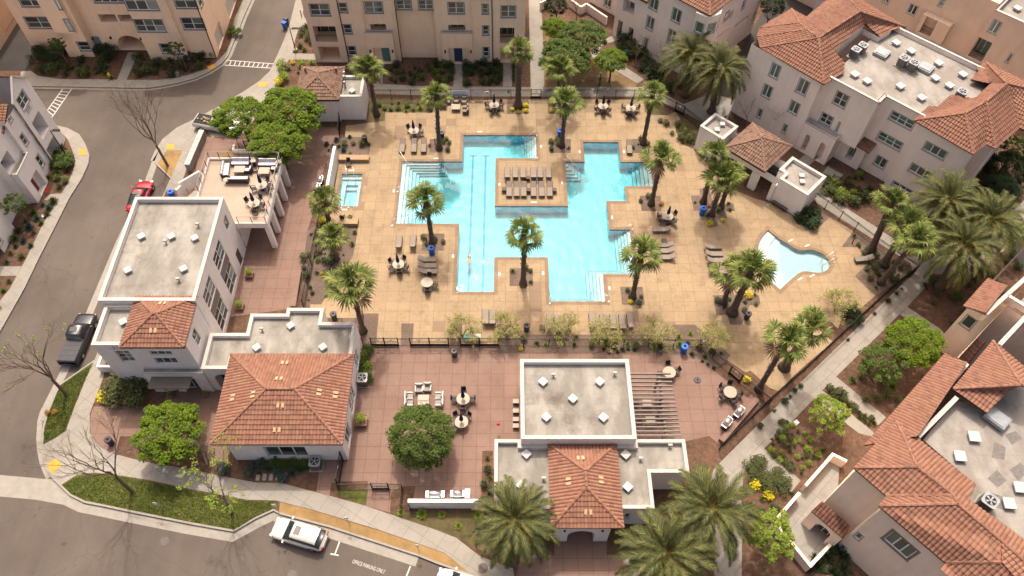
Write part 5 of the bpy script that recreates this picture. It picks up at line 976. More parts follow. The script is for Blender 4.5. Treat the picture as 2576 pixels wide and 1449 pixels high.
B.facade(f2(11.5, 24.5), f2(11.5, 25.4), 0, 10.6); B.facade(f2(11.5, 25.4), f2(24, 25.4), 0, 10.6, aa([('w', (2120, 335), (2200, 280), dict(g=(1, 2))), ('w', (2160, 590), (2230, 540), dict(g=(1, 2)))]))
B.para([f2(4.0, 24.5), f2(24, 24.5), f2(24, 40), f2(4.0, 40)], 10.1, 10.6); B.wall.sheet([f2(-22, 25.3), f2(4, 25.3), f2(4, 40), f2(-22, 40)], 11)
for px in ((2125, 62),): g = G(*A(*px), 10.4); B.vent(g.x, g.y, 10.1, .6, .8, .3)
B.finish()
# ---- south east
T8 = crop(2160, 600, .7038); eS = Vector((.661, -.750)); nS = Vector((.750, .661)); f3 = lambda s_, t_: tuple(eS*s_+nS*t_)
B = Bld('clay_roofed_apartment_south_east', 'greige apartment block with red clay hip roofs and walled patio at the bottom right corner', 'apartment building', (33, 22), 'stucco_greige', 'clay_tile', 'membrane_light', 'trim_white')
def ss(L, **kk): return [(k, T8(*a), T8(*b), {**GG, **kk, **o}) for k, a, b, o in L]
B.facade(f3(1.0, 34.9), f3(4.0, 34.9), 0, 10, ss([('w', (330, 1115), (365, 1085), dict(g=(1, 2))), ('w', (380, 1155), (415, 1130), dict(g=(1, 2)))])); B.facade(f3(4.0, 34.9), f3(4.0, 33.75), 0, 10); B.facade(f3(4.0, 33.75), f3(13, 33.75), 0, 10, ss([('w', (345, 1290), (380, 1290), dict(g=(1, 1))), ('w', (280, 1335), (312, 1335), dict(g=(1, 1))), ('w', (463, 1300), (597, 1350), dict(g=(3, 1), tm='panel_taupe', trim=.2))]))
B.facade(f3(1.0, 46), f3(1.0, 34.9), 0, 10); B.facade(f3(1.0, 60), f3(1.0, 46), 0, 10)
def ns(p, z): return Vector(G(*T8(*p), z))
sa, sb, sc_, sd_, sf_, se_ = ns((345, 1018), 10), ns((512, 833), 10.0), ns((595, 1015), 11.6), ns((475, 1130), 10), ns((445, 1170), 10), ns((757, 1163), 12.1); s2, sh, sk, sm = ns((708, 1395), 10), ns((930, 1395), 12.1), ns((930, 1310), 12.1), ns((738, 1127), 11.9)
sp, sq, sr, su = ns((825, 1083), 10.8), ns((800, 1145), 10.8), ns((1075, 1345), 10.8), ns((1075, 1440), 12.1); s5, s6, s7 = ns((690, 1420), 10), ns((850, 1560), 10), ns((1075, 1560), 12.1)
for P, e0, e1 in (([sb, sa, sc_], sa, sb), ([sa, sd_, sm, sc_], sa, sd_), ([sd_, sf_, se_, sm], sf_, sd_), ([sf_, s2, sh, sk, se_], sf_, s2), ([sb, sc_, sm, se_, sk, su, sr, sq, sp], sp, sb), ([s2, s5, s6, s7, sh], s5, s6), ([sh, s7, su, sk], sh, s7)): B.facet(P, e0, e1)
B.caps((sa, sc_), (sb, sc_), (sc_, sm), (sm, se_), (sf_, se_), (se_, sk), (sk, su), (sh, s2), (sd_, sm))
for a, b in ((sa, sd_), (sf_, s2), (sa, sb)): dn = Vector((0, 0, .18)); B.eave.face([a-dn, b-dn, b, a])
l0, l1, l2, l3 = ns((383, 930), 9.6), ns((707, 562), 9.6), ns((797, 600), 10.6), ns((600, 893), 10.6); B.facet([l0, l1, l2, l3], l0, l1); B.eave.face([l0-dn, l1-dn, l1, l0])
k0_, k1_, k2_, k3_ = ns((738, 702), 10.5), ns((897, 512), 10.5), ns((1012, 688), 12.2), ns((875, 798), 10.5); k4 = ns((960, 712), 11.2); k5, k6 = ns((1060, 650), 10.6), ns((1060, 705), 12.2)
B.facet([k0_, k1_, k2_], k0_, k1_); B.facet([k0_, k3_, k4, k2_], k0_, k3_); B.facet([k1_, k5, k6, k2_], k1_, k5); B.caps((k0_, k2_), (k1_, k2_), (k2_, k6))
for a, b in ((k0_, k1_), (k3_, k0_)): B.eave.face([a-dn, b-dn, b, a])
n0, n1, n2, n3 = ns((780, 372), 9.6), ns((878, 262), 9.6), ns((958, 292), 10.4), ns((870, 402), 10.4); B.facet([n0, n1, n2, n3], n0, n1)
o0, o1, o2, o3 = ns((758, 578), 7.2), ns((875, 512), 8.0), ns((862, 495), 8.6), ns((830, 498), 8.6); B.facet([ns((757, 582), 6.6), ns((800, 605), 6.6), ns((875, 512), 8), ns((832, 498), 8)], ns((757, 582), 6.6), ns((832, 498), 6.6))
wA, wB = f3(-1.2, 57.5), f3(11, 57.5); B.facade(wA, wB, 0, 9.8, ss([('w', (768, 440), (835, 430), dict(g=(1, 1), gm='glass'))])); B.facade(f3(-1.2, 70), f3(-1.2, 57.5), 0, 9.8)
p8 = ns((960, 330), 9.7); B.flat.sheet([f3(1.6, 58), f3(16, 58), f3(16, 72), f3(1.6, 72)], 9.5)
B.flat.sheet([tuple(ns(q, 9.3).xy) for q in ((620, 905), (755, 745), (870, 800), (1080, 600), (1500, 900), (1500, 1700), (1080, 1420), (800, 1150), (830, 1085))], 9.3)
for a, b in (((600, 893), (755, 735)), ((795, 600), (650, 780)), ((925, 525), (1060, 380)), ((870, 402), (1060, 230)), ((960, 328), (1060, 390))): A_ = ns(a, 10.2); B_ = ns(b, 10.2); B.cap.bar(A_, B_, .35, .1); B.wall.bar(A_-Vector((0, 0, .5)), B_-Vector((0, 0, .5)), .28, .9)
for px in ((827, 890), (770, 968), (967, 1157), (1010, 1093)): g = G(*T8(*px), 9.7); B.vent(g.x, g.y, 9.3, -.1, .85, .3)
B.finish()
for i, q in enumerate([[(845,940),(905,912),(950,935),(945,985),(893,975)][1:], [(915,1025),(955,1068),(918,1095),(877,1060)], [(965,1025),(1010,995),(1040,1030),(1000,1070)], [(945,885),(990,870),(1015,900),(975,925)], [(880,1112),(935,1130),(945,1185),(905,1175)]]):
    pm = MB(); pm.sheet([tuple(ns(p, 9.304).xy) for p in q], 9.310); pm.build('walkway_pad', 'roof_patch', B.r)
g = G(*T8(912, 822), 9.6); hb = MB(); hb.box((g.x, g.y, 9.7), (1.7, 1.3, .4), -.85); hb.box((g.x, g.y, 9.93), (1.5, 1.1, .06), -.85); hb.build('roof_hatch', 'galvanised', B.r)
aw0, aw1, aw2, aw3 = ns((175, 1190), 3.0), ns((300, 1298), 3.0), ns((330, 1250), 3.6), ns((215, 1150), 3.6)
pr = root('porch', 'small tiled porch roof with tan walls over the patio entrance at bottom right', 'porch', (26, 20, 0)); Bp = Bld('x', 'x', 'x', (0, 0), 'stucco_greige', 'clay_tile_dark'); bpy.data.objects.remove(Bp.r); Bp.r = pr; Bp.r.location = (26, 20, 0)
Bp.facet([aw0, aw1, aw2, aw3], aw0, aw1); Bp.eave.face([aw0-dn, aw1-dn, aw1, aw0])
Bp.facade(tuple(aw0.xy), tuple(aw1.xy), 0, 2.95, [('B', (.9, .02), (2.3, 2.3), dict(k='a', dep=.8, bm=1))]); Bp.facade(tuple(aw3.xy), tuple(aw0.xy), 0, 2.95); Bp.facade(tuple(aw1.xy), tuple(aw2.xy), 0, 2.95); Bp.finish()
pt_ = Bld('patio_wall', 'tan stucco patio wall around the concrete patio at the bottom right', 'wall', (25, 22), 'stucco_greige')
P_ = [ns(q, 0) for q in ((290, 1010), (240, 985), (135, 1105))]; Q_ = [ns(q, 0) for q in ((105, 1140), (10, 1250), (150, 1425), (225, 1345))]
for L_ in (P_, Q_):
    for i in range(len(L_)-1):
        a = L_[i].xy; b = L_[i+1].xy; v = (b-a).normalized(); n_ = Vector((-v.y, v.x))*.13; a = a-v*.1; b = b+v*.12; pt_.wall.prism([tuple(a-n_), tuple(b-n_), tuple(b+n_), tuple(a+n_)], 0, 1.3+.002*i)
pt_.finish()
sl_ = MB(); sl_.sheet([tuple(ns(q, 0).xy) for q in ((285, 1015), (240, 985), (10, 1250), (150, 1425), (260, 1345))], .032); struct('patio_floor', sl_, 'concrete_yard')
# ================================================================ vegetation
def leafmat(name, stops, rough=.7):
    m, nt, b = newmat(name, rough, 0, .25); g = N(nt, 'ShaderNodeNewGeometry')
    k = mth(nt, 'ADD', mth(nt, 'MULTIPLY', g.outputs['Random Per Island'], .6), mth(nt, 'MULTIPLY', noise(nt, pos(nt), 1.1, 2), .4))
    c = ramp(nt, k, stops); nt.links.new(c, b.inputs['Base Color'])
    tl = N(nt, 'ShaderNodeBsdfTranslucent'); nt.links.new(c, tl.inputs[0]); mx = N(nt, 'ShaderNodeMixShader'); mx.inputs[0].default_value = .3
    out = [n for n in nt.nodes if n.type == 'OUTPUT_MATERIAL'][0]; nt.links.new(b.outputs[0], mx.inputs[1]); nt.links.new(tl.outputs[0], mx.inputs[2]); nt.links.new(mx.outputs[0], out.inputs[0]); return m
leafmat('palm_leaf', [(.1, (.045, .065, .015)), (.4, (.10, .14, .028)), (.65, (.18, .215, .05)), (.95, (.36, .34, .12))])
leafmat('date_leaf', [(.1, (.028, .04, .018)), (.4, (.068, .085, .030)), (.65, (.12, .13, .04)), (.95, (.30, .23, .06))])
plain('date_stem', (.36, .22, .04), .7, var=.3, sc=4); plain('dead_leaf', (.20, .125, .065), .9, var=.3, sc=4)
leafmat('bright_leaf', [(.1, (.045, .085, .005)), (.5, (.105, .17, .007)), (.95, (.19, .26, .014))])
leafmat('mid_leaf', [(.1, (.03, .06, .012)), (.5, (.07, .115, .018)), (.95, (.14, .19, .035))])
leafmat('olive_leaf', [(.1, (.035, .05, .015)), (.5, (.08, .095, .03)), (.95, (.15, .15, .055))])
leafmat('dark_leaf', [(.1, (.012, .03, .014)), (.5, (.03, .055, .02)), (.95, (.065, .10, .035))])
leafmat('blue_leaf', [(.1, (.025, .045, .04)), (.5, (.05, .085, .07)), (.95, (.10, .14, .11))])
leafmat('sparse_leaf', [(.1, (.17, .17, .05)), (.5, (.27, .26, .085)), (.95, (.38, .35, .13))])
leafmat('spring_leaf', [(.1, (.10, .15, .015)), (.5, (.18, .25, .03)), (.95, (.30, .36, .06))])
leafmat('yellow_flower', [(.1, (.16, .19, .01)), (.3, (.45, .38, .01)), (.95, (.75, .62, .02))])
leafmat('rust_flower', [(.1, (.10, .11, .02)), (.4, (.32, .16, .03)), (.95, (.5, .18, .05))])
def barkmat(name, c0, c1):
    m, nt, b = newmat(name, .95); mp = N(nt, 'ShaderNodeMapping'); mp.inputs['Scale'].default_value = (2, 2, 6); nt.links.new(pos(nt), mp.inputs[0])
    f = noise(nt, mp.outputs[0], 2.2, 6, .7); nt.links.new(ramp(nt, f, [(.35, c0), (.65, c1)]), b.inputs['Base Color']); bump(nt, b, f, .06); return m
barkmat('palm_bark', (.045, .032, .026), (.15, .11, .09)); barkmat('bark', (.09, .065, .045), (.21, .155, .115)); barkmat('pale_bark', (.16, .12, .09), (.32, .25, .19)); barkmat('green_bark', (.17, .15, .06), (.28, .25, .12))
R = random.Random(11)
def rv(a=1.0): return Vector((R.uniform(-a, a), R.uniform(-a, a), R.uniform(-a, a)))
def fan_crown(seed):
    R.seed(seed); mb = MB(); nf = 25
    for i in range(nf):
        az = i*2.399+R.uniform(-.35, .35); q = (i+.5)/nf; el = math.radians(86-128*q**.85+R.uniform(-10, 10)); L = R.uniform(.28, .5) if q < .22 else (R.uniform(.45, .8) if q < .5 else R.uniform(.8, 1.2))
        d = Vector((math.cos(az)*math.cos(el), math.sin(az)*math.cos(el), math.sin(el))); side = Vector((-math.sin(az), math.cos(az), 0)); up = side.cross(d)*-1
        if up.z < 0: up = -up
        c = d*L-Vector((0, 0, .12*L)); mb.tube([d*.05, d*L*.55+Vector((0, 0, .03)), c], [.03, .022, .018], 3, 1, False)
        n = 12; RL = R.uniform(.72, .98); mi = 2 if (el < -.55 and R.random() < .6) else 0; tw = R.uniform(-.5, .5); s2 = (side*math.cos(tw)+up*math.sin(tw)).normalized(); u2 = (up*math.cos(tw)-side*math.sin(tw)).normalized()
        for k in range(n):
            a = (k/(n-1)-.5)*math.radians(190); a2 = a+R.uniform(-.05, .05); ld = d*math.cos(a2)+s2*math.sin(a2)+u2*(.15*abs(math.sin(a2))); lr = RL*(1-.2*abs(a)/1.7)*R.uniform(.85, 1.1)
            dr = Vector((0, 0, -1)); w_ = .068*RL; px_ = ld.cross(u2).normalized()*w_; m1 = c+ld*lr*.58+dr*.03; tip = c+ld*lr+dr*(.16+.16*R.random())*lr
            mb.idx([c-px_*.2, m1-px_+u2*.02, tip, m1+px_+u2*.02, c+px_*.2], ((0, 1, 3, 4), (1, 2, 3)), mi)
    for i in range(70):      # hanging skirt of old leaves
        az = R.uniform(0, 6.28); r = R.uniform(.15, .42); z = R.uniform(-.35, -1.3); p = Vector((math.cos(az)*r*.7, math.sin(az)*r*.7, z+.15)); t = Vector((math.cos(az)*(r+.1), math.sin(az)*(r+.1), z-.55)); s_ = Vector((-math.sin(az), math.cos(az), 0))*.07; mb.face([p-s_*.3, p+s_*.3, t+s_, t-s_], 2)
    mb.blob((0, 0, -.12), (.26, .26, .3), 1, 8, 5)
    return mb
def crown_mesh(name, mb, mats):
    o = mb.build(name, mats); me = o.data; bpy.data.objects.remove(o); return me
FAN = [crown_mesh('palm_crown', fan_crown(s_), ['palm_leaf', 'mid_leaf', 'dead_leaf']) for s_ in (3, 8, 21, 34, 55)]
def date_crown(seed):
    R.seed(seed); mb = MB(); nf = 58
    for i in range(nf):
        az = i*2.399+R.uniform(-.15, .15); q = (i+.5)/nf; el = math.radians(84-98*q+R.uniform(-6, 6)); L = R.uniform(2.9, 3.5)*(1.0 if q > .12 else .8); ns_ = 9
        h = Vector((math.cos(az), math.sin(az), 0)); side = Vector((-math.sin(az), math.cos(az), 0)); P = []; p = Vector((0, 0, 0)); e = el
        for k in range(ns_+1):
            P.append(p.copy()); p = p+(h*math.cos(e)+Vector((0, 0, math.sin(e))))*(L/ns_); e -= (.10+.035*k)*(1-.2*q)
        mb.tube(P[:4], [.05, .035, .025, .02], 3, 1, False)
        for k in range(12, 60):
            t = k/60*ns_; j = min(int(t), ns_-1); f = t-j; c = P[j].lerp(P[j+1], f); ax = (P[j+1]-P[j]).normalized(); ll = .46*math.sin(math.pi*min(1, (k/60)*.93+.08))+.12; up = side.cross(ax)*-1
            if up.z < 0: up = -up
            for s_ in (-1, 1):
                dd = (ax*1.0+side*s_*.62+up*R.uniform(.05, .4)).normalized(); tip = c+dd*ll+Vector((0, 0, -.06)); mb.face([c-ax*.035, c+ax*.035, tip+ax*.004, tip-ax*.004], 0)
    for i in range(56):
        az = R.uniform(0, 6.28); a = Vector((math.cos(az)*.15, math.sin(az)*.15, -.1)); b2 = a+Vector((math.cos(az)*R.uniform(.4, .9), math.sin(az)*R.uniform(.4, .9), R.uniform(-.1, .6))); mb.tube([a, b2], [.03, .015], 3, 1, False)
        for k in range(5): c = a.lerp(b2, .5+k*.12)+rv(.07); s_ = rv(.06); mb.face([c, c+s_, c+Vector((0, 0, -.14))+s_, c+Vector((0, 0, -.16))], 1)
    return mb
DATE = [crown_mesh('date_palm_crown', date_crown(s_), ['date_leaf', 'date_stem']) for s_ in (5, 17)]
def hfit(b, c):
    g = G(*b); best = None
    for k in range(20, 150):
        z = k*.1; q = G(c[0], c[1], z); e = (q.x-g.x)**2+(q.y-g.y)**2
        if best is None or e < best[0]: best = (e, z)
    return best[1]
def palm(base, crownpx, label, group=None, h=None, kind='fan', i=[0], sc=1.0, tr=.24):
    i[0] += 1
    if base is None: g = G(*crownpx, h); b = Vector((g.x+R.uniform(-.1, .1), g.y+R.uniform(-.1, .1), 0)); top = g
    else:
        b = G(*base); h = h or hfit(base, crownpx); top = G(*crownpx, h); off = Vector((top.x-b.x, top.y-b.y, 0)); 
        if off.length > 1.3: off *= 1.3/off.length; top = Vector((b.x+off.x, b.y+off.y, h))
    r = root('fan_palm' if kind == 'fan' else 'date_palm', label, 'palm tree', (b.x, b.y, 0), 0, group)
    mb = MB(); P = []; Q = []; n = 14
    for k in range(n+1):
        t = k/n; p = b.lerp(top, t*t*.4+t*.6); p.z = h*t*.95; P.append(p); Q.append((tr*(1+.85*max(0, 1-t*5)**2)*(1-.28*t)+(.045 if k % 2 else 0)*(1 if kind == 'fan' else 1.4)))
    mb.tube(P, Q, 10, 0)
    if kind == 'fan':
        for k in range(int(h*9)):
            t = .35+.63*R.random(); p = b.lerp(top, t*t*.4+t*.6); p.z = h*t; a = R.uniform(0, 6.28); d = Vector((math.cos(a), math.sin(a), .5)); s_ = Vector((-math.sin(a), math.cos(a), 0))*.06; rr = tr*(1-.25*t); mb.face([p+d*rr-s_, p+d*rr+s_, p+d*(rr+.16)+s_*.5, p+d*(rr+.16)-s_*.5], 0)
    else:
        for k in range(90):
            t = .75+.25*R.random(); p = b.lerp(top, t*t*.4+t*.6); p.z = h*t; a = R.uniform(0, 6.28); d = Vector((math.cos(a), math.sin(a), .9)); s_ = Vector((-math.sin(a), math.cos(a), 0))*.08; mb.face([p+d*tr*.8-s_, p+d*tr*.8+s_, p+d*(tr+.28)+s_*.4, p+d*(tr+.28)-s_*.4], 0)
    mb.build('trunk', 'palm_bark', r, True)
    me = (FAN if kind == 'fan' else DATE)[i[0] % (5 if kind == 'fan' else 2)]; o = bpy.data.objects.new('crown', me); COL.objects.link(o); o.parent = r; o.location = (top.x-b.x, top.y-b.y, h); o.rotation_euler = (R.uniform(-.08, .08), R.uniform(-.08, .08), R.uniform(0, 6.28)); o.scale = (sc,)*3
    return r
FP = [((948,290),(925,165),'tall fan palm standing just right of the small tiled pool hut'),
 ((1105,375),(1098,235),'fan palm in the gravel square above the left pool bay, beside three loungers'),
 ((1088,612),(1070,497),'fan palm in the gravel square below the left pool bay, blue bin at its foot'),
 ((1316,716),(1319,582),'fan palm rising in front of the pool between the two lower pool arms'),
 ((1303,269),(1306,120),'tallest fan palm by the north fence, yellow flowers round its foot'),
 ((1402,268),(1409,165),'pale fan palm by the north gate below the green trees'),
 ((1413,368),(1424,250),'fan palm in the gravel square above the sun deck peninsula'),
 ((1618,362),(1643,232),'fan palm in the gravel square beyond the pool lift, near the north east gate'),
 ((1638,515),(1665,390),'fan palm in the gravel square right of the pool, above the table with umbrella'),
 ((1769,510),(1800,382),'left palm of three sharing the stepped gravel bed by the restroom building'),
 ((1790,540),(1822,440),'front palm of three sharing the stepped gravel bed by the restroom building'),
 ((1813,522),(1842,432),'right palm of three sharing the stepped gravel bed by the restroom building'),
 ((1591,748),(1614,632),'fan palm in the gravel square at the lower right corner of the pool'),
 ((1820,762),(1846,680),'thin palm of the pair left of the wading pool'),
 ((1842,787),(1892,674),'stout thick trunked palm of the pair left of the wading pool'),
 ((2189,632),(2247,500),'leaning fan palm by the north east fence, topmost of three'),
 ((2222,665),(2290,560),'bright fan palm by the north east fence, middle of three'),
 ((2215,712),(2312,598),'lowest of three fan palms by the north east fence'),
 ((1908,980),(1982,852),'fan palm by the east fence above the barbecue terrace'),
 ((1972,925),(2044,815),'second fan palm by the east fence, right of the other'),
 ((829,560),(812,500),'bushy fan palm below the spa wall'),
 ((846,652),(835,590),'short fan palm in the planting strip left of the pool deck'),
 ((914,834),(881,708),'big fan palm at the south west corner of the pool deck')]
for b_, c_, l_ in FP: palm(b_, c_, l_, sc=1.5 if 'stout' in l_ or 'bright' in l_ or 'big' in l_ else R.uniform(1.12, 1.36), tr=.36 if ('stout' in l_ or 'fence, ' in l_) else .25)
for b_, c_, h_, l_ in [((1723,240),(1737,150),None,'feathery date palm left of two in front of the ivory apartments'), ((1790,282),(1808,180),None,'feathery date palm right of two near the north east gate'), (None,(1296,1312),5.0,'date palm left of the tiled entrance porch'), (None,(1790,1284),6.5,'date palm over the path right of the pavilion, upper of the pair'), (None,(1680,1397),6.0,'date palm at the bottom edge right of the entrance porch'), (None,(2378,512),6.5,'date palm against the beige apartment wall, upper left of three'), ((2362,722),(2416,625),None,'date palm with yellow stems beside the diagonal walk'), (None,(2484,560),6.5,'date palm farthest right of three, near the right edge')]: palm(b_, c_, l_, h=h_, kind='date', sc=1.42 if h_ != 5.0 else 1.32, tr=.36)
# ---- broadleaf trees
def branch(mb, p, d, L, r, depth, mi=0, spread=.55, tips=None, n=2, bend=.15):
    P = [p]; q = p; dd = d.normalized()
    for k in range(3): dd = (dd+rv(bend)).normalized(); q = q+dd*L/3; P.append(q)
    mb.tube(P, [r, r*.88, r*.76, r*.62], 5 if r > .03 else 3, mi, False)
    if depth <= 0:
        if tips is not None: tips.append(q)
        return
    for k in range(n+(1 if R.random() < .5 else 0)):
        nd_ = (dd+rv(spread)+Vector((0, 0, .12))).normalized(); branch(mb, P[-1] if k < 2 else P[2], nd_, L*R.uniform(.68, .85), r*.6, depth-1, mi, spread, tips, n, bend)
def leafcloud(mb, c, r, n, s_, mi=0, flat=.45):
    for _ in range(n):
        v = rv(); 
        while v.length > 1: v = rv()
        p = c+Vector((v.x*r, v.y*r, v.z*r*flat)); a = R.uniform(0, 6.28); t = Vector((math.cos(a), math.sin(a), R.uniform(-.5, .5)))*s_*R.uniform(.6, 1.3); u = Vector((-math.sin(a), math.cos(a), R.uniform(-.6, .6)))*s_*.55; mb.face([p-t, p-u, p+t, p+u], mi)
def tree_crown(seed, kind):
    """crown of unit radius; pads of leaves over the upper shell"""
    R.seed(seed); mb = MB(); fl, npad, nl, ls = {'umbrella': (.58, 64, 150, .038), 'ball': (.95, 96, 115, .034), 'open': (.85, 42, 70, .05)}[kind]
    for i in range(npad):
        q = (i+.5)/npad; el = math.asin(max(-.35 if kind != 'umbrella' else -.05, 1-q*(1.15 if kind == 'umbrella' else 1.5))); az = i*2.399+R.uniform(-.25, .25); rr = R.uniform(.6, 1.02) if kind == 'open' else R.uniform(.76, .99)
        c = Vector((math.cos(az)*math.cos(el)*rr, math.sin(az)*math.cos(el)*rr, math.sin(el)*rr*fl)); leafcloud(mb, c, R.uniform(.14, .24) if kind != 'open' else R.uniform(.12, .22), nl, ls, 0, .5)
    leafcloud(mb, Vector((0, 0, .0)), .7, npad*4, ls, 0, fl*.7); return mb
TC = {}
def crown(kind, mat, seed):
    k = (kind, mat, seed)
    if k not in TC: TC[k] = crown_mesh('foliage', tree_crown(seed, kind), [mat])
    return TC[k]
def tree(px, r, h, label, kind='umbrella', mat='bright_leaf', seed=1, group=None, cat='tree', bark='bark'):
    """px = middle of the crown in the photo, h = height of that middle"""
    g = G(*px, h); b = Vector((g.x+R.uniform(-.2, .2), g.y+R.uniform(-.2, .2), 0)); o = root('broadleaf_tree', label, cat, (b.x, b.y, 0), 0, group)
    mb = MB(); R.seed(seed*7+int(px[0])); mb.tube([b, b+Vector((.05, .03, h*.3)), b+Vector((.0, .0, h*.55))], [.05*r+.05, .04*r+.04, .03*r+.03], 7, 0, False)
    for k in range(6):
        a = k*1.05; e = Vector((math.cos(a)*.6, math.sin(a)*.6, .75)); branch(mb, b+Vector((0, 0, h*.5)), e, r*.42, .02*r+.015, 2, 0, .5)
    mb.build('trunk', bark, o); c = bpy.data.objects.new('foliage', crown(kind, mat, seed)); COL.objects.link(c); c.parent = o; c.location = (g.x-b.x, g.y-b.y, h-.1*r); c.scale = (r, r*R.uniform(.93, 1.05), r); c.rotation_euler = (0, 0, R.uniform(0, 6.28)); return o
for a in [((603,292),3.0,4.6,'bright green tree over the white pickup, left of three by the terrace',1), ((728,277),3.7,4.6,'largest bright green tree beside the pool hut',2), ((697,357),3.15,4.3,'bright green tree touching the north east corner of the terrace',3)]: tree(a[0], a[1], a[2], a[3], seed=a[4])
tree((422,1085), 3.0, 3.2, 'lime green tree in the bed before the clubhouse entrance', seed=2)
tree((1060,1093), 2.75, 3.4, 'round dark green tree on the paved court by the white armchairs', 'ball', 'mid_leaf', 4)
for a in [((1396,68),1.75,3.6,'small green tree topmost of the lawn group behind the north fence',3), ((1466,92),3.0,4.0,'dense green tree in the middle of the lawn group behind the north fence',1), ((1421,142),3.2,3.8,'wide green tree behind the pale palm by the north fence',2), ((1537,150),2.0,3.4,'small bright tree standing alone by the diagonal path',4)]: tree(a[0], a[1], a[2], a[3], mat='mid_leaf' if a[4] in (1, 2) else 'bright_leaf', seed=a[4])
tree((2302,858), 2.5, 3.6, 'yellow green tree by the clay roofed apartments at right', mat='bright_leaf', seed=1); tree((2223,908), 2.2, 3.0, 'green tree left of the yellow green one at right', 'open', 'mid_leaf', 5); tree((2090,1040), 1.9, 2.8, 'small bushy tree in the bed between the path and the walled patio', 'open', 'spring_leaf', 6)
tree((1945,1345), 2.0, 3.5, 'light green tree at the bottom right of the date palms', 'open', 'spring_leaf', 7); tree((33,511), 1.3, 3.0, 'small young tree before the red door at the left edge', 'open', 'mid_leaf', 5)
tree((1398,10), 1.6, 3.0, 'dark green small tree at the top edge beside the north path', 'ball', 'dark_leaf', 8); tree((1946,8), 1.6, 5, 'dark green tree at the top edge between the apartments', 'ball', 'dark_leaf', 9); tree((2560,370), 1.8, 4, 'green tree at the right edge beyond the beige apartments', 'open', 'mid_leaf', 6); tree((2556,585), 1.6, 3.4, 'light green tree at the right edge above the clay roofs', 'open', 'spring_leaf', 7)
tree((2535,420), 2.2, 2.0, 'dark shrubby tree beside the end wall of the beige apartments', 'ball', 'dark_leaf', 8); tree((2520,480), 2.0, 1.8, 'second dark shrubby tree lower beside the beige apartments', 'ball', 'dark_leaf', 9)
for px, l in (((141,112), 'thin young tree by the left of the arched passage'), ((438,122), 'thin young tree right of the arched passage')): tree(px, 1.1, 3.2, l, 'open', 'mid_leaf', 6)
def bare(base, tip, label, leaf=None, nl=0, depth=5, bark='bark', r0=.13, spread=.42, h=None, ls=.09, low=False, n=2):
    b = G(*base); h = h or hfit(base, tip)*1.0; t = G(*tip, h); R.seed(int(base[0]*3+base[1])); o = root('bare_tree' if not leaf else 'sparse_tree', label, 'tree', (b.x, b.y, 0)); mb = MB(); tips = []
    if low:
        for k in range(7): a = k*.9; branch(mb, b, Vector((math.cos(a)*.55, math.sin(a)*.55, 1)), h*.36, r0*.5, depth-1, 0, spread, tips, n)
    else:
        d = (t-b); st_ = b+d*.33; mb.tube([b, b+d*.17, st_], [r0*1.15, r0, r0*.85], 7, 0, False)
        for k in range(5): a = k*1.26+R.random(); branch(mb, st_+d*.03*k, d.normalized()+Vector((math.cos(a)*.42, math.sin(a)*.42, 0)), h*.24, r0*.5, depth-1, 0, spread, tips, n)
    mb.build('trunk', bark, o)
    if leaf and tips:
        lb_ = MB(); 
        for q in tips:
            if R.random() < nl: leafcloud(lb_, q, .22, R.randint(3, 9), ls, 0, .8)
        if lb_.f: lb_.build('foliage', leaf, o)
    return o
bare((422,417), (330,255), 'tall leafless tree leaning over the road beside the pickup', r0=.15); bare((167,993), (52,870), 'street tree with a few yellow leaves, on the grass strip at left', 'spring_leaf', .12, r0=.15); bare((332,1237), (205,1120), 'leafless street tree on the corner lawn casting a long shadow', 'spring_leaf', .04, r0=.15); bare((584,1292), (530,1190), 'half leafed street tree at the right end of the corner lawn', 'spring_leaf', .45, r0=.12)
for b_, l in (((1163,846), 'gate by the folded towels'), ((1275,846), 'dark litter bin'), ((1412,850), 'four loungers near the bin'), ((1522,856), 'five loungers at the bottom of the deck'), ((1650,858), 'empty deck left of the gravel corner'), ((1787,875), 'gravel corner by the angled fence'), ((2100,786), 'wading pool and the east fence')): bare(b_, (b_[0], b_[1]-60), 'airy yellow green desert tree beside the '+l, 'sparse_leaf', .8, 4, 'green_bark', .07, .6, h=2.9, ls=.07, low=True, n=3)
for b_, t_, l in (((1955,330), (1955,270), 'leafless tree against the beige apartment wall by the restroom building'), ((1880,320), (1878,258), 'leafless tree behind the flagpole of the restroom building'), ((1598,168), (1606,95), 'leafless tree by the taupe window panels'), ((1672,188), (1665,120), 'leafless tree left of the date palms'), ((1450,48), (1450,-10), 'leafless small tree by the patio wall at top'), ((525,1165), (502,1100), 'leafless twiggy tree by the big tiled roof')): bare(b_, t_, l, r0=.07, bark='pale_bark', spread=.5, h=4.2, depth=5)
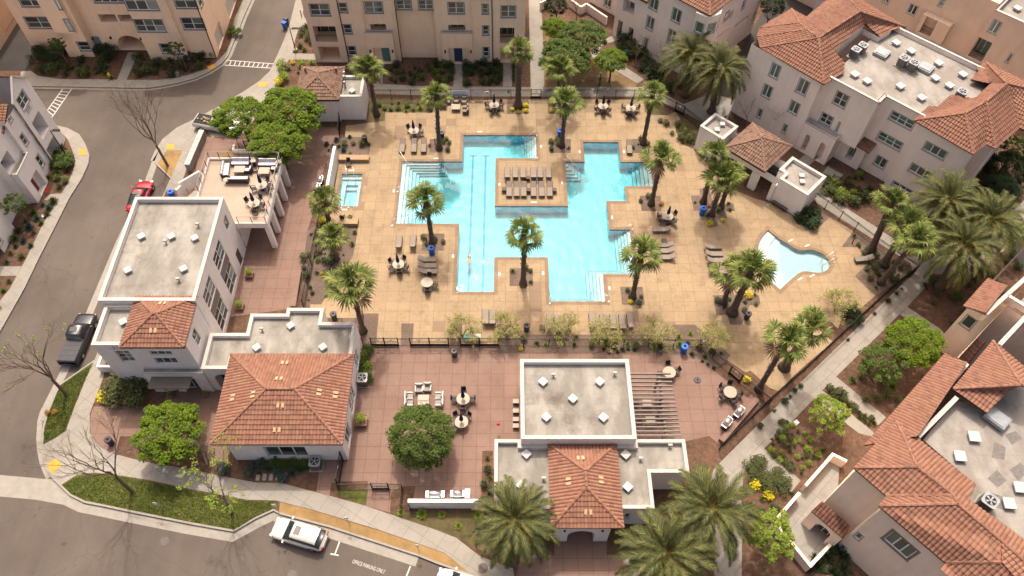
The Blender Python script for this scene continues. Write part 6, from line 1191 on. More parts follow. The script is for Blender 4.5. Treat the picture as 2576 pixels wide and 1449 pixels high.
# ---- shrubs and small plants
def shrub_mesh(seed, kind):
    R.seed(seed); mb = MB()
    if kind == 'dome': leafcloud(mb, Vector((0, 0, .42)), .5, 150, .10, 0, .85)
    elif kind == 'big': 
        for k in range(26): a = R.uniform(0, 6.28); q = R.random()**.5; leafcloud(mb, Vector((math.cos(a)*q*.75, math.sin(a)*q*.75, .45+.35*(1-q)*R.random())), .28, 70, .055, 0, .9)
    elif kind == 'tuft':
        for k in range(38): a = R.uniform(0, 6.28); e = R.uniform(.25, 1.3); d = Vector((math.cos(a)*math.cos(e), math.sin(a)*math.cos(e), math.sin(e))); s_ = Vector((-math.sin(a), math.cos(a), 0))*.035; m_ = d*.3; t_ = d*.55+Vector((0, 0, -.06)); mb.idx([-s_*.6, s_*.6, m_+s_, t_, m_-s_], ((0, 1, 2, 4), (4, 2, 3)))
    elif kind == 'agave':
        for k in range(30): a = k*2.4; e = .15+1.2*k/30; d = Vector((math.cos(a)*math.cos(e), math.sin(a)*math.cos(e), math.sin(e))); s_ = Vector((-math.sin(a), math.cos(a), 0))*.09; m_ = d*.3+Vector((0, 0, .03)); t_ = d*.6; mb.idx([-s_*.6, s_*.6, m_+s_, t_, m_-s_], ((0, 1, 2, 4), (4, 2, 3)))
    return mb
SM = {}
def smesh(kind, mat, seed):
    k = (kind, mat, seed)
    if k not in SM: SM[k] = crown_mesh('foliage_mesh', shrub_mesh(seed, kind), [mat])
    return SM[k]
def plant(xy, kind, mat, r, label, group=None, cat='plant', name='shrub', flat=1.0):
    if name == 'shrub': name = {'tuft': 'grass_clump', 'agave': 'agave'}.get(kind, 'shrub')
    o = bpy.data.objects.new(name, smesh(kind, mat, R.randint(1, 3))); COL.objects.link(o); o.location = (xy[0], xy[1], 0.005); f = r/.5*(.62 if kind == 'big' else 1); o.scale = (f, f, f*flat); o.rotation_euler = (0, 0, R.uniform(0, 6.28)); return tag(o, label, cat, group)
def bed(poly, n, kinds, label, rmin=.18, rmax=.4, mind=.55, name='shrub', avoid=()):
    P = GP(poly); xs = [p[0] for p in P]; ys = [p[1] for p in P]; pts = []; tries = 0
    def ins(x, y):
        c = False
        for i in range(len(P)):
            a = P[i]; b2 = P[i-1]
            if (a[1] > y) != (b2[1] > y) and x < (b2[0]-a[0])*(y-a[1])/(b2[1]-a[1])+a[0]: c = not c
        return c
    while len(pts) < n and tries < n*60:
        tries += 1; x = R.uniform(min(xs), max(xs)); y = R.uniform(min(ys), max(ys))
        if ins(x, y) and all((x-a)**2+(y-b2)**2 > mind**2 for a, b2 in pts): pts.append((x, y))
    for x, y in pts:
        k, m_ = R.choice(kinds); plant((x, y), k, m_, R.uniform(rmin, rmax), label, label.split(' in ')[-1].split(' along ')[-1]+' plants', name=name)
R.seed(5)
MIXED = [('dome', 'olive_leaf'), ('dome', 'dark_leaf'), ('tuft', 'olive_leaf'), ('tuft', 'mid_leaf'), ('dome', 'mid_leaf')]
LOWM = [('dome', 'dark_leaf'), ('dome', 'olive_leaf'), ('tuft', 'mid_leaf')]
for i, q in enumerate(BEDS):
    nm = ['above the left pool bay', 'below the left pool bay', 'between the lower pool arms', 'above the sun deck peninsula', 'beyond the pool lift', 'right of the pool', 'by the restroom building', 'at the lower right pool corner', 'left of the wading pool'][i]
    bed(q, 9 if i in (6, 8) else 5, [('dome', 'dark_leaf'), ('dome', 'olive_leaf'), ('tuft', 'olive_leaf'), ('dome', 'rust_flower' if i in (5, 6) else 'olive_leaf')], 'low shrub in the gravel bed '+nm, .22, .42, .6)
def yf(px, lab, r=.3, mat='yellow_flower'): g = G(*px); plant((g.x, g.y), 'dome', mat, r, lab, None, 'flowering plant', 'flowering_shrub', .8)
for px, l, r in (((1315,718),'bush with yellow flowers in front of the palm between the pool arms',.34), ((1288,277),'yellow flower bush left of the tallest palm',.3), ((1303,284),'yellow flower bush right below the tallest palm',.3), ((1322,268),'yellow flower bush upper right of the tallest palm',.38), ((1323,281),'yellow flower bush lower right of the tallest palm',.32), ((1388,280),'yellow flower bush below the pale palm',.36), ((1818,556),'rust and yellow bush in the stepped bed',.3), ((1785,565),'yellow green bush at the tip of the stepped bed',.4), ((1586,761),'yellow bush at the foot of the palm by the lower right pool corner',.28), ((1882,745),'yellow bush right of the stout palm',.45), ((1898,1222),'yellow flower bush by the lower walk, upper one',.5), ((1932,1248),'yellow flower bush by the lower walk, lower one',.5), ((1310,880),'small yellow flower bush by the fence',.25), ((1878,957),'yellow bush beside the east gate',.4)): yf(px, l, r)
for q, n, kd, lab, a_, b_, md in [
 ([(774,580),(822,552),(901,553),(899,587),(888,645),(808,766),(764,775),(761,680)], 40, MIXED+[('dome', 'yellow_flower')], 'leafy plant in the planting strip left of the pool deck', .2, .5, .55),
 ([(820,362),(868,345),(920,345),(931,365),(929,389),(851,400),(835,420)], 15, [('tuft', 'olive_leaf'), ('agave', 'blue_leaf'), ('dome', 'olive_leaf')], 'grassy plant in the raised bed above the spa', .25, .5, .6),
 ([(95,165),(175,146),(262,152),(290,200),(150,196),(90,180)], 26, LOWM, 'dark shrub in the bed left of the arched passage', .3, .75, .7),
 ([(352,135),(380,153),(470,153),(540,150),(520,170),(440,192),(325,198)], 28, LOWM, 'dark shrub in the bed right of the arched passage', .3, .7, .7),
 ([(972,162),(1135,160),(1132,213),(965,210)], 24, [('dome', 'dark_leaf'), ('dome', 'mid_leaf')], 'low green shrub in the bed before the cream apartment, left of the blue door', .3, .6, .65),
 ([(1170,162),(1262,162),(1262,214),(1170,214)], 20, [('dome', 'dark_leaf')], 'dark green ground shrub in the bed right of the blue door', .35, .6, .6),
 ([(760,70),(775,62),(790,120),(750,140)], 8, MIXED, 'shrub in the bed under the lamp post at top', .35, .8, .8),
 ([(700,215),(712,160),(790,158),(780,168)], 10, [('dome', 'spring_leaf'), ('tuft', 'mid_leaf'), ('dome', 'yellow_flower')], 'bright plant in the bed above the pool hut', .3, .8, .8),
 ([(150,335),(185,385),(180,440),(150,485),(112,480),(95,450),(140,390)], 14, [('tuft', 'olive_leaf'), ('agave', 'olive_leaf'), ('dome', 'mid_leaf')], 'spiky plant in the bed by the lamp post at left', .4, .8, .8),
 ([(110,505),(140,508),(55,665),(10,665),(30,600)], 18, [('tuft', 'olive_leaf'), ('agave', 'blue_leaf'), ('agave', 'olive_leaf')], 'spiky agave in the bed below the red door', .35, .65, .9),
 ([(0,700),(40,700),(-10,780),(-30,760)], 5, [('tuft', 'mid_leaf')], 'grassy plant in the bed at the left edge', .4, .7, .9),
 ([(1310,850),(1690,848),(1740,825),(1820,890),(1790,915),(1740,875),(1310,875)], 26, [('tuft', 'mid_leaf'), ('dome', 'olive_leaf'), ('agave', 'spring_leaf')], 'green tuft in the gravel strip along the middle fence', .25, .45, .8),
 ([(1512,876),(1600,876),(1600,888),(1512,888)], 10, [('tuft', 'dark_leaf')], 'dark grass tuft in the narrow bed above the pavilion', .25, .38, .5),
 ([(1742,888),(1800,930),(1790,935),(1738,895)], 8, [('tuft', 'dark_leaf')], 'dark grass tuft in the bed by the angled fence', .25, .42, .55),
 ([(1216,1150),(1240,1140),(1240,1300),(1218,1300)], 14, [('tuft', 'mid_leaf'), ('dome', 'dark_leaf')], 'upright plant in the bed left of the pavilion', .3, .5, .75),
 ([(1000,1290),(1210,1290),(1240,1330),(1150,1345),(1010,1300)], 8, [('agave', 'blue_leaf'), ('agave', 'spring_leaf')], 'agave in the bed below the long white wall', .35, .55, 1.2),
 ([(560,1160),(700,1160),(790,1180),(700,1210),(560,1190)], 12, [('dome', 'blue_leaf'), ('tuft', 'blue_leaf')], 'blue green plant in the bed below the big tiled wing', .3, .7, .7),
 ([(1940,1085),(1975,1050),(2080,1140),(2010,1200),(1935,1140)], 44, [('dome', 'olive_leaf'), ('dome', 'spring_leaf'), ('tuft', 'olive_leaf')], 'low succulent in the square bed above the walled patio', .2, .38, .42),
 ([(2050,470),(2160,440),(2210,500),(2150,520),(2080,500)], 26, [('dome', 'olive_leaf'), ('dome', 'spring_leaf'), ('tuft', 'olive_leaf')], 'olive shrub in the yard before the beige apartments', .3, .8, .6),
 ([(1990,545),(2040,530),(2065,560),(2040,572)], 8, [('dome', 'dark_leaf')], 'dark shrub in the bed behind the bench', .5, .9, .7),
 ([(1640,300),(1700,300),(1760,370),(1700,350)], 9, [('agave', 'spring_leaf'), ('dome', 'olive_leaf')], 'green plant in the grassy bed by the restroom building', .3, .6, .8),
 ([(1540,100),(1620,150),(1720,220),(1690,250),(1560,150)], 16, [('dome', 'dark_leaf'), ('dome', 'olive_leaf'), ('dome', 'blue_leaf')], 'shrub in the bed before the ivory apartments', .4, 1.0, .9),
 ([(2140,590),(2290,690),(2200,735),(2160,640)], 22, [('dome', 'olive_leaf'), ('tuft', 'mid_leaf')], 'low plant in the bed under the three leaning palms', .25, .55, .8),
 ([(2290,740),(2560,560),(2560,700),(2400,830)], 22, [('dome', 'olive_leaf'), ('tuft', 'olive_leaf'), ('dome', 'mid_leaf')], 'low plant in the mulch under the date palms at right', .3, .7, 1.0),
 ([(2120,960),(2180,900),(2330,990),(2240,1060)], 14, [('tuft', 'mid_leaf'), ('dome', 'olive_leaf'), ('agave', 'spring_leaf')], 'grassy plant in the bed under the small trees at right', .3, .8, .9),
 ([(2082,980),(2095,972),(2205,1066),(2190,1075)], 26, [('tuft', 'olive_leaf'), ('dome', 'olive_leaf')], 'grass clump in the narrow strip between the two paths', .3, .48, .42),
 ([(940,262),(1085,262),(1080,280),(940,285)], 14, [('dome', 'mid_leaf'), ('agave', 'spring_leaf'), ('tuft', 'olive_leaf')], 'weedy plant in the grassy bed right of the pool hut', .25, .5, .8),
 ([(912,880),(930,880),(925,960),(905,960)], 12, [('dome', 'mid_leaf'), ('dome', 'spring_leaf'), ('big', 'mid_leaf')], 'leafy shrub in the narrow bed right of the tiled wing', .4, .75, .6),
 ([(2260,735),(2300,690),(1935,1050),(1900,1085),(1870,1105)], 34, [('tuft', 'olive_leaf'), ('dome', 'dark_leaf')], 'grass tuft in the strip between the east fence and the walk', .25, .4, .7),
 ([(1880,1215),(1960,1190),(2000,1250),(1930,1320),(1880,1300)], 12, [('dome', 'olive_leaf'), ('tuft', 'mid_leaf')], 'shrub in the bed beside the lower walk', .3, .6, .8),
 ([(2040,1400),(2110,1370),(2130,1449),(2030,1449)], 10, [('dome', 'dark_leaf'), ('tuft', 'dark_leaf')], 'dark shrub in the corner below the walled patio', .5, 1.0, .8),
 ([(1560,1350),(1700,1290),(1700,1400),(1600,1430)], 9, [('dome', 'blue_leaf'), ('tuft', 'mid_leaf')], 'plant in the bed under the date palm right of the porch', .3, .7, .9)]: bed(q, n, kd, lab, a_, b_, md)
def big(px, kind, mat, r, lab, flat=1.0): g = G(*px); plant((g.x, g.y), kind, mat, r, lab, None, 'shrub', 'large_shrub', flat)
big((335,985), 'big', 'olive_leaf', 2.2, 'big dark olive shrub below the house number of the clubhouse', .9); big((270,1000), 'dome', 'yellow_flower', .8, 'yellow flowering shrub at the clubhouse corner', .6); big((102,146), 'big', 'dark_leaf', 1.3, 'clipped round bush at the left end of the cream apartment', 1.1); big((145,146), 'big', 'dark_leaf', 1.4, 'second clipped bush at the cream apartment, right of the round one'); big((484,145), 'big', 'dark_leaf', .9, 'left of two round bushes at the corner of the cream apartment', 1.1); big((520,143), 'big', 'dark_leaf', 1.0, 'right of two round bushes at the corner of the cream apartment', 1.1)
big((270,140), 'big', 'dark_leaf', 1.4, 'dark bush just left of the arched passage'); big((1578,108), 'big', 'dark_leaf', 1.5, 'dark bush by the door of the ivory apartments', 1.1); big((1612,140), 'big', 'mid_leaf', 1.2, 'green bush below the ivory apartments window'); big((2138,800), 'big', 'dark_leaf', 1.1, 'round dark shrub by the east fence near the wading pool'); big((160,412), 'big', 'mid_leaf', 1.3, 'green mounded shrub by the lamp post at left', .7); big((1905,1185), 'big', 'olive_leaf', 1.2, 'grey green shrub beside the lower walk, upper one', .7); big((1950,1215), 'big', 'olive_leaf', 1.2, 'grey green shrub beside the lower walk, lower one', .7); big((2075,470), 'big', 'olive_leaf', 1.4, 'mounded shrub by the walk behind the restroom building', .6)
big((592,85), 'big', 'mid_leaf', .9, 'square hedge bush beside the garage door at top left')
hg = MB(); R.seed(9)
for k in range(44): u = R.random(); g = G(672+110*u, 1165+12*R.random()); leafcloud(hg, Vector((g.x, g.y, .25+.75*R.random())), .36, 60, .05, 0, .9)
tag(hg.build('hedge', 'mid_leaf'), 'clipped hedge under the wide window of the tiled wing', 'hedge')
for j, (x0, x1) in enumerate(((1128, 1142), (1166, 1182), (1254, 1262), (1290, 1298))):
    hg = MB()
    for k in range(26): g = G(R.uniform(x0, x1), R.uniform(163, 203)); leafcloud(hg, Vector((g.x, g.y, .2+.5*R.random())), .34, 45, .055, 0, .9)
    tag(hg.build('hedge', 'dark_leaf'), ['clipped hedge left of the path to the blue door', 'clipped hedge right of the path to the blue door', 'clipped hedge left of the easternmost path of the cream apartment', 'clipped hedge right of the easternmost path of the cream apartment'][j], 'hedge')
# loose grass blades on the two lawns
def grass(name, polys, n, mat, lab):
    mb = MB(); R.seed(3)
    for poly in polys:
        P = GP(poly); xs = [p[0] for p in P]; ys = [p[1] for p in P]; c = 0
        while c < n:
            x = R.uniform(min(xs), max(xs)); y = R.uniform(min(ys), max(ys)); ins = False
            for i in range(len(P)):
                a = P[i]; b2 = P[i-1]
                if (a[1] > y) != (b2[1] > y) and x < (b2[0]-a[0])*(y-a[1])/(b2[1]-a[1])+a[0]: ins = not ins
            if not ins: continue
            c += 1; a = R.uniform(0, 6.28); s_ = .035; t_ = Vector((x+R.uniform(-.06, .06), y+R.uniform(-.06, .06), R.uniform(.05, .11))); mb.face([(x-math.cos(a)*s_, y-math.sin(a)*s_, .008), (x+math.cos(a)*s_, y+math.sin(a)*s_, .008), t_])
    tag(mb.build(name, mat), lab, 'grass', None, 'stuff')
leafmat('grass_blade', [(.1, (.05, .085, .012)), (.55, (.10, .14, .022)), (.8, (.16, .17, .04)), (1, (.30, .25, .09))])
grass('grass', [[(235,915),(217,953),(187,1025),(165,1083),(140,1100),(112,1117),(111,1087),(123,1039),(143,989),(153,970)]], 5000, 'grass_blade', 'short grass on the strip beside the dark pickup')
grass('grass', [[(157,1221),(195,1198),(240,1193),(310,1201),(380,1213),(512,1241),(622,1261),(690,1263),(688,1281),(644,1300),(590,1332),(480,1313),(330,1283),(254,1267),(214,1258),(180,1242)]], 12000, 'grass_blade', 'short grass with dry patches on the corner lawn')
# ================================================================ furniture and street things
plain('wicker', (.10, .075, .062), .8, var=.15, sc=10); plain('sling', (.26, .215, .18), .8, var=.06, sc=6); plain('sling_grey', (.33, .30, .28), .8, var=.08); plain('chair_dark', (.035, .028, .028), .6, .2); plain('table_top', (.50, .42, .335), .5, var=.08, sc=8)
plain('navy_fabric', (.012, .022, .085), .8, var=.2, sc=6); plain('blue_plastic', (.012, .10, .46), .4, var=.1); plain('dark_bin', (.045, .045, .055), .5, .2); plain('white_cushion', (.55, .53, .57), .9, var=.06); plain('steel', (.62, .60, .60), .3, .9); plain('white_plastic', (.78, .76, .74), .4, var=.03)
plain('sign_white', (.62, .64, .68), .5, var=.05); plain('sign_ink', (.06, .08, .14), .6); plain('yellow_paint', (.70, .50, .02), .4); plain('rubber', (.02, .02, .02), .8); plain('lens', (.85, .85, .9), .1); plain('tail_red', (.35, .01, .01), .3); plain('planter_clay', (.26, .15, .12), .8); plain('skin', (.45, .26, .17), .6); plain('hair', (.05, .03, .02), .8); plain('vest_green', (.35, .55, .06), .8); plain('trouser', (.02, .025, .05), .8); plain('tan_block', (.52, .37, .22), .8, var=.08); plain('green_post', (.02, .10, .06), .5)
plain('teal', (.02, .28, .25), .5)
def carpaint(name, col, met=.3):
    m, nt, b = newmat(name, .28, met, .5); b.inputs['Base Color'].default_value = (*col, 1); b.inputs['Coat Weight'].default_value = .6; b.inputs['Coat Roughness'].default_value = .08
carpaint('paint_white', (.50, .48, .46), .0); carpaint('paint_red', (.42, .012, .035), .3); carpaint('paint_dark', (.03, .033, .045), .5); carpaint('car_glass', (.012, .018, .02), .0)
def at(px, z=0.0): g = G(px[0], px[1], z); return (g.x, g.y, 0.0)
def mk_lounger():
    r = root('sun_lounger', 'x', 'sun lounger'); f = MB()
    for x in (-.31, .31): f.bar((x, -.98, .33), (x, .32, .33), .05, .06); f.bar((x, .3, .33), (x, .93, .68), .05, .05)
    for x in (-.31, .31):
        for y in (-.85, .35): l = MB(); l.box((x, y, .16), (.05, .06, .32)); l.build('leg', 'wicker', r)
    for y in (-.97, .3): f.bar((-.3, y, .33), (.3, y, .33), .05, .05)
    f.build('frame', 'wicker', r); s_ = MB(); s_.box((0, -.34, .375), (.58, 1.27, .04)); s_.build('seat', 'sling', r); b_ = MB(); b_.box((0, .62, .545), (.58, .76, .04), 0, 0, math.atan2(.35, .63)); b_.build('backrest', 'sling', r); return r
LG = Proto(mk_lounger)
PC = crop(1080, 360, .3451); PD = crop(1700, 560, .2761)
g1_ = 'loungers lined up on the sun deck peninsula'
def loungers(pxs, rz, labs, grp):
    for i, p in enumerate(pxs): x, y, _ = at(p); LG.put((x, y, .03), rz+R.uniform(-.03, .03), labs(i) if callable(labs) else labs, grp)
ordn = ['leftmost', 'second', 'third', 'fourth', 'fifth', 'rightmost']
loungers([PC(x, 388) for x in (1005, 1070, 1132, 1218, 1272, 1340)], math.pi, lambda i: 'sun lounger in the upper row on the peninsula, %s from the left' % ordn[i] if 0 < i < 5 else '%s sun lounger of the upper row on the peninsula' % ordn[i], g1_)
loungers([PC(x, 520) for x in (1020, 1080, 1138, 1218, 1283, 1350)], 0, lambda i: 'sun lounger in the lower row on the peninsula, %s from the left' % ordn[i] if 0 < i < 5 else '%s sun lounger of the lower row on the peninsula' % ordn[i], g1_)
loungers([PC(x, 165) for x in (152, 247, 326)], 0, lambda i: ['left', 'middle', 'right'][i]+' lounger of three above the left pool bay', 'three loungers above the left pool bay')
loungers([PC(124, 950), PC(238, 945)], math.pi, lambda i: ['left', 'right'][i]+' lounger of two below the left pool bay', 'two loungers below the left pool bay')
loungers([PC(352, 1088), PC(355, 1138), PC(358, 1185)], math.pi/2, lambda i: ['upper', 'middle', 'lower'][i]+' lounger of three sideways beside the blue bin', 'loungers beside the blue bin')
loungers([PC(1996, 175)], 0, 'single lounger in the corner beyond the pool lift', None)
loungers([PD(578, 330)], -math.pi/2, 'single sideways lounger under the palm shadow, right of the pool', None)
loungers([PD(600, 488), PD(610, 548), PD(622, 612)], -math.pi/2, lambda i: ['upper', 'middle', 'lower'][i]+' lounger of three facing left by the lower right pool bay', 'three loungers right of the pool')
loungers([PD(1092, 505), PD(1108, 578), PD(1125, 645), PD(1145, 755)], math.pi/2, lambda i: ['topmost', 'second', 'third', 'lowest'][i]+' lounger of the column left of the wading pool', 'column of loungers left of the wading pool')
loungers([(2170,656)], -math.pi/2+.1, 'lone lounger beside the wading pool steps', None)
Q2 = T(2, 2)
loungers([T(1,2)(2310,315), T(1,2)(2382,318)], math.pi, lambda i: ['left', 'right'][i]+' lounger of the pair between two airy trees', 'pair of loungers between the trees')
loungers([Q2(380,365), Q2(462,375), Q2(556,362)], math.pi, lambda i: ['left', 'middle', 'right'][i]+' lounger of three beside the dark bin at the bottom of the deck', 'three loungers by the bin')
loungers([Q2(805,352), Q2(915,365), Q2(1015,365), Q2(1105,365), Q2(1188,355)], math.pi, lambda i: ['leftmost', 'second', 'third', 'fourth', 'rightmost'][i]+' of five loungers at the bottom of the deck', 'five loungers at the bottom of the deck')
def mk_side():
    r = root('side_table', 'x', 'side table'); t = MB(); t.box((0, 0, .44), (.5, .5, .04)); t.build('table_top', 'wicker', r); s_ = MB(); s_.box((0, 0, .2), (.42, .42, .03)); s_.build('shelf', 'wicker', r)
    for a in (-.22, .22):
        for b_ in (-.22, .22): l = MB(); l.box((a, b_, .21), (.05, .05, .42)); l.build('leg', 'wicker', r)
    return r
SD = Proto(mk_side)
for p, l in ((PC(1172, 410), 'small brown side table in the upper lounger row'), (PC(1178, 510), 'small brown side table amid the lower lounger row'), (PC(978, 505), 'side table at the left end of the lower lounger row'), (PC(1388, 510), 'side table at the right end of the lower lounger row'), (PD(608, 430), 'side table above the three loungers right of the pool'), (PD(1088, 690), 'side table within the lounger column left of the wading pool'), (Q2(305, 400), 'side table left of the loungers by the dark bin')): x, y, _ = at(p, .3); SD.put((x, y, .03), 0, l)
def mk_table(umb):
    r = root('round_table', 'x', 'table'); t = MB(); t.tube([(0, 0, .70), (0, 0, .74)], [.62, .62], 28); t.build('table_top', 'table_top', r)
    s_ = MB(); s_.tube([(0, 0, .06), (0, 0, .69)], .05, 8); s_.build('column', 'chair_dark', r); b_ = MB(); b_.tube([(0, 0, 0), (0, 0, .06)], [.33, .3], 18); b_.build('base', 'chair_dark', r); return r
def mk_umb():
    r = root('closed_umbrella', 'x', 'umbrella'); p = MB(); p.tube([(0, 0, .05), (0, 0, 2.35)], .024, 8); p.build('pole', 'wicker', r); c = MB(); P = []
    for z, q in ((1.12, .05), (1.15, .20), (1.4, .19), (1.8, .14), (2.15, .09), (2.45, .02)): P.append((z, q))
    V = []; n = 16
    for z, q in P:
        for k in range(n): a = 2*math.pi*k/n; rr = q*(1 if k % 2 else .68); V.append((math.cos(a)*rr, math.sin(a)*rr, z))
    F = [(i*n+k, i*n+(k+1) % n, (i+1)*n+(k+1) % n, (i+1)*n+k) for i in range(len(P)-1) for k in range(n)]; c.idx(V, F); c.build('canopy', 'navy_fabric', r)
    s_ = MB(); s_.tube([(0, 0, 1.42), (0, 0, 1.5)], .185, 12); s_.build('strap', 'navy_fabric', r); return r
def mk_chair():
    r = root('patio_chair', 'x', 'chair'); s_ = MB(); s_.box((0, 0, .43), (.48, .48, .04)); s_.build('seat', 'chair_dark', r); b_ = MB(); b_.box((0, .27, .72), (.46, .04, .5), 0, 0, -.2); b_.build('backrest', 'chair_dark', r)
    for a in (-.25, .25):
        am = MB(); am.bar((a, -.2, .64), (a, .24, .66), .05, .035); am.bar((a, -.2, .43), (a, -.2, .64), .035, .035); am.build('armrest', 'chair_dark', r)
        for y in (-.2, .22): l = MB(); l.bar((a*.9, y, .42), (a, y*1.15, 0), .035, .035); l.build('leg', 'chair_dark', r)
    return r
TB = Proto(lambda: mk_table(1)); UM = Proto(mk_umb); CHR = Proto(mk_chair)
def tset(px, angs, where, umb=True, z=.03, cat=None):
    g = G(px[0], px[1], .73+z); TB.put((g.x, g.y, z), R.uniform(0, 1), 'round pale table '+where)
    if umb: UM.put((g.x, g.y, z), R.uniform(0, 1), 'folded navy umbrella in the table '+where)
    for a in angs: a_ = math.radians(a); CHR.put((g.x+math.sin(a_)*.85, g.y+math.cos(a_)*.85, z), -a_, 'dark chair at the table '+where, 'chairs at the table '+where)
tset((1041,328), (-45, 40, 95, 170), 'above the three upper left loungers'); tset((1243,263), (-80, 50, 90, 150, 200), 'left of the tallest palm by the fence'); tset((1517,266), (-40, 45, -120, 130, 180), 'by the north fence, left of two'); tset((1587,271), (-70, 75, 190, 150, -150), 'by the north fence, right of two')
tset((1002,664), (-60, 30, -120, 110, 170), 'left of the sideways loungers'); tset((1074,710), (10, 100, 175), 'below the sideways loungers', False); tset((1680,543), (-75, 60, -120, 130, 180), 'below the palm right of the pool')
tset((1165,1003), (0, -85, 85, 180), 'on the court, upper of two'); tset((1161,1061), (-35, 40, -130), 'on the court beside the round tree, lower of two'); tset((1684,936), (0, 70, -100), 'at the top corner of the pergola', False); tset((1837,986), (-45, 10, -120, 100, 160), 'by the barbecue grills near the east fence', False)
tset(c2(850, 650), (25, -110, 120, 70), 'on the terrace, upper of two', z=3.9); tset(c2(775, 835), (25, -60, 100, 170), 'on the terrace, lower of two', z=3.9)
# lounge groups
def mk_arm(mat_f, mat_c, name='armchair', w_=.72):
    def f():
        r = root(name, 'x', 'armchair' if w_ < 1 else 'sofa'); fr_ = MB(); fr_.box((0, .36, .42), (w_, .08, .62)); fr_.box((-w_/2+.04, 0, .3), (.08, .72, .42)); fr_.box((w_/2-.04, 0, .3), (.08, .72, .42)); fr_.box((0, -.02, .18), (w_-.16, .66, .12)); fr_.build('frame', mat_f, r)
        n = 1 if w_ < 1 else 3
        for i in range(n):
            cw = (w_-.18)/n; x = -w_/2+.09+cw*(i+.5); c = MB(); c.box((x, -.06, .32), (cw-.02, .6, .15)); c.build('seat_cushion', mat_c, r); c = MB(); c.box((x, .24, .55), (cw-.04, .14, .4), 0, 0, -.15); c.build('back_cushion', mat_c, r)
        for a in (-w_/2+.05, w_/2-.05):
            for y in (-.32, .35): l = MB(); l.box((a, y, .06), (.05, .05, .12)); l.build('leg', mat_f, r)
        return r
    return f
WA = Proto(mk_arm('white_plastic', 'sling_grey')); BA = Proto(mk_arm('wicker', 'sling')); SO = Proto(mk_arm('chair_dark', 'white_cushion', 'sofa', 2.1)); AC_ = Proto(mk_arm('chair_dark', 'white_cushion', 'lounge_chair'))
def mk_ctable(): 
    r = root('coffee_table', 'x', 'coffee table'); t = MB(); t.box((0, 0, .46), (1.05, .72, .05)); t.build('table_top', 'table_top', r)
    for a in (-.46, .46):
        for y in (-.3, .3): l = MB(); l.box((a, y, .22), (.06, .06, .44)); l.build('leg', 'wicker', r)
    return r
CT = Proto(mk_ctable); P12 = T(1, 2)
def pl(P, px, rz, lab, grp=None, z=.03, zz=.4, sc=None): x, y, _ = at(px, zz+z); P.put((x, y, z), rz, lab, grp, sc)
pl(WA, P12(1640, 1010), 0, 'pale armchair left of the pair above the white table on the court'); pl(WA, P12(1725, 1000), 0, 'pale armchair right of the pair above the white table on the court')
for i, yy in enumerate((1085, 1150)): pl(WA, P12(1540, yy), math.pi/2, ['upper', 'lower'][i]+' pale armchair at the left of the white table'); pl(WA, P12(1842, yy), -math.pi/2, ['upper', 'lower'][i]+' pale armchair at the right of the white table')
pl(CT, P12(1685, 1112), 0, 'low white table among the pale armchairs, upper one'); pl(CT, P12(1685, 1168), 0, 'low white table among the pale armchairs, lower one')
pl(CT, P10(2010, 1078), 0, 'square low table by the north fence seats', sc=(1, 1.3, 1))
for i, (a, b_, rz) in enumerate(((1930, 1010, 0), (2015, 1005, 0), (2095, 1010, 0), (1885, 1055, math.pi/2), (2108, 1068, -math.pi/2), (2108, 1112, -math.pi/2))): pl(BA, P10(a, b_), rz, ['left seat of three against the north fence', 'middle seat of three against the north fence', 'right seat of three against the north fence', 'seat left of the square low table', 'upper seat right of the square low table', 'lower seat right of the square low table'][i])
c2p = lambda x, y: c2(x, y)
pl(SO, c2(637, 415), 0, 'white cushioned sofa at the top of the terrace, left one', z=3.9); pl(SO, c2(912, 425), 0, 'white cushioned sofa at the top of the terrace, right one', z=3.9); pl(SO, c2(485, 490), math.pi/2+.1, 'white cushioned sofa at the left side of the terrace', z=3.9); pl(SO, c2(620, 590), math.pi, 'sofa with its dark back to the viewer on the terrace', z=3.9)
pl(CT, c2(628, 495), 0, 'coffee table left of two on the terrace', z=3.9, sc=(1.1, 1.3, 1)); pl(CT, c2(880, 510), 0, 'coffee table right of two on the terrace', z=3.9, sc=(1.1, 1.3, 1)); pl(AC_, c2(718, 495), -math.pi/2, 'cushioned chair between the terrace coffee tables', z=3.9); pl(AC_, c2(985, 480), -math.pi/2, 'cushioned chair at the right end of the terrace', z=3.9)
def mk_rt(): r = root('round_side_table', 'x', 'side table'); t = MB(); t.tube([(0, 0, .5), (0, 0, .54)], .3, 18); t.build('table_top', 'table_top', r); l = MB(); l.tube([(0, 0, 0), (0, 0, .5)], .04, 6); l.tube([(0, 0, 0), (0, 0, .03)], .2, 12); l.build('column', 'chair_dark', r); return r
RTB = Proto(mk_rt)
for p, l in (((770, 415), 'small round table between the terrace sofas'), ((495, 605), 'small round table at the left end of the dark backed sofa'), ((1025, 425), 'small round table in the terrace corner')): pl(RTB, c2(*p), 0, l, z=3.9)
pl(CHR, c2(785, 480), 0, 'dark wicker chair between the terrace sofas', z=3.9)
for p, l, rz in ((T(1,1)(930, 190), 'dark chair against the ledge above the spa', 0), (T(1,1)(870, 735), 'dark chair against the ledge below the spa', math.pi), (Q2(1487, 625), 'black chair by the middle fence beside the blue bin', 0)): pl(CHR, p, rz, l)
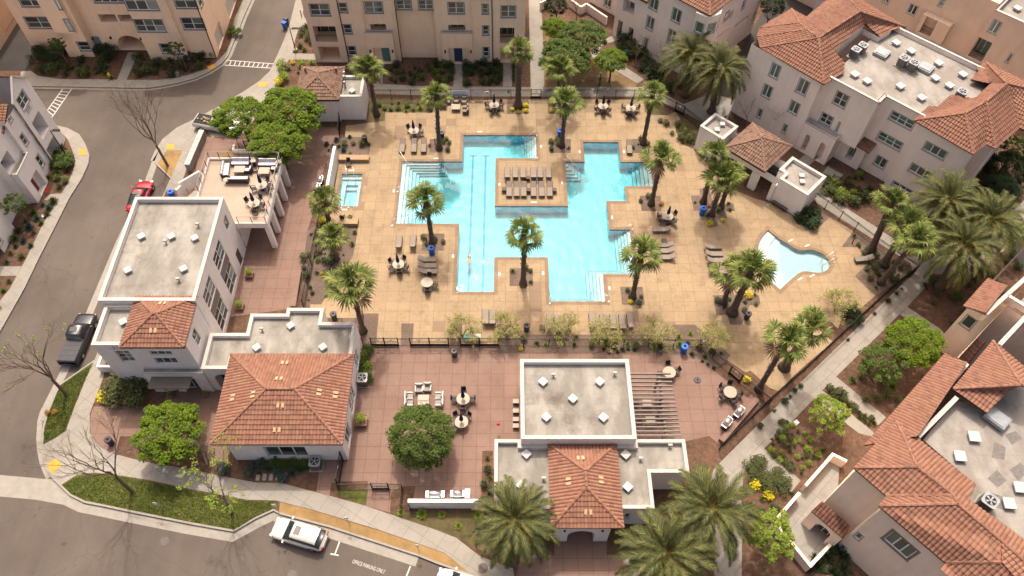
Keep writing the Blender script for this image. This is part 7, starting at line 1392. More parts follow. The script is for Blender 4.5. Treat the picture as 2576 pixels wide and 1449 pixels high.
# bins
def mk_bin(mat):
    def f():
        r = root('litter_bin', 'x', 'litter bin'); b_ = MB(); b_.tube([(0, 0, 0), (0, 0, .85)], [.27, .31], 20); b_.build('body', mat, r); l = MB(); V = []; n = 20
        for z, q in ((.85, .33), (.93, .34), (.97, .28), (.97, .13), (.85, .13)): V += [(math.cos(2*math.pi*k/n)*q, math.sin(2*math.pi*k/n)*q, z) for k in range(n)]
        l.idx(V, [(i*n+k, i*n+(k+1) % n, (i+1)*n+(k+1) % n, (i+1)*n+k) for i in range(4) for k in range(n)]); l.build('lid', mat if mat != 'dark_bin' else 'dark_bin', r); h = MB(); h.tube([(0, 0, .86), (0, 0, .87)], .13, 14); h.build('opening', 'rubber', r); return r
    return f
DB = Proto(mk_bin('dark_bin')); BB = Proto(mk_bin('blue_plastic')); WB = Proto(mk_bin('dark_bin'))
for p, l in (((918,352), 'dark litter bin at the corner of the raised bed above the spa'), ((1112,342), 'dark litter bin behind the palm above the left pool bay'), ((840,797), 'dark litter bin beside the clubhouse roof corner'), ((1143,890), 'litter bin with pale lid on the court at the fence gates'), ((1325,826), 'litter bin with pale lid below the palm between the pool arms'), ((1880,796), 'dark litter bin beside the stout palm'), ((277,1112), 'dark litter bin on the paving near the corner lawn')): x, y, _ = at(p, .4); DB.put((x, y, .03), 0, l)
for p, l, z in (((1086,633), 'blue recycling bin in front of the palm below the left pool bay', 0), ((1409,338), 'blue recycling bin behind the palm above the peninsula', 0), ((1767,533), 'blue recycling bin beside the three palms', 0), ((1720,880), 'blue recycling bin by the middle fence', 0), ((433,492), 'blue recycling bin at the foot of the terrace stairs', .0)): x, y, _ = at(p, .4+z); BB.put((x, y, .03+z), 0, l, sc=1.12)
# grills
def mk_grill():
    r = root('barbecue_grill', 'x', 'barbecue grill'); b_ = MB(); b_.box((0, 0, .82), (.85, .55, .16)); b_.build('firebox', 'steel', r); h = MB(); V = []; n = 8
    for x in (-.4, .4): V += [(x, math.cos(math.pi*k/n)*.27, .9+math.sin(math.pi*k/n)*.25) for k in range(n+1)]
    h.idx(V, [(k, k+1, n+2+k, n+1+k) for k in range(n)]+[tuple(range(n+1)), tuple(range(2*n+1, n, -1))]); h.build('hood', 'steel', r, True)
    hd = MB(); hd.bar((-.3, -.31, 1.0), (.3, -.31, 1.0), .03, .03); hd.build('handle', 'steel', r)
    for x in (-.52, .52): s_ = MB(); s_.box((x, 0, .88), (.16, .5, .03)); s_.build('side_shelf', 'steel', r)
    c = MB(); c.box((0, 0, .37), (.8, .5, .74)); c.build('cabinet', 'dark_bin', r); return r
GR = Proto(mk_grill)
for p, l, rz in ((Q2(2168, 1345), 'steel barbecue grill on the court corner, lower left of two', .85), (Q2(2290, 1238), 'steel barbecue grill on the court corner, upper right of two', .85), (T(1,3)(1800, 618), 'wide white hooded grill behind the long white wall, left one', 0), (T(1,3)(2030, 615), 'white hooded grill behind the long white wall, right one', 0), (T(1,1)(642, 352), 'steel grill left of the spa wall, upper one', math.pi/2), (T(1,1)(612, 435), 'steel grill left of the spa wall, lower one', math.pi/2)): pl(GR, p, rz, l, zz=1.0, sc=(1.35, 1.1, 1) if 'wide' in l else 1.05)
# air conditioners
def mk_ac():
    r = root('air_conditioner', 'x', 'air conditioner'); b_ = MB(); b_.prism([(-.4, -.3), (-.3, -.4), (.3, -.4), (.4, -.3), (.4, .3), (.3, .4), (-.3, .4), (-.4, .3)], .08, .85); b_.build('casing', 'ac_body', r); t = MB(); t.prism([(-.42, -.32), (-.32, -.42), (.32, -.42), (.42, -.32), (.42, .32), (.32, .42), (-.32, .42), (-.42, .32)], .85, .93); t.build('top_cover', 'ac_top', r)
    f = MB(); f.tube([(0, 0, .932), (0, 0, .94)], .31, 18); f.build('fan_opening', 'rubber', r); bl = MB()
    for k in range(5): a = k*1.256; bl.face([(0, 0, .945), (math.cos(a)*.28, math.sin(a)*.28, .95), (math.cos(a+.5)*.28, math.sin(a+.5)*.28, .945)])
    bl.tube([(0, 0, .94), (0, 0, .97)], .07, 8); bl.build('fan', 'ac_top', r); p_ = MB(); p_.box((0, 0, .04), (1.0, 1.0, .08)); p_.build('pad', 'kerb', r); return r
AC2 = Proto(mk_ac)
for p, z, l, sc in ((P12(1075, 925), 0, 'air conditioner on the ground by the tiled wing window', 1.2), (T(1,3)(600, 315), 0, 'air conditioner on the ground at the corner of the tiled wing', 1.2), (A(905, 375), 9.75, 'rooftop air conditioner by the parapet pipes, right of the pair', 1.15), (A(850, 410), 9.75, 'rooftop air conditioner by the parapet pipes, left of the pair', 1.15), (A(1225, 480), 9.75, 'rooftop air conditioner at the roof middle, left of the pair', 1.2), (A(1302, 515), 9.75, 'rooftop air conditioner at the roof middle, right of the pair', 1.2), (A(1677, 742), 9.75, 'lone rooftop air conditioner beside the right hip roof', 1.2), (T(3,3)(2200, 715), 9.3, 'rooftop air conditioner on the roof at the bottom right', 1.3)):
    g = G(*p, z+.6); AC2.put((g.x, g.y, z), 0 if z == 0 else -.78, l, sc=sc)
# planters
def mk_pot():
    r = root('planter_box', 'x', 'planter'); b_ = MB(); V = []
    for q, z in ((.36, 0), (.46, .5), (.40, .5), (.38, .42)): V += [(-q, -q, z), (q, -q, z), (q, q, z), (-q, q, z)]
    b_.idx(V, [(i*4+k, i*4+(k+1) % 4, (i+1)*4+(k+1) % 4, (i+1)*4+k) for i in range(3) for k in range(4)]+[(12, 13, 14, 15)]); b_.build('pot', 'planter_clay', r); p_ = MB(); R.seed(4); leafcloud(p_, Vector((0, 0, .75)), .42, 220, .07, 0, .9); p_.build('foliage', 'spring_leaf', r); return r
PT = Proto(mk_pot)
for p, l, s_ in (((627,690), 'clay planter with yellow green plant on the arcade court, upper one', .95), ((603,770), 'clay planter with low plant on the arcade court, lower one', .95), ((909,1060), 'large planter with leafy plant beside the tiled wing', 1.25), ((429,992), 'small planter left of the clubhouse entrance', .6), ((515,992), 'small planter right of the clubhouse entrance', .6)): x, y, _ = at(p, .3); PT.put((x, y, .03), 0, l, sc=s_)
# ---- cars
def mk_car(paint, kind):
    def f():
        r = root('parked_car', 'x', 'car'); L = {'suv': 4.75, 'sedan': 4.6, 'pickup': 5.7}[kind]; W2 = .95 if kind != 'pickup' else 1.0; hb = {'suv': .95, 'sedan': .85, 'pickup': 1.05}[kind]; ht = {'suv': 1.66, 'sedan': 1.45, 'pickup': 1.88}[kind]
        st = {'suv': [(-.5, .5, .68), (-.485, .74, .80), (-.45, .92, .93), (-.2, 1, 1), (.1, 1, 1), (.3, .99, .97), (.40, .95, .86), (.45, .85, .78), (.48, .70, .70), (.5, .42, .60)], 'sedan': [(-.5, .6, .78), (-.48, .84, .92), (-.42, .95, 1.02), (-.2, 1, 1), (.1, 1, 1), (.3, .98, .95), (.42, .93, .84), (.475, .8, .72), (.5, .55, .6)], 'pickup': [(-.5, .9, .95), (-.495, .96, 1.02), (-.3, 1, 1.02), (-.1, 1, 1), (.1, 1, 1), (.25, 1, 1), (.42, .97, .95), (.48, .88, .85), (.5, .7, .7)]}[kind]
        b_ = MB(); n = 10; V = []
        for sx, sw, sh in st:
            x = sx*L; w_ = W2*sw; h = hb*sh; prof = [(-w_*.9, .28), (-w_, .45), (-w_, h*.72), (-w_*.93, h*.93), (-w_*.7, h), (w_*.7, h), (w_*.93, h*.93), (w_, h*.72), (w_, .45), (w_*.9, .28)]; V += [(x, a, b2) for a, b2 in prof]
        F = [(i*n+k, i*n+(k+1) % n, (i+1)*n+(k+1) % n, (i+1)*n+k) for i in range(len(st)-1) for k in range(n)]+[tuple(range(n)), tuple(range(len(st)*n-1, (len(st)-1)*n-1, -1))]; b_.idx(V, F); b_.build('body', paint, r, True)
        cab = {'suv': [(-.47, .88, .96), (-.42, .88, 1.38/1.66), (-.36, .86, .97), (0, .84, 1.0), (.08, .82, .97), (.24, .84, .6)], 'sedan': [(-.36, .88, .6), (-.24, .84, .9), (-.1, .82, 1.0), (.04, .80, .98), (.22, .84, .6)], 'pickup': [(-.06, .9, .58), (-.04, .86, .97), (.04, .84, 1.0), (.14, .83, .98), (.265, .88, .57)]}[kind]
        if kind == 'suv': cab = [(-.455, .86, .62), (-.395, .84, .955), (-.2, .83, 1.0), (0, .82, 1.0), (.09, .80, .96), (.24, .85, .57)]
        g_ = MB(); V = []; n = 6
        for sx, sw, sh in cab: x = sx*L; w_ = W2*sw; z1 = ht*sh; zb = hb*.96; V += [(x, -w_, zb), (x, -w_*.88, zb+(z1-zb)*.72), (x, -w_*.74, z1-.01), (x, w_*.74, z1-.01), (x, w_*.88, zb+(z1-zb)*.72), (x, w_, zb)]
        g_.idx(V, [(i*n+k, i*n+k+1, (i+1)*n+k+1, (i+1)*n+k) for i in range(len(cab)-1) for k in range(n-1)]+[(0, 1, 2, 3, 4, 5)]); g_.build('windows', 'car_glass', r, True)
        rf = MB(); c_ = [q for q in cab if q[2] > .93]; V = []
        for sx, sw, sh in c_: x = sx*L; w_ = W2*sw; z1 = ht*sh+.012; V += [(x, -w_*.88, z1-.16), (x, -w_*.72, z1+.004), (x, w_*.72, z1+.004), (x, w_*.88, z1-.16)]
        rf.idx(V, [(i*4+k, i*4+k+1, (i+1)*4+k+1, (i+1)*4+k) for i in range(len(c_)-1) for k in range(3)]); ro = rf.build('roof', paint, r, True)
        sr = MB(); sr.box(((c_[-1][0]*L)-.5, 0, ht+.022), (.5, .72, .012)); sr.build('sunroof', 'car_glass', ro)
        for sx in (-.33, .33):
            for sy in (-1, 1):
                w_ = MB(); w_.tube([(sx*L*.93, sy*(W2-.24), .34), (sx*L*.93, sy*(W2+.01), .34)], .34, 18); wo = w_.build('wheel', 'rubber', r); w2 = MB(); w2.tube([(sx*L*.93, sy*(W2+.012), .34), (sx*L*.93, sy*(W2+.02), .34)], .2, 12); w2.build('rim', 'steel', wo)
        for sy in (-1, 1):
            h = MB(); h.box((.465*L, sy*W2*.68, hb*.72), (.22, .34, .12), sy*-.35); h.build('headlight', 'lens', r); h = MB(); h.box((-.485*L, sy*W2*.75, hb*.82), (.12, .28, .14)); h.build('tail_light', 'tail_red', r); h = MB(); h.box((.2*L, sy*(W2+.1), hb+.05), (.14, .2, .14)); h.build('mirror', paint, r)
        if kind == 'pickup':
            t = MB(); t.box((-.28*L, 0, hb+.03), (L*.40, 1.72, .05))
            if paint == 'paint_dark':
                for k in range(1, 4): t.box((-.48*L+k*.1*L, 0, hb+.062), (.03, 1.7, .012))
                t.build('bed_cover', 'dark_bin', r)
            else:
                t = MB(); t.box((-.28*L, 0, hb+.035), (L*.38, 1.6, .03)); t.build('cargo_bed', 'rubber', r); q = MB()
                for k in range(9): q.box((-.28*L+R.uniform(-.7, .7), R.uniform(-.5, .5), hb+.12), (R.uniform(.15, .4), R.uniform(.15, .3), .15), R.uniform(0, 3))
                q.build('cargo', 'tan_block', r)
        tp2 = MB(); tp2.box((0, 0, .3), (L*.86, W2*1.6, .2)); tp2.build('underbody', 'rubber', r); return r
    return f
def car(P, a, b_, lab, z=-.15, cen=None, name=None):
    A_ = G(*a, z); B_ = G(*b_, z); d = (B_-A_); c = G(*cen, z) if cen else (A_+B_)/2; o = P.put((c.x, c.y, z), math.atan2(d.y, d.x), lab); return o
SUVW = Proto(mk_car('paint_white', 'suv')); REDC = Proto(mk_car('paint_red', 'sedan')); DPK = Proto(mk_car('paint_dark', 'pickup')); WPK = Proto(mk_car('paint_white', 'pickup'))
car(SUVW, (829,1352), (688,1311), 'white sport utility car with sunroof parked at the kerb below the sandy strip', cen=(757,1349))
car(SUVW, (829,1352), (688,1311), 'white car cut off by the bottom edge of the photo', cen=(1168,1478))
car(REDC, (300,660), (398,440), 'red sedan parked beside the clubhouse', cen=(357,501))
car(DPK, (150,950), (250,715), 'dark grey pickup with covered bed parked by the clubhouse corner', cen=(204,860))
car(WPK, (484,318), (545,329), 'white pickup with loaded bed parked under the bright green tree', z=.02, cen=(552,322))
# wheeled refuse bins
def mk_toter(mat):
    def f(): r = root('wheeled_bin', 'x', 'wheeled bin'); b_ = MB(); b_.tube([(0, 0, .08), (0, 0, .95)], [.27, .36], 4); b_.build('body', mat, r); l = MB(); l.box((0, .02, 1.0), (.56, .62, .08), .785); l.build('lid', mat, r); w_ = MB(); w_.tube([(-.25, .25, .1), (.25, .25, .1)], .1, 10); w_.build('wheel', 'rubber', r); return r
    return f
x, y, _ = at((718,72), -.15); Proto(mk_toter('blue_plastic')).put((x, y, -.15), .3, 'blue wheeled bin standing on the road at top'); x, y, _ = at((722,64), -.15); Proto(mk_toter('dark_bin')).put((x, y+.2, -.15), .3, 'dark wheeled bin behind the blue wheeled one')
# street lamps
def lamp(base, top, lab):
    b_ = G(*base); h = hfit(base, top); t = G(*top, h); r = root('street_lamp', lab, 'street lamp', (b_.x, b_.y, 0)); m_ = MB(); m_.tube([(b_.x, b_.y, 0), (b_.x, b_.y, .35)], .3, 16); m_.build('footing', 'kerb', r); m_ = MB(); m_.tube([(b_.x, b_.y, .35), (b_.x, b_.y, h)], [.07, .05], 8); m_.build('pole', 'black_metal', r); m_ = MB(); m_.tube([(b_.x, b_.y, h-.1), (b_.x+.35, b_.y, h+.05)], .04, 6); m_.box((b_.x+.7, b_.y, h+.06), (.8, .3, .12)); m_.build('lamp_head', 'black_metal', r)
lamp(T(1,0)(400, 515), T(1,0)(338, 290), 'black street lamp by the walk at top left of the cream apartment'); lamp(T(0,1)(687, 145), W_(350, 470), 'black street lamp in the planting bed at left'); lamp(T(3,1)(2460, 570), T(3,1)(2600, 430), 'black street lamp beside the walk at the right edge')
def signpost(base, lab, h=2.0, d=(0, 1), plate=True):
    b_ = G(*base); r = root('sign_post', lab, 'sign', (b_.x, b_.y, 0)); m_ = MB(); m_.tube([(b_.x, b_.y, 0), (b_.x, b_.y, h)], .028, 6); m_.build('post', 'galvanised', r); m_ = MB(); m_.box((b_.x, b_.y-.03, h-.2), (.34, .02, .45)); m_.build('sign_plate', 'sign_white', r)
for b_, l in (((702,1288), 'parking sign on a post at the front of the white car'), ((880,1320), 'parking sign on a post at the middle of the sandy strip'), ((1054,1388), 'parking sign on a post near the lower end of the sandy strip'), ((410,1284), 'small sign on a post on the corner lawn')): signpost(b_, l)
# street name sign, hydrant
r = root('street_name_sign', 'blue street name sign on a post by the upper crosswalk corner', 'sign', at((473,181))); x, y, _ = at((473,181)); m_ = MB(); m_.tube([(x, y, 0), (x, y, 2.9)], .03, 6); m_.build('post', 'galvanised', r); m_ = MB(); m_.box((x, y, 2.8), (.9, .03, .2)); m_.box((x, y, 3.02), (.03, .9, .2)); m_.build('name_blade', 'blue_plastic', r)
r = root('fire_hydrant', 'yellow fire hydrant beside the path at the arched passage', 'fire hydrant', at((278,196))); x, y, _ = at((278,196)); m_ = MB(); m_.tube([(x, y, 0), (x, y, .08), (x, y, .09), (x, y, .6), (x, y, .72), (x, y, .8)], [.2, .2, .13, .13, .15, .04], 12); m_.build('barrel', 'yellow_paint', r, True)
for a in (-.2, .2): m_ = MB(); m_.tube([(x, y, .5), (x+a, y, .5)], .07, 8); m_.build('outlet', 'yellow_paint', r)
# low bollard posts near the palms, umbrella base, ledges, benches
def bollard(px, lab): x, y, _ = at(px); r = root('bollard', lab, 'bollard', (x, y, 0)); m_ = MB(); m_.tube([(x, y, 0), (x, y, .85)], .06, 8); m_.build('post', 'chair_dark', r); m_ = MB(); m_.tube([(x, y, .85), (x, y, .98)], .075, 8); m_.build('lamp_head', 'black_metal', r)
for p, l in (((1095,364), 'short dark path light by the palm above the left pool bay'), ((1074,612), 'short dark path light by the palm below the left pool bay'), ((914,797), 'short dark path light near the big south west palm'), ((2143,612), 'short dark path light in the bed right of the wading pool'), ((759,42), 'short dark red post by the street lamp at top')): bollard(p, l)
x, y, _ = at(Q2(1865, 928)); r = root('umbrella_base', 'bare round umbrella base standing alone on the court', 'umbrella base', (x, y, 0)); m_ = MB(); m_.tube([(x, y, .02), (x, y, .1)], [.36, .33], 20); m_.build('disc', 'dark_bin', r); m_ = MB(); m_.tube([(x, y, .1), (x, y, .42)], .04, 8); m_.build('socket', 'dark_bin', r)
def ledge(a, b_, zt, wd, lab, name='seat_ledge', mat='tan_block', cat='seat wall'):
    A_ = G(*a, zt); B_ = G(*b_, zt); m_ = MB(); m_.bar((A_.x, A_.y, zt/2), (B_.x, B_.y, zt/2), wd, zt); return tag(m_.build(name, mat), lab, cat)
ledge(T(1,1)(832, 132), T(1,1)(1135, 132), .5, .8, 'tan concrete ledge above the spa'); ledge(T(1,1)(750, 772), T(1,1)(1025, 775), .5, .8, 'tan concrete ledge below the spa')
ledge((751,680), (737,770), .5, .55, 'long brown seat ledge at the right side of the arcade court', mat='pink_paving'); ledge((2500-595,1002), (1815,1108), .5, .5, 'brown seat ledge along the east fence by the grills', mat='pink_paving')
m_ = MB(); a = G(*T(1,1)(790, 20), 2.0); b_ = G(*T(1,1)(705, 470), 2.0); m_.bar((a.x, a.y, 1.0), (b_.x, b_.y, 1.0), .3, 2.0); tag(m_.build('spa_wall', 'stucco_white'), 'tall white freestanding wall left of the spa', 'wall')
m_ = MB(); a = G(*T(1,3)(1527, 690), 1.5); b_ = G(*T(1,3)(2262, 692), 1.5); m_.bar((a.x, a.y, .75), (b_.x, b_.y, .75), .32, 1.5); tag(m_.build('screen_wall', 'stucco_white'), 'long white wall in front of the hooded grills', 'wall')
x, y, _ = at(T(1,3)(2128, 620), .9); m_ = MB(); m_.box((x, y, .5), (.42, .75, 1.0)); m_.box((x, y, 1.02), (.46, .8, .05)); tag(m_.build('serving_cart', 'white_plastic'), 'white counter box right of the hooded grills', 'counter')
def bench(px, rz, lab): x, y, _ = at(px, .4); r = root('bench', lab, 'bench', (x, y, 0), 0); d = Vector((math.cos(rz), math.sin(rz), 0))*.95; c = Vector((x, y, .43)); m_ = MB(); m_.bar(c-d, c+d, .45, .06); m_.build('seat', 'wicker', r); n_ = Vector((-d.y, d.x, 0)).normalized()*.22; m_ = MB(); m_.bar(c-d+n_+Vector((0, 0, .3)), c+d+n_+Vector((0, 0, .3)), .05, .35); m_.build('backrest', 'wicker', r); [(lambda q: (q.box((c.x+d.x*s_, c.y+d.y*s_, .2), (.08, .4, .4), rz), q.build('leg', 'wicker', r)))(MB()) for s_ in (-.8, .8)]
bench(T(3,1)(118, 615), math.atan2(eE.y, eE.x), 'dark bench against the restroom building wall')
# retaining wall with fins beside the pickup
r = root('stepped_wall', 'stepped grey block wall with seven white caps beside the white pickup', 'wall', at((500,390))); c6 = crop(500, 280, .13975); m_ = MB(); cp_ = MB()
for i in range(8):
    a = G(*c6(480-38*i, 610+88*i), 1.1); b_ = G(*c6(480-38*(i+1), 610+88*(i+1)), 1.1); m_.bar((a.x, a.y, .5), (b_.x, b_.y, .5), .5, 1.0+.002*i); cp_.bar((a.x, a.y, 1.06), (b_.x+(a.x-b_.x)*.06, b_.y+(a.y-b_.y)*.06, 1.06), .62, .1)
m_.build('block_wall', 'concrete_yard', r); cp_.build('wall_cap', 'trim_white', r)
pw2 = root('planter_wall', 'low white walled planter under the trees above the terrace', 'planter', at((680,335))); m_ = MB()
for a, b_ in ((c6(1110, 1010), c6(1440, 1010)), (c6(1440, 1010), c6(1445, 900)), (c6(1110, 1010), c6(1130, 900))): A_ = G(*a, .5); B_ = G(*b_, .5); m_.bar((A_.x, A_.y, .25), (B_.x, B_.y, .25), .25, .5)
m_.build('wall', 'stucco_white', pw2)
# ---- fences
def fence(pts, lab, h=1.5, gates=(), base=0.0, name='iron_fence', step=2.4, pic=.125):
    P = [G(*p) for p in pts]; c = P[0]; r = root(name, lab, 'fence' if name == 'iron_fence' else 'gate', (c.x, c.y, 0)); rm = MB(); pm_ = MB(); ps = MB()
    for i in range(len(P)-1):
        a, b_ = P[i], P[i+1]; L = (b_-a).length; d = (b_-a)/L; z0 = Vector((0, 0, base))
        for z in (.12, h-.18, h-.02): rm.bar(a+z0+Vector((0, 0, z)), b_+z0+Vector((0, 0, z)), .035, .035)
        n = int(L/pic)
        for k in range(1, n): q = a+d*(L*k/n)+z0; pm_.box((q.x, q.y, base+.1+(h-.1)/2), (.018, .018, h-.12), 0)
        n = max(1, round(L/step))
        for k in range(n+(1 if i == len(P)-2 else 0)): q = a+d*(L*k/n); ps.box((q.x, q.y, base+(h+.08)/2), (.065, .065, h+.08), 0)
    rm.build('rail', 'black_metal', r); pm_.build('pickets', 'black_metal', r); ps.build('post', 'black_metal', r); return r
fence([(935,249),(1335,249)], 'black iron fence along the north edge of the pool deck, left of the gate'); fence([(1360,249),(1640,249)], 'black iron fence along the north edge of the pool deck, right of the gate'); fence([(1640,249),(1696,281)], 'short angled iron fence left of the north east gate'); fence([(1718,293),(1765,330)], 'iron fence between the north east gate and the restroom building')
fence([(2037,501),(2147,582),(2232,645),(2298,688)], 'black iron fence running from the restroom building towards the right'); fence([(2298,688),(2232,738),(2117,845),(2022,935),(1932,1015),(1808,1132)], 'long black iron fence along the east side of the pool deck and court', 1.6)
fence([(1255,871),(1755,874),(1790,903),(1832,940)], 'black iron fence between the pool deck and the lower court'); fence([(1860,964),(1932,1022)], 'iron fence between the east court gate and the long east fence')
fence([(880,871),(915,871)], 'short piece of iron fence between the clubhouse and the gates'); fence([(1003,871),(1033,871)], 'iron fence panel between the left and middle gates'); fence([(1130,871),(1158,871)], 'iron fence panel between the middle and right gates')
fence([(812,548),(795,620),(765,775)], 'iron fence along the left side of the pool deck'); fence([(852,1232),(937,1232)], 'iron fence by the lower walk, left of its gate', 1.4); fence([(980,1232),(1013,1232),(1010,1283),(1032,1283)], 'iron fence by the lower walk, right of its gate', 1.4); fence([(858,300),(855,345)], 'short dark fence below the pool hut', 1.6); fence([(602,370),(660,372)], 'dark iron fence under the trees above the terrace', 1.6); fence([(2090,455),(2120,470),(2200,520)], 'iron railing in the yard of the beige apartments', 1.1, step=1.8)
def gate(a, b_, lab, h=1.5, solid=.35, base=0.0):
    A_ = G(*a); B_ = G(*b_); r = root('iron_gate', lab, 'gate', (A_.x, A_.y, 0)); m_ = MB()
    for z in (.1, h*.55, h): m_.bar(A_+Vector((0, 0, z)), B_+Vector((0, 0, z)), .05, .06)
    for q in (A_, B_): m_.box((q.x, q.y, h/2+.05), (.09, .09, h+.12))
    m_.build('frame', 'black_metal', r); p_ = MB(); L = (B_-A_).length; n = int(L/.125)
    for k in range(1, n): q = A_.lerp(B_, k/n); p_.box((q.x, q.y, .1+(h-.1)/2), (.02, .02, h-.1))
    p_.build('pickets', 'black_metal', r); p_ = MB(); p_.bar(A_+Vector((0, 0, .1+solid/2)), B_+Vector((0, 0, .1+solid/2)), .015, solid); p_.build('kick_plate', 'black_metal', r); s_ = MB(); c = A_.lerp(B_, .5); s_.box((c.x, c.y-.04, h-.25), (.32, .02, .24), math.atan2((B_-A_).y, (B_-A_).x)); s_.build('sign_plate', 'sign_white', r); return r
for a, b_, l in (((936,871),(969,871),'leftmost gate of the row between the deck and the court'), ((970,871),(1003,871),'second gate from the left of the row below the deck'), ((1034,871),(1081,871),'third gate from the left of the row below the deck'), ((1082,871),(1129,871),'fourth gate of the row below the deck, left of the bin'), ((1159,871),(1206,871),'fifth gate of the row below the deck, right of the bin'), ((1207,871),(1254,871),'rightmost gate of the row between the deck and the court'), ((1336,249),(1360,249),'gate in the north fence at the end of the path'), ((1697,281),(1717,292),'gate at the north east corner of the deck'), ((1833,941),(1859,963),'gate in the angled fence by the east court'), ((938,1232),(979,1232),'gate in the fence by the lower walk'), ((853,1226),(864,1160),'tall dark gate at the corner of the tiled wing'), ((620,378),(645,378),'dark gate under the trees above the terrace')): gate(a, b_, l, 1.5 if 'tall' not in l else 2.0)
# notice boards on the north fence
def board(px0, px1, yb, z0, z1, lab, lines=4):
    A_ = G(px0, yb); B_ = G(px1, yb); r = root('notice_board', lab, 'sign', (A_.x, A_.y, 0)); m_ = MB(); m_.bar(Vector((A_.x, A_.y-.05, (z0+z1)/2)), Vector((B_.x, B_.y-.05, (z0+z1)/2)), .02, z1-z0); m_.build('sign_plate', 'sign_white', r)
    for i in range(lines): z = z1-(z1-z0)*(i+1)/(lines+.6); wtext('lettering', 'IIIII IIII IIIIII III', Vector((A_.x+.08, A_.y-.064, z-.04)), (1, 0, 0), (0, 0, 1), (B_.x-A_.x-.16)*(.9 if i % 2 else .75), .07, 'sign_ink', r)
board(1138, 1183, 249, .45, 1.45, 'wide pale notice board hung on the north fence'); board(1194, 1213, 249, .6, 1.35, 'square notice sign with writing on the north fence')
m_ = MB(); x, y, _ = at((1226,250)); m_.tube([(x, y-.12, .75), (x, y-.14, .75)], .42, 20); rr_ = root('fan', 'x', 'x'); bpy.data.objects.remove(rr_); r = root('life_ring', 'white life ring on a stand at the north fence', 'life ring', (x, y, 0)); V = []; m_ = MB()
for k in range(20):
    for j in range(6): a = 2*math.pi*k/20; b_ = 2*math.pi*j/6; q = .3+.075*math.cos(b_); V.append((x+math.cos(a)*q, y-.12+.075*math.sin(b_), 1.05+math.sin(a)*q))
m_.idx(V, [(k*6+j, k*6+(j+1) % 6, ((k+1) % 20)*6+(j+1) % 6, ((k+1) % 20)*6+j) for k in range(20) for j in range(6)]); m_.build('ring', 'white_plastic', r, True); m_ = MB(); m_.tube([(x, y-.05, 0), (x, y-.05, 1.4)], .04, 6); m_.build('post', 'dark_bin', r)
r = root('notice_board', 'small teal oval sign on the north fence left of the tallest palm', 'sign', at((1279,249))); x, y, _ = at((1279,249)); m_ = MB(); m_.blob((x, y-.05, 1.2), (.14, .02, .28)); m_.build('sign_plate', 'teal', r)
# waste station in the lawn
r = root('pet_waste_station', 'green post with box and bin on the dry lawn behind the north fence', 'waste station', at((1507,218))); x, y, _ = at((1507,218)); m_ = MB(); m_.box((x, y, 1.1), (.08, .05, 2.2)); m_.build('post', 'green_post', r); m_ = MB(); m_.box((x, y-.06, 1.3), (.28, .16, .4)); m_.build('bag_box', 'green_post', r); m_ = MB(); m_.box((x, y, 2.2), (.3, .03, .35)); m_.build('sign_plate', 'sign_white', r); m_ = MB(); m_.tube([(x, y-.15, .3), (x, y-.15, .8)], .16, 10); m_.build('bin', 'green_post', r)
# flagpole like mast on the restroom building
g = G(*T(2,0)(2160, 1200), 3.6); r = root('roof_mast', 'thin white mast rising from the restroom building roof', 'mast', (g.x, g.y, 3.4)); m_ = MB(); m_.tube([(g.x, g.y, 3.4), (g.x+.2, g.y, 6.4)], .03, 6); m_.build('pole', 'white_plastic', r); m_ = MB(); m_.tube([(g.x, g.y, 3.35), (g.x, g.y, 3.45)], .12, 8); m_.build('base_plate', 'galvanised', r)
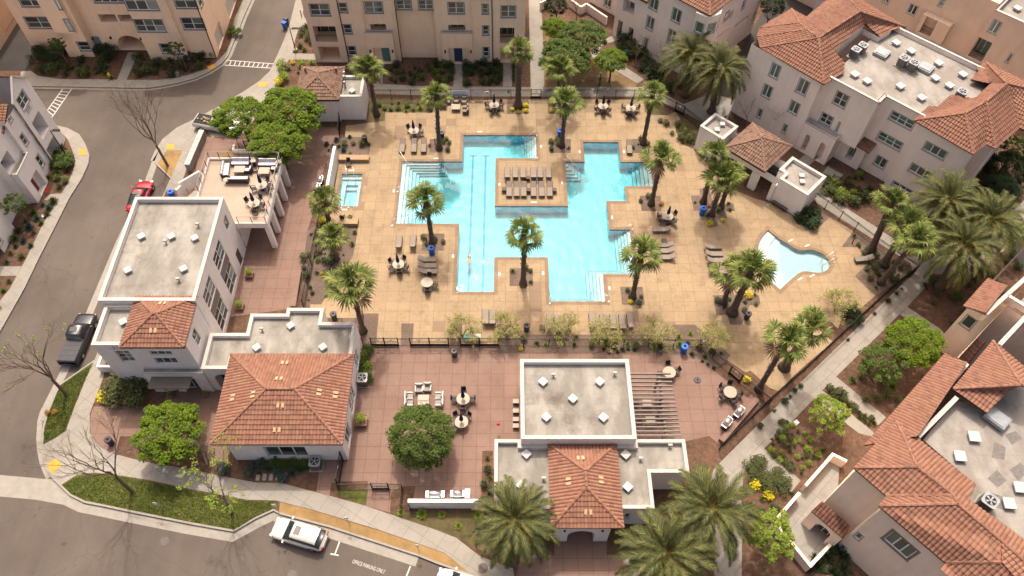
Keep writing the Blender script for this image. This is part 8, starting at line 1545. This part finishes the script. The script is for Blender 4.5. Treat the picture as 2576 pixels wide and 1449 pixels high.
# pool fittings: handrails, ladders, lifts
def handrail(a, b_, lab, za=0.03, zb=-.5):
    A_ = G(*a); B_ = G(*b_, -.1); d = Vector((B_.x-A_.x, B_.y-A_.y, 0)); r = root('handrail', lab, 'handrail', (A_.x, A_.y, 0)); m_ = MB(); u = d.normalized(); m_.tube([(A_.x, A_.y, .03), (A_.x, A_.y, .78), (A_.x+u.x*.15, A_.y+u.y*.15, .87), (A_.x+u.x*.5, A_.y+u.y*.5, .85), (B_.x-u.x*.1, B_.y-u.y*.1, .28), (B_.x, B_.y, .18), (B_.x, B_.y, zb)], .024, 8); m_.build('tube', 'steel', r, True); m_ = MB(); m_.tube([(A_.x, A_.y, .036), (A_.x, A_.y, .05)], .06, 8); m_.build('flange', 'steel', r)
for a, b_, l in ((PC(128, 225), PC(232, 365), 'upper steel handrail of the left pool bay steps'), (PC(110, 520), PC(215, 545), 'middle steel handrail of the left pool bay steps'), (PC(68, 795), PC(200, 725), 'lower steel handrail of the left pool bay steps'), (PC(1245, 60), PC(1150, 105), 'upper handrail of the short stair right of the lap lanes'), (PC(1250, 245), PC(1155, 250), 'lower handrail of the short stair right of the lap lanes'), (PC(1478, 262), PC(1600, 380), 'handrail of the corner stair right of the peninsula'), (PC(2165, 275), PC(2085, 335), 'upper handrail of the right pool bay'), (PC(2195, 465), PC(2115, 480), 'lower handrail of the right pool bay'), (PC(2025, 825), PC(1905, 850), 'top handrail of the lower right pool bay'), (PC(2010, 930), PC(1920, 965), 'second handrail of the lower right pool bay'), (PC(2050, 1150), PC(1940, 1130), 'third handrail of the lower right pool bay'), (PC(1832, 1415), PC(1690, 1345), 'handrail at the bottom right steps of the pool'), (PC(1352, 1430), PC(1350, 1350), 'handrail at the bottom left of the lowest steps'), (T(1,1)(910, 255), T(1,1)(925, 400), 'left handrail at the top of the spa'), (T(1,1)(985, 260), T(1,1)(1000, 400), 'right handrail at the top of the spa'), (T(1,1)(858, 645), T(1,1)(850, 590), 'left grab rail at the bottom of the spa'), (T(1,1)(930, 640), T(1,1)(945, 590), 'right grab rail at the bottom of the spa'), (wc(1880, 650), wc(1640, 760), 'upper handrail of the wading pool steps'), (wc(1890, 780), wc(1660, 860), 'lower handrail of the wading pool steps')): handrail(a, b_, l)
def lift(px, rz, lab, seat='blue_plastic'):
    x, y, _ = at(px, .5); r = root('pool_lift', lab, 'pool lift', (x, y, .03), rz); m_ = MB(); m_.box((0, .35, .2), (.5, .5, .34)); m_.build('base', 'white_plastic', r); m_ = MB(); m_.tube([(0, .35, .3), (0, .35, 1.35), (0, -.1, 1.45), (0, -.35, 1.3)], .05, 8); m_.build('arm', 'white_plastic', r); m_ = MB(); m_.box((0, -.4, .5), (.45, .45, .06)); m_.box((0, -.2, .78), (.45, .06, .5)); m_.build('seat', seat, r); m_ = MB(); m_.box((0, -.75, .2), (.35, .25, .05)); m_.build('footrest', seat, r)
lift(PC(1835, 85), .2, 'white pool lift with blue seat at the top of the pool'); lift(T(1,1)(1085, 460), -1.9, 'white pool lift with dark seat at the right side of the spa', 'chair_dark')
# depth markers on the coping
dm_ = [PC(780, 33), PC(424, 250), PC(80, 515), PC(563, 1045), PC(940, 1192), PC(1296, 1185), PC(1222, 607), PC(942, 462), PC(1451, 447), PC(1279, 152), PC(1594, 194), PC(1956, 194), PC(1858, 730), PC(1837, 1306), T(1,1)(892, 662), T(1,1)(960, 268), wc(1075, 375), wc(1380, 468), wc(1475, 1025), wc(1250, 1085)]
for i, p in enumerate(dm_):
    x, y, _ = at(p); vert = i in (2, 3, 4, 5, 7, 8, 9, 10, 11, 12, 13); m_ = MB(); w_, h_ = (.22, .42) if vert else (.62, .18); m_.box((x, y, .042), (w_, h_, .01), .0 if i < 16 else .5); o = m_.build('depth_marker', 'white_plastic'); tag(o, 'small white marker tile set in the pool surround', 'marker tile', 'white marker tiles round the pools')
# valve covers, boxes
for p, l in ((T(0,3)(1655, 1100), 'round iron manhole cover in the road below the corner lawn'), (T(1,3)(362, 1435), 'round iron manhole cover in the road left of the lettering')):
    g = G(*p, -.15); m_ = MB(); m_.tube([(g.x, g.y, -.149), (g.x, g.y, -.142)], [.38, .38], 28); tag(m_.build('manhole_cover', 'iron_cover'), l, 'manhole cover')
g = G(*T(1,3)(2286, 1370)); m_ = MB(); m_.tube([(g.x, g.y, .01), (g.x, g.y, .03)], [.42, .42], 28); tag(m_.build('manhole_cover', 'iron_cover'), 'dark round cover in the pavement near the bottom date palm', 'manhole cover')
for i in range(4):
    x, y, _ = at(T(1,3)(20+66*i, 455)); m_ = MB(); m_.box((x, y, .02), (.34, .62, .03)); tag(m_.build('stepping_stone', 'concrete'), 'pale stepping stone in the bed below the big tiled wing', 'stepping stone', 'four stepping stones below the tiled wing')
for p, l in ((T(3,2)(282, 1355), 'square utility lid in the bed left of the small bushy tree'), (T(3,2)(1165, 930), 'square utility lid under the green tree at right'), (T(3,2)(1205, 900), 'smaller utility lid right of the other under the green tree'), (T(0,1)(447, 720), 'white utility lid in the bed below the red door'), (T(0,0)(830, 750), 'white utility lid beside the hydrant bed')):
    x, y, _ = at(p); m_ = MB(); m_.box((x, y, .025), (.55, .4, .04), .6); tag(m_.build('utility_lid', 'sign_white'), l, 'utility lid')
x, y, _ = at(T(0,0)(1782, 745), .2); m_ = MB(); m_.tube([(x, y, 0), (x, y, .4)], .28, 12); m_.tube([(x, y, .4), (x, y, .46)], .2, 12); tag(m_.build('concrete_footing', 'kerb'), 'white concrete lamp footing beside the curved pavement', 'footing')
# towels on the deck gate bench, mats, bicycle cart
x, y, _ = at(P12(2220, 490), .7); r = root('towel_table', 'small table with white and teal towels inside the right gates', 'table', (x-.4, y, 0)); m_ = MB(); m_.box((x-.4, y, .68), (1.6, .6, .05)); m_.build('table_top', 'white_plastic', r)
for a in (-1.1, .3):
    for b_ in (-.22, .22): m_ = MB(); m_.box((x+a, y+b_, .33), (.05, .05, .66)); m_.build('leg', 'galvanised', r)
m_ = MB(); m_.box((x, y, .78), (.6, .45, .14), .1); tag(m_.build('towel_stack', 'white_plastic'), 'stack of white towels on the table inside the gates', 'towels'); m_ = MB(); m_.box((x-1.0, y, .78), (.5, .45, .14), -.1); tag(m_.build('towel_stack', 'teal'), 'stack of teal towels on the table inside the gates', 'towels')
# people
plain('shirt_brown', (.12, .06, .035), .8)
def person(px, lab, top, low, pose='stand', z=0.0, rz=0.0, hgt=1.72, hd=None):
    x, y, _ = at(px, .0) if hd is None else at(px, hd); r = root('person', lab, 'person', (x, y, z), rz); bm = bmesh.new(); sk = bm.verts.layers.skin.verify(); s_ = hgt/1.72
    J = {'pel': (0, 0, .92, .13), 'wst': (0, .01, 1.10, .115), 'chs': (0, 0, 1.30, .145), 'nck': (0, 0, 1.46, .06), 'hd0': (0, -.01, 1.53, .075), 'hd1': (0, -.015, 1.63, .098), 'hd2': (0, 0, 1.70, .07)}
    E_ = [('pel', 'wst'), ('wst', 'chs'), ('chs', 'nck'), ('nck', 'hd0'), ('hd0', 'hd1'), ('hd1', 'hd2')]
    for s2, t_ in ((-1, 'l'), (1, 'r')):
        J.update({'hp'+t_: (s2*.1, 0, .86, .095), 'kn'+t_: (s2*.11, -.03-.05*s2, .48, .06), 'an'+t_: (s2*.11, .0-.02*s2, .08, .04), 'to'+t_: (s2*.12, -.14, .03, .035), 'sh'+t_: (s2*.19, 0, 1.38, .06), 'el'+t_: (s2*.26, .02, 1.11, .042), 'wr'+t_: (s2*.25, -.10, .88, .03), 'hn'+t_: (s2*.24, -.14, .80, .028)})
        E_ += [('pel', 'hp'+t_), ('hp'+t_, 'kn'+t_), ('kn'+t_, 'an'+t_), ('an'+t_, 'to'+t_), ('chs', 'sh'+t_), ('sh'+t_, 'el'+t_), ('el'+t_, 'wr'+t_), ('wr'+t_, 'hn'+t_)]
        for k in range(5):
            fx = (-.024+.016*k if k < 4 else .03*-s2); J['f%d%s' % (k, t_)] = (s2*.24+fx, -.17-.01*(k % 3), .72+.01*(k in (0, 3)) if k < 4 else .77, .009); E_.append(('hn'+t_, 'f%d%s' % (k, t_)))
    if pose == 'swim':
        for k, v in list(J.items()): J[k] = (v[0], v[2]-.9, -v[1]*.5, v[3])
        for t_, s2 in (('l', -1), ('r', 1)):
            J['el'+t_] = (s2*.34, .62 if s2 > 0 else .2, .02, .042); J['wr'+t_] = (s2*.26, .88 if s2 > 0 else .0, .0, .03); J['hn'+t_] = (s2*.24, .98 if s2 > 0 else -.08, 0, .028)
            for k in range(5): J['f%d%s' % (k, t_)] = (s2*.24-.024+.014*k, (1.06 if s2 > 0 else -.16)-.01*(k == 4), 0, .009)
    V = {}
    for k, (a, b_, c, q) in J.items(): v = bm.verts.new((a*s_, b_*s_, c*s_)); v[sk].radius = (q*s_, q*s_*.85); V[k] = v
    V['pel'][sk].use_root = True
    for a, b_ in E_: bm.edges.new((V[a], V[b_]))
    me = bpy.data.meshes.new('body'); bm.to_mesh(me); bm.free(); o = bpy.data.objects.new('body', me); COL.objects.link(o); md = o.modifiers.new('skin', 'SKIN'); md.use_smooth_shade = True; o.modifiers.new('sub', 'SUBSURF').levels = 1
    dgp = bpy.context.evaluated_depsgraph_get(); m2 = bpy.data.meshes.new_from_object(o.evaluated_get(dgp)); bpy.data.objects.remove(o); m2.name = 'body'
    for q in ('skin', top, low, 'hair'): m2.materials.append(MATS[q])
    for p_ in m2.polygons:
        c = p_.center/s_; h_ = c.z if pose != 'swim' else c.y+.9; p_.material_index = 0
        if h_ > 1.64 or (h_ > 1.56 and (c.y if pose != 'swim' else -1) > .02): p_.material_index = 3
        elif .9 < h_ < 1.45 and abs(c.x) < .3 and not (pose == 'swim' and top == 'skin') and not (abs(c.x) > .235 and h_ < 1.1): p_.material_index = 1
        elif (h_ <= .9 and abs(c.x) < .215 and (h_ > .05)) and not (pose == 'swim' and h_ < .7): p_.material_index = 2
    b2 = bpy.data.objects.new('body', m2); COL.objects.link(b2); b2.parent = r
    hm = MB(); hm.blob((0, .012*s_, 1.665*s_) if pose != 'swim' else (0, .77, .02), (.1*s_, .105*s_, .085*s_)); hm.build('hair', 'hair', r, True)
    fm_ = MB()
    if pose != 'swim':
        for s2 in (-1, 1): fm_.blob((s2*.035, -.095, 1.63), (.012, .008, .008))
        fm_.blob((0, -.112, 1.60), (.014, .02, .02)); fm_.blob((0, -.095, 1.565), (.028, .008, .008)); fm_.build('face', 'skin', r, True)
    return r
person(T(2,0)(395, 205), 'person in a bright green work vest and dark trousers standing on the path at top', 'vest_green', 'trouser', rz=.4)
person(PC(693, 1058), 'person swimming along the left lap lane in the lower part of the pool', 'skin', 'trouser', 'swim', z=-.12, rz=math.pi)
person(P12(2170, 480), 'person in brown behind the towel table inside the right gates', 'shirt_brown', 'trouser', rz=0)
# ride-on tricycle cluster on the court
c7 = crop(1360, 1180, .0483); g = G(*c7(560, 1050)); r = root('toy_ride_on_car', 'small yellow ride on toy car beside the pavilion corner', 'toy car', (g.x, g.y, .02), .4); m_ = MB(); m_.box((0, 0, .22), (.42, .8, .2)); m_.box((0, .22, .42), (.4, .1, .3)); m_.box((0, -.3, .36), (.34, .2, .1)); m_.build('body', 'yellow_paint', r)
for a in (-.2, .2):
    for b_ in (-.26, .26): m_ = MB(); m_.tube([(a-.04, b_, .12), (a+.04, b_, .12)], .12, 10); m_.build('wheel', 'rubber', r)
g = G(*c7(880, 850)); r = root('toy_cart', 'loaded child cart with white and brown bundles beside the yellow toy car', 'cart', (g.x, g.y, .02), .2); m_ = MB(); m_.box((0, 0, .3), (.6, .8, .25)); m_.build('tub', 'dark_bin', r); m_ = MB(); m_.box((.1, .15, .5), (.25, .45, .15), .4); m_.box((-.15, 0, .48), (.22, .3, .12), -.3); m_.build('bundle', 'white_plastic', r); m_ = MB(); m_.tube([(0, .35, .4), (.02, .5, 1.1)], .02, 6); m_.build('handle', 'chair_dark', r)
for a in (-.3, .3):
    for b_ in (-.28, .28): m_ = MB(); m_.tube([(a-.03, b_, .12), (a+.03, b_, .12)], .12, 10); m_.build('wheel', 'rubber', r)
g = G(*c7(860, 450), .6); m_ = MB(); m_.blob((g.x, g.y, 1.25), (.16, .16, .16), 0, 12, 8); tag(m_.build('ball', 'paint_red', None, True), 'small pink red ball above the loaded cart', 'ball')
# small vacuum cleaner on the arcade court
x, y, _ = at(T(1,1)(415, 1315)); r = root('hose_reel', 'small blue pool vacuum lying on the arcade court', 'pool vacuum', (x, y, .02), .3); m_ = MB(); m_.blob((0, 0, .16), (.2, .2, .16)); m_.build('body', 'blue_plastic', r, True); m_ = MB(); m_.tube([(-.1, 0, .15), (-.4, .1, .1), (-.65, .02, .04)], .035, 6); m_.tube([(-.1, -.1, .1), (-.5, -.2, .04)], .03, 6); m_.build('hose', 'chair_dark', r)
# pool loungers' neighbours: shaded benches beside the pavilion
for i, yy in enumerate((1140, 1235, 1320, 1385)): x, y, _ = at(T(2,2)(38, yy), .4); r = root('stool', 'brown slatted seat left of the pavilion, %s from the top' % ['first', 'second', 'third', 'fourth'][i], 'seat', (x, y, 0)); m_ = MB(); m_.box((x, y, .42), (.55, .42, .06)); m_.build('seat', 'table_top', r); m_ = MB(); m_.box((x, y, .2), (.5, .36, .38)); m_.build('base', 'wicker', r)
# dining set under the pergola
for i, p in enumerate(((1180, 1150), (1215, 1330))):
    g = G(*T(2,2)(p[0]+180, p[1]), .7); CT.put((g.x, g.y, .02), 0, 'low table under the pergola, %s one' % ['upper', 'lower'][i], None, (.8, 1.1, 1.3))
    for s_ in (-1, 1): CHR.put((g.x+s_*.95, g.y, .02), -s_*math.pi/2, 'dark chair under the pergola beams', 'chairs under the pergola')
# wall lamps on the arcade piers
for y in (51.25, 53.3, 55.65, 57.95, 60.1): pass
# cars' neighbours: red flowers by the kerb
for p, l in ((T(0,2)(485, 1258), 'small red leaved plant on the grass strip, left one'), (T(0,2)(560, 1255), 'small red leaved plant on the grass strip, right one')): yf(p, l, .28, 'rust_flower')
bpy.data.objects.remove(tobj)
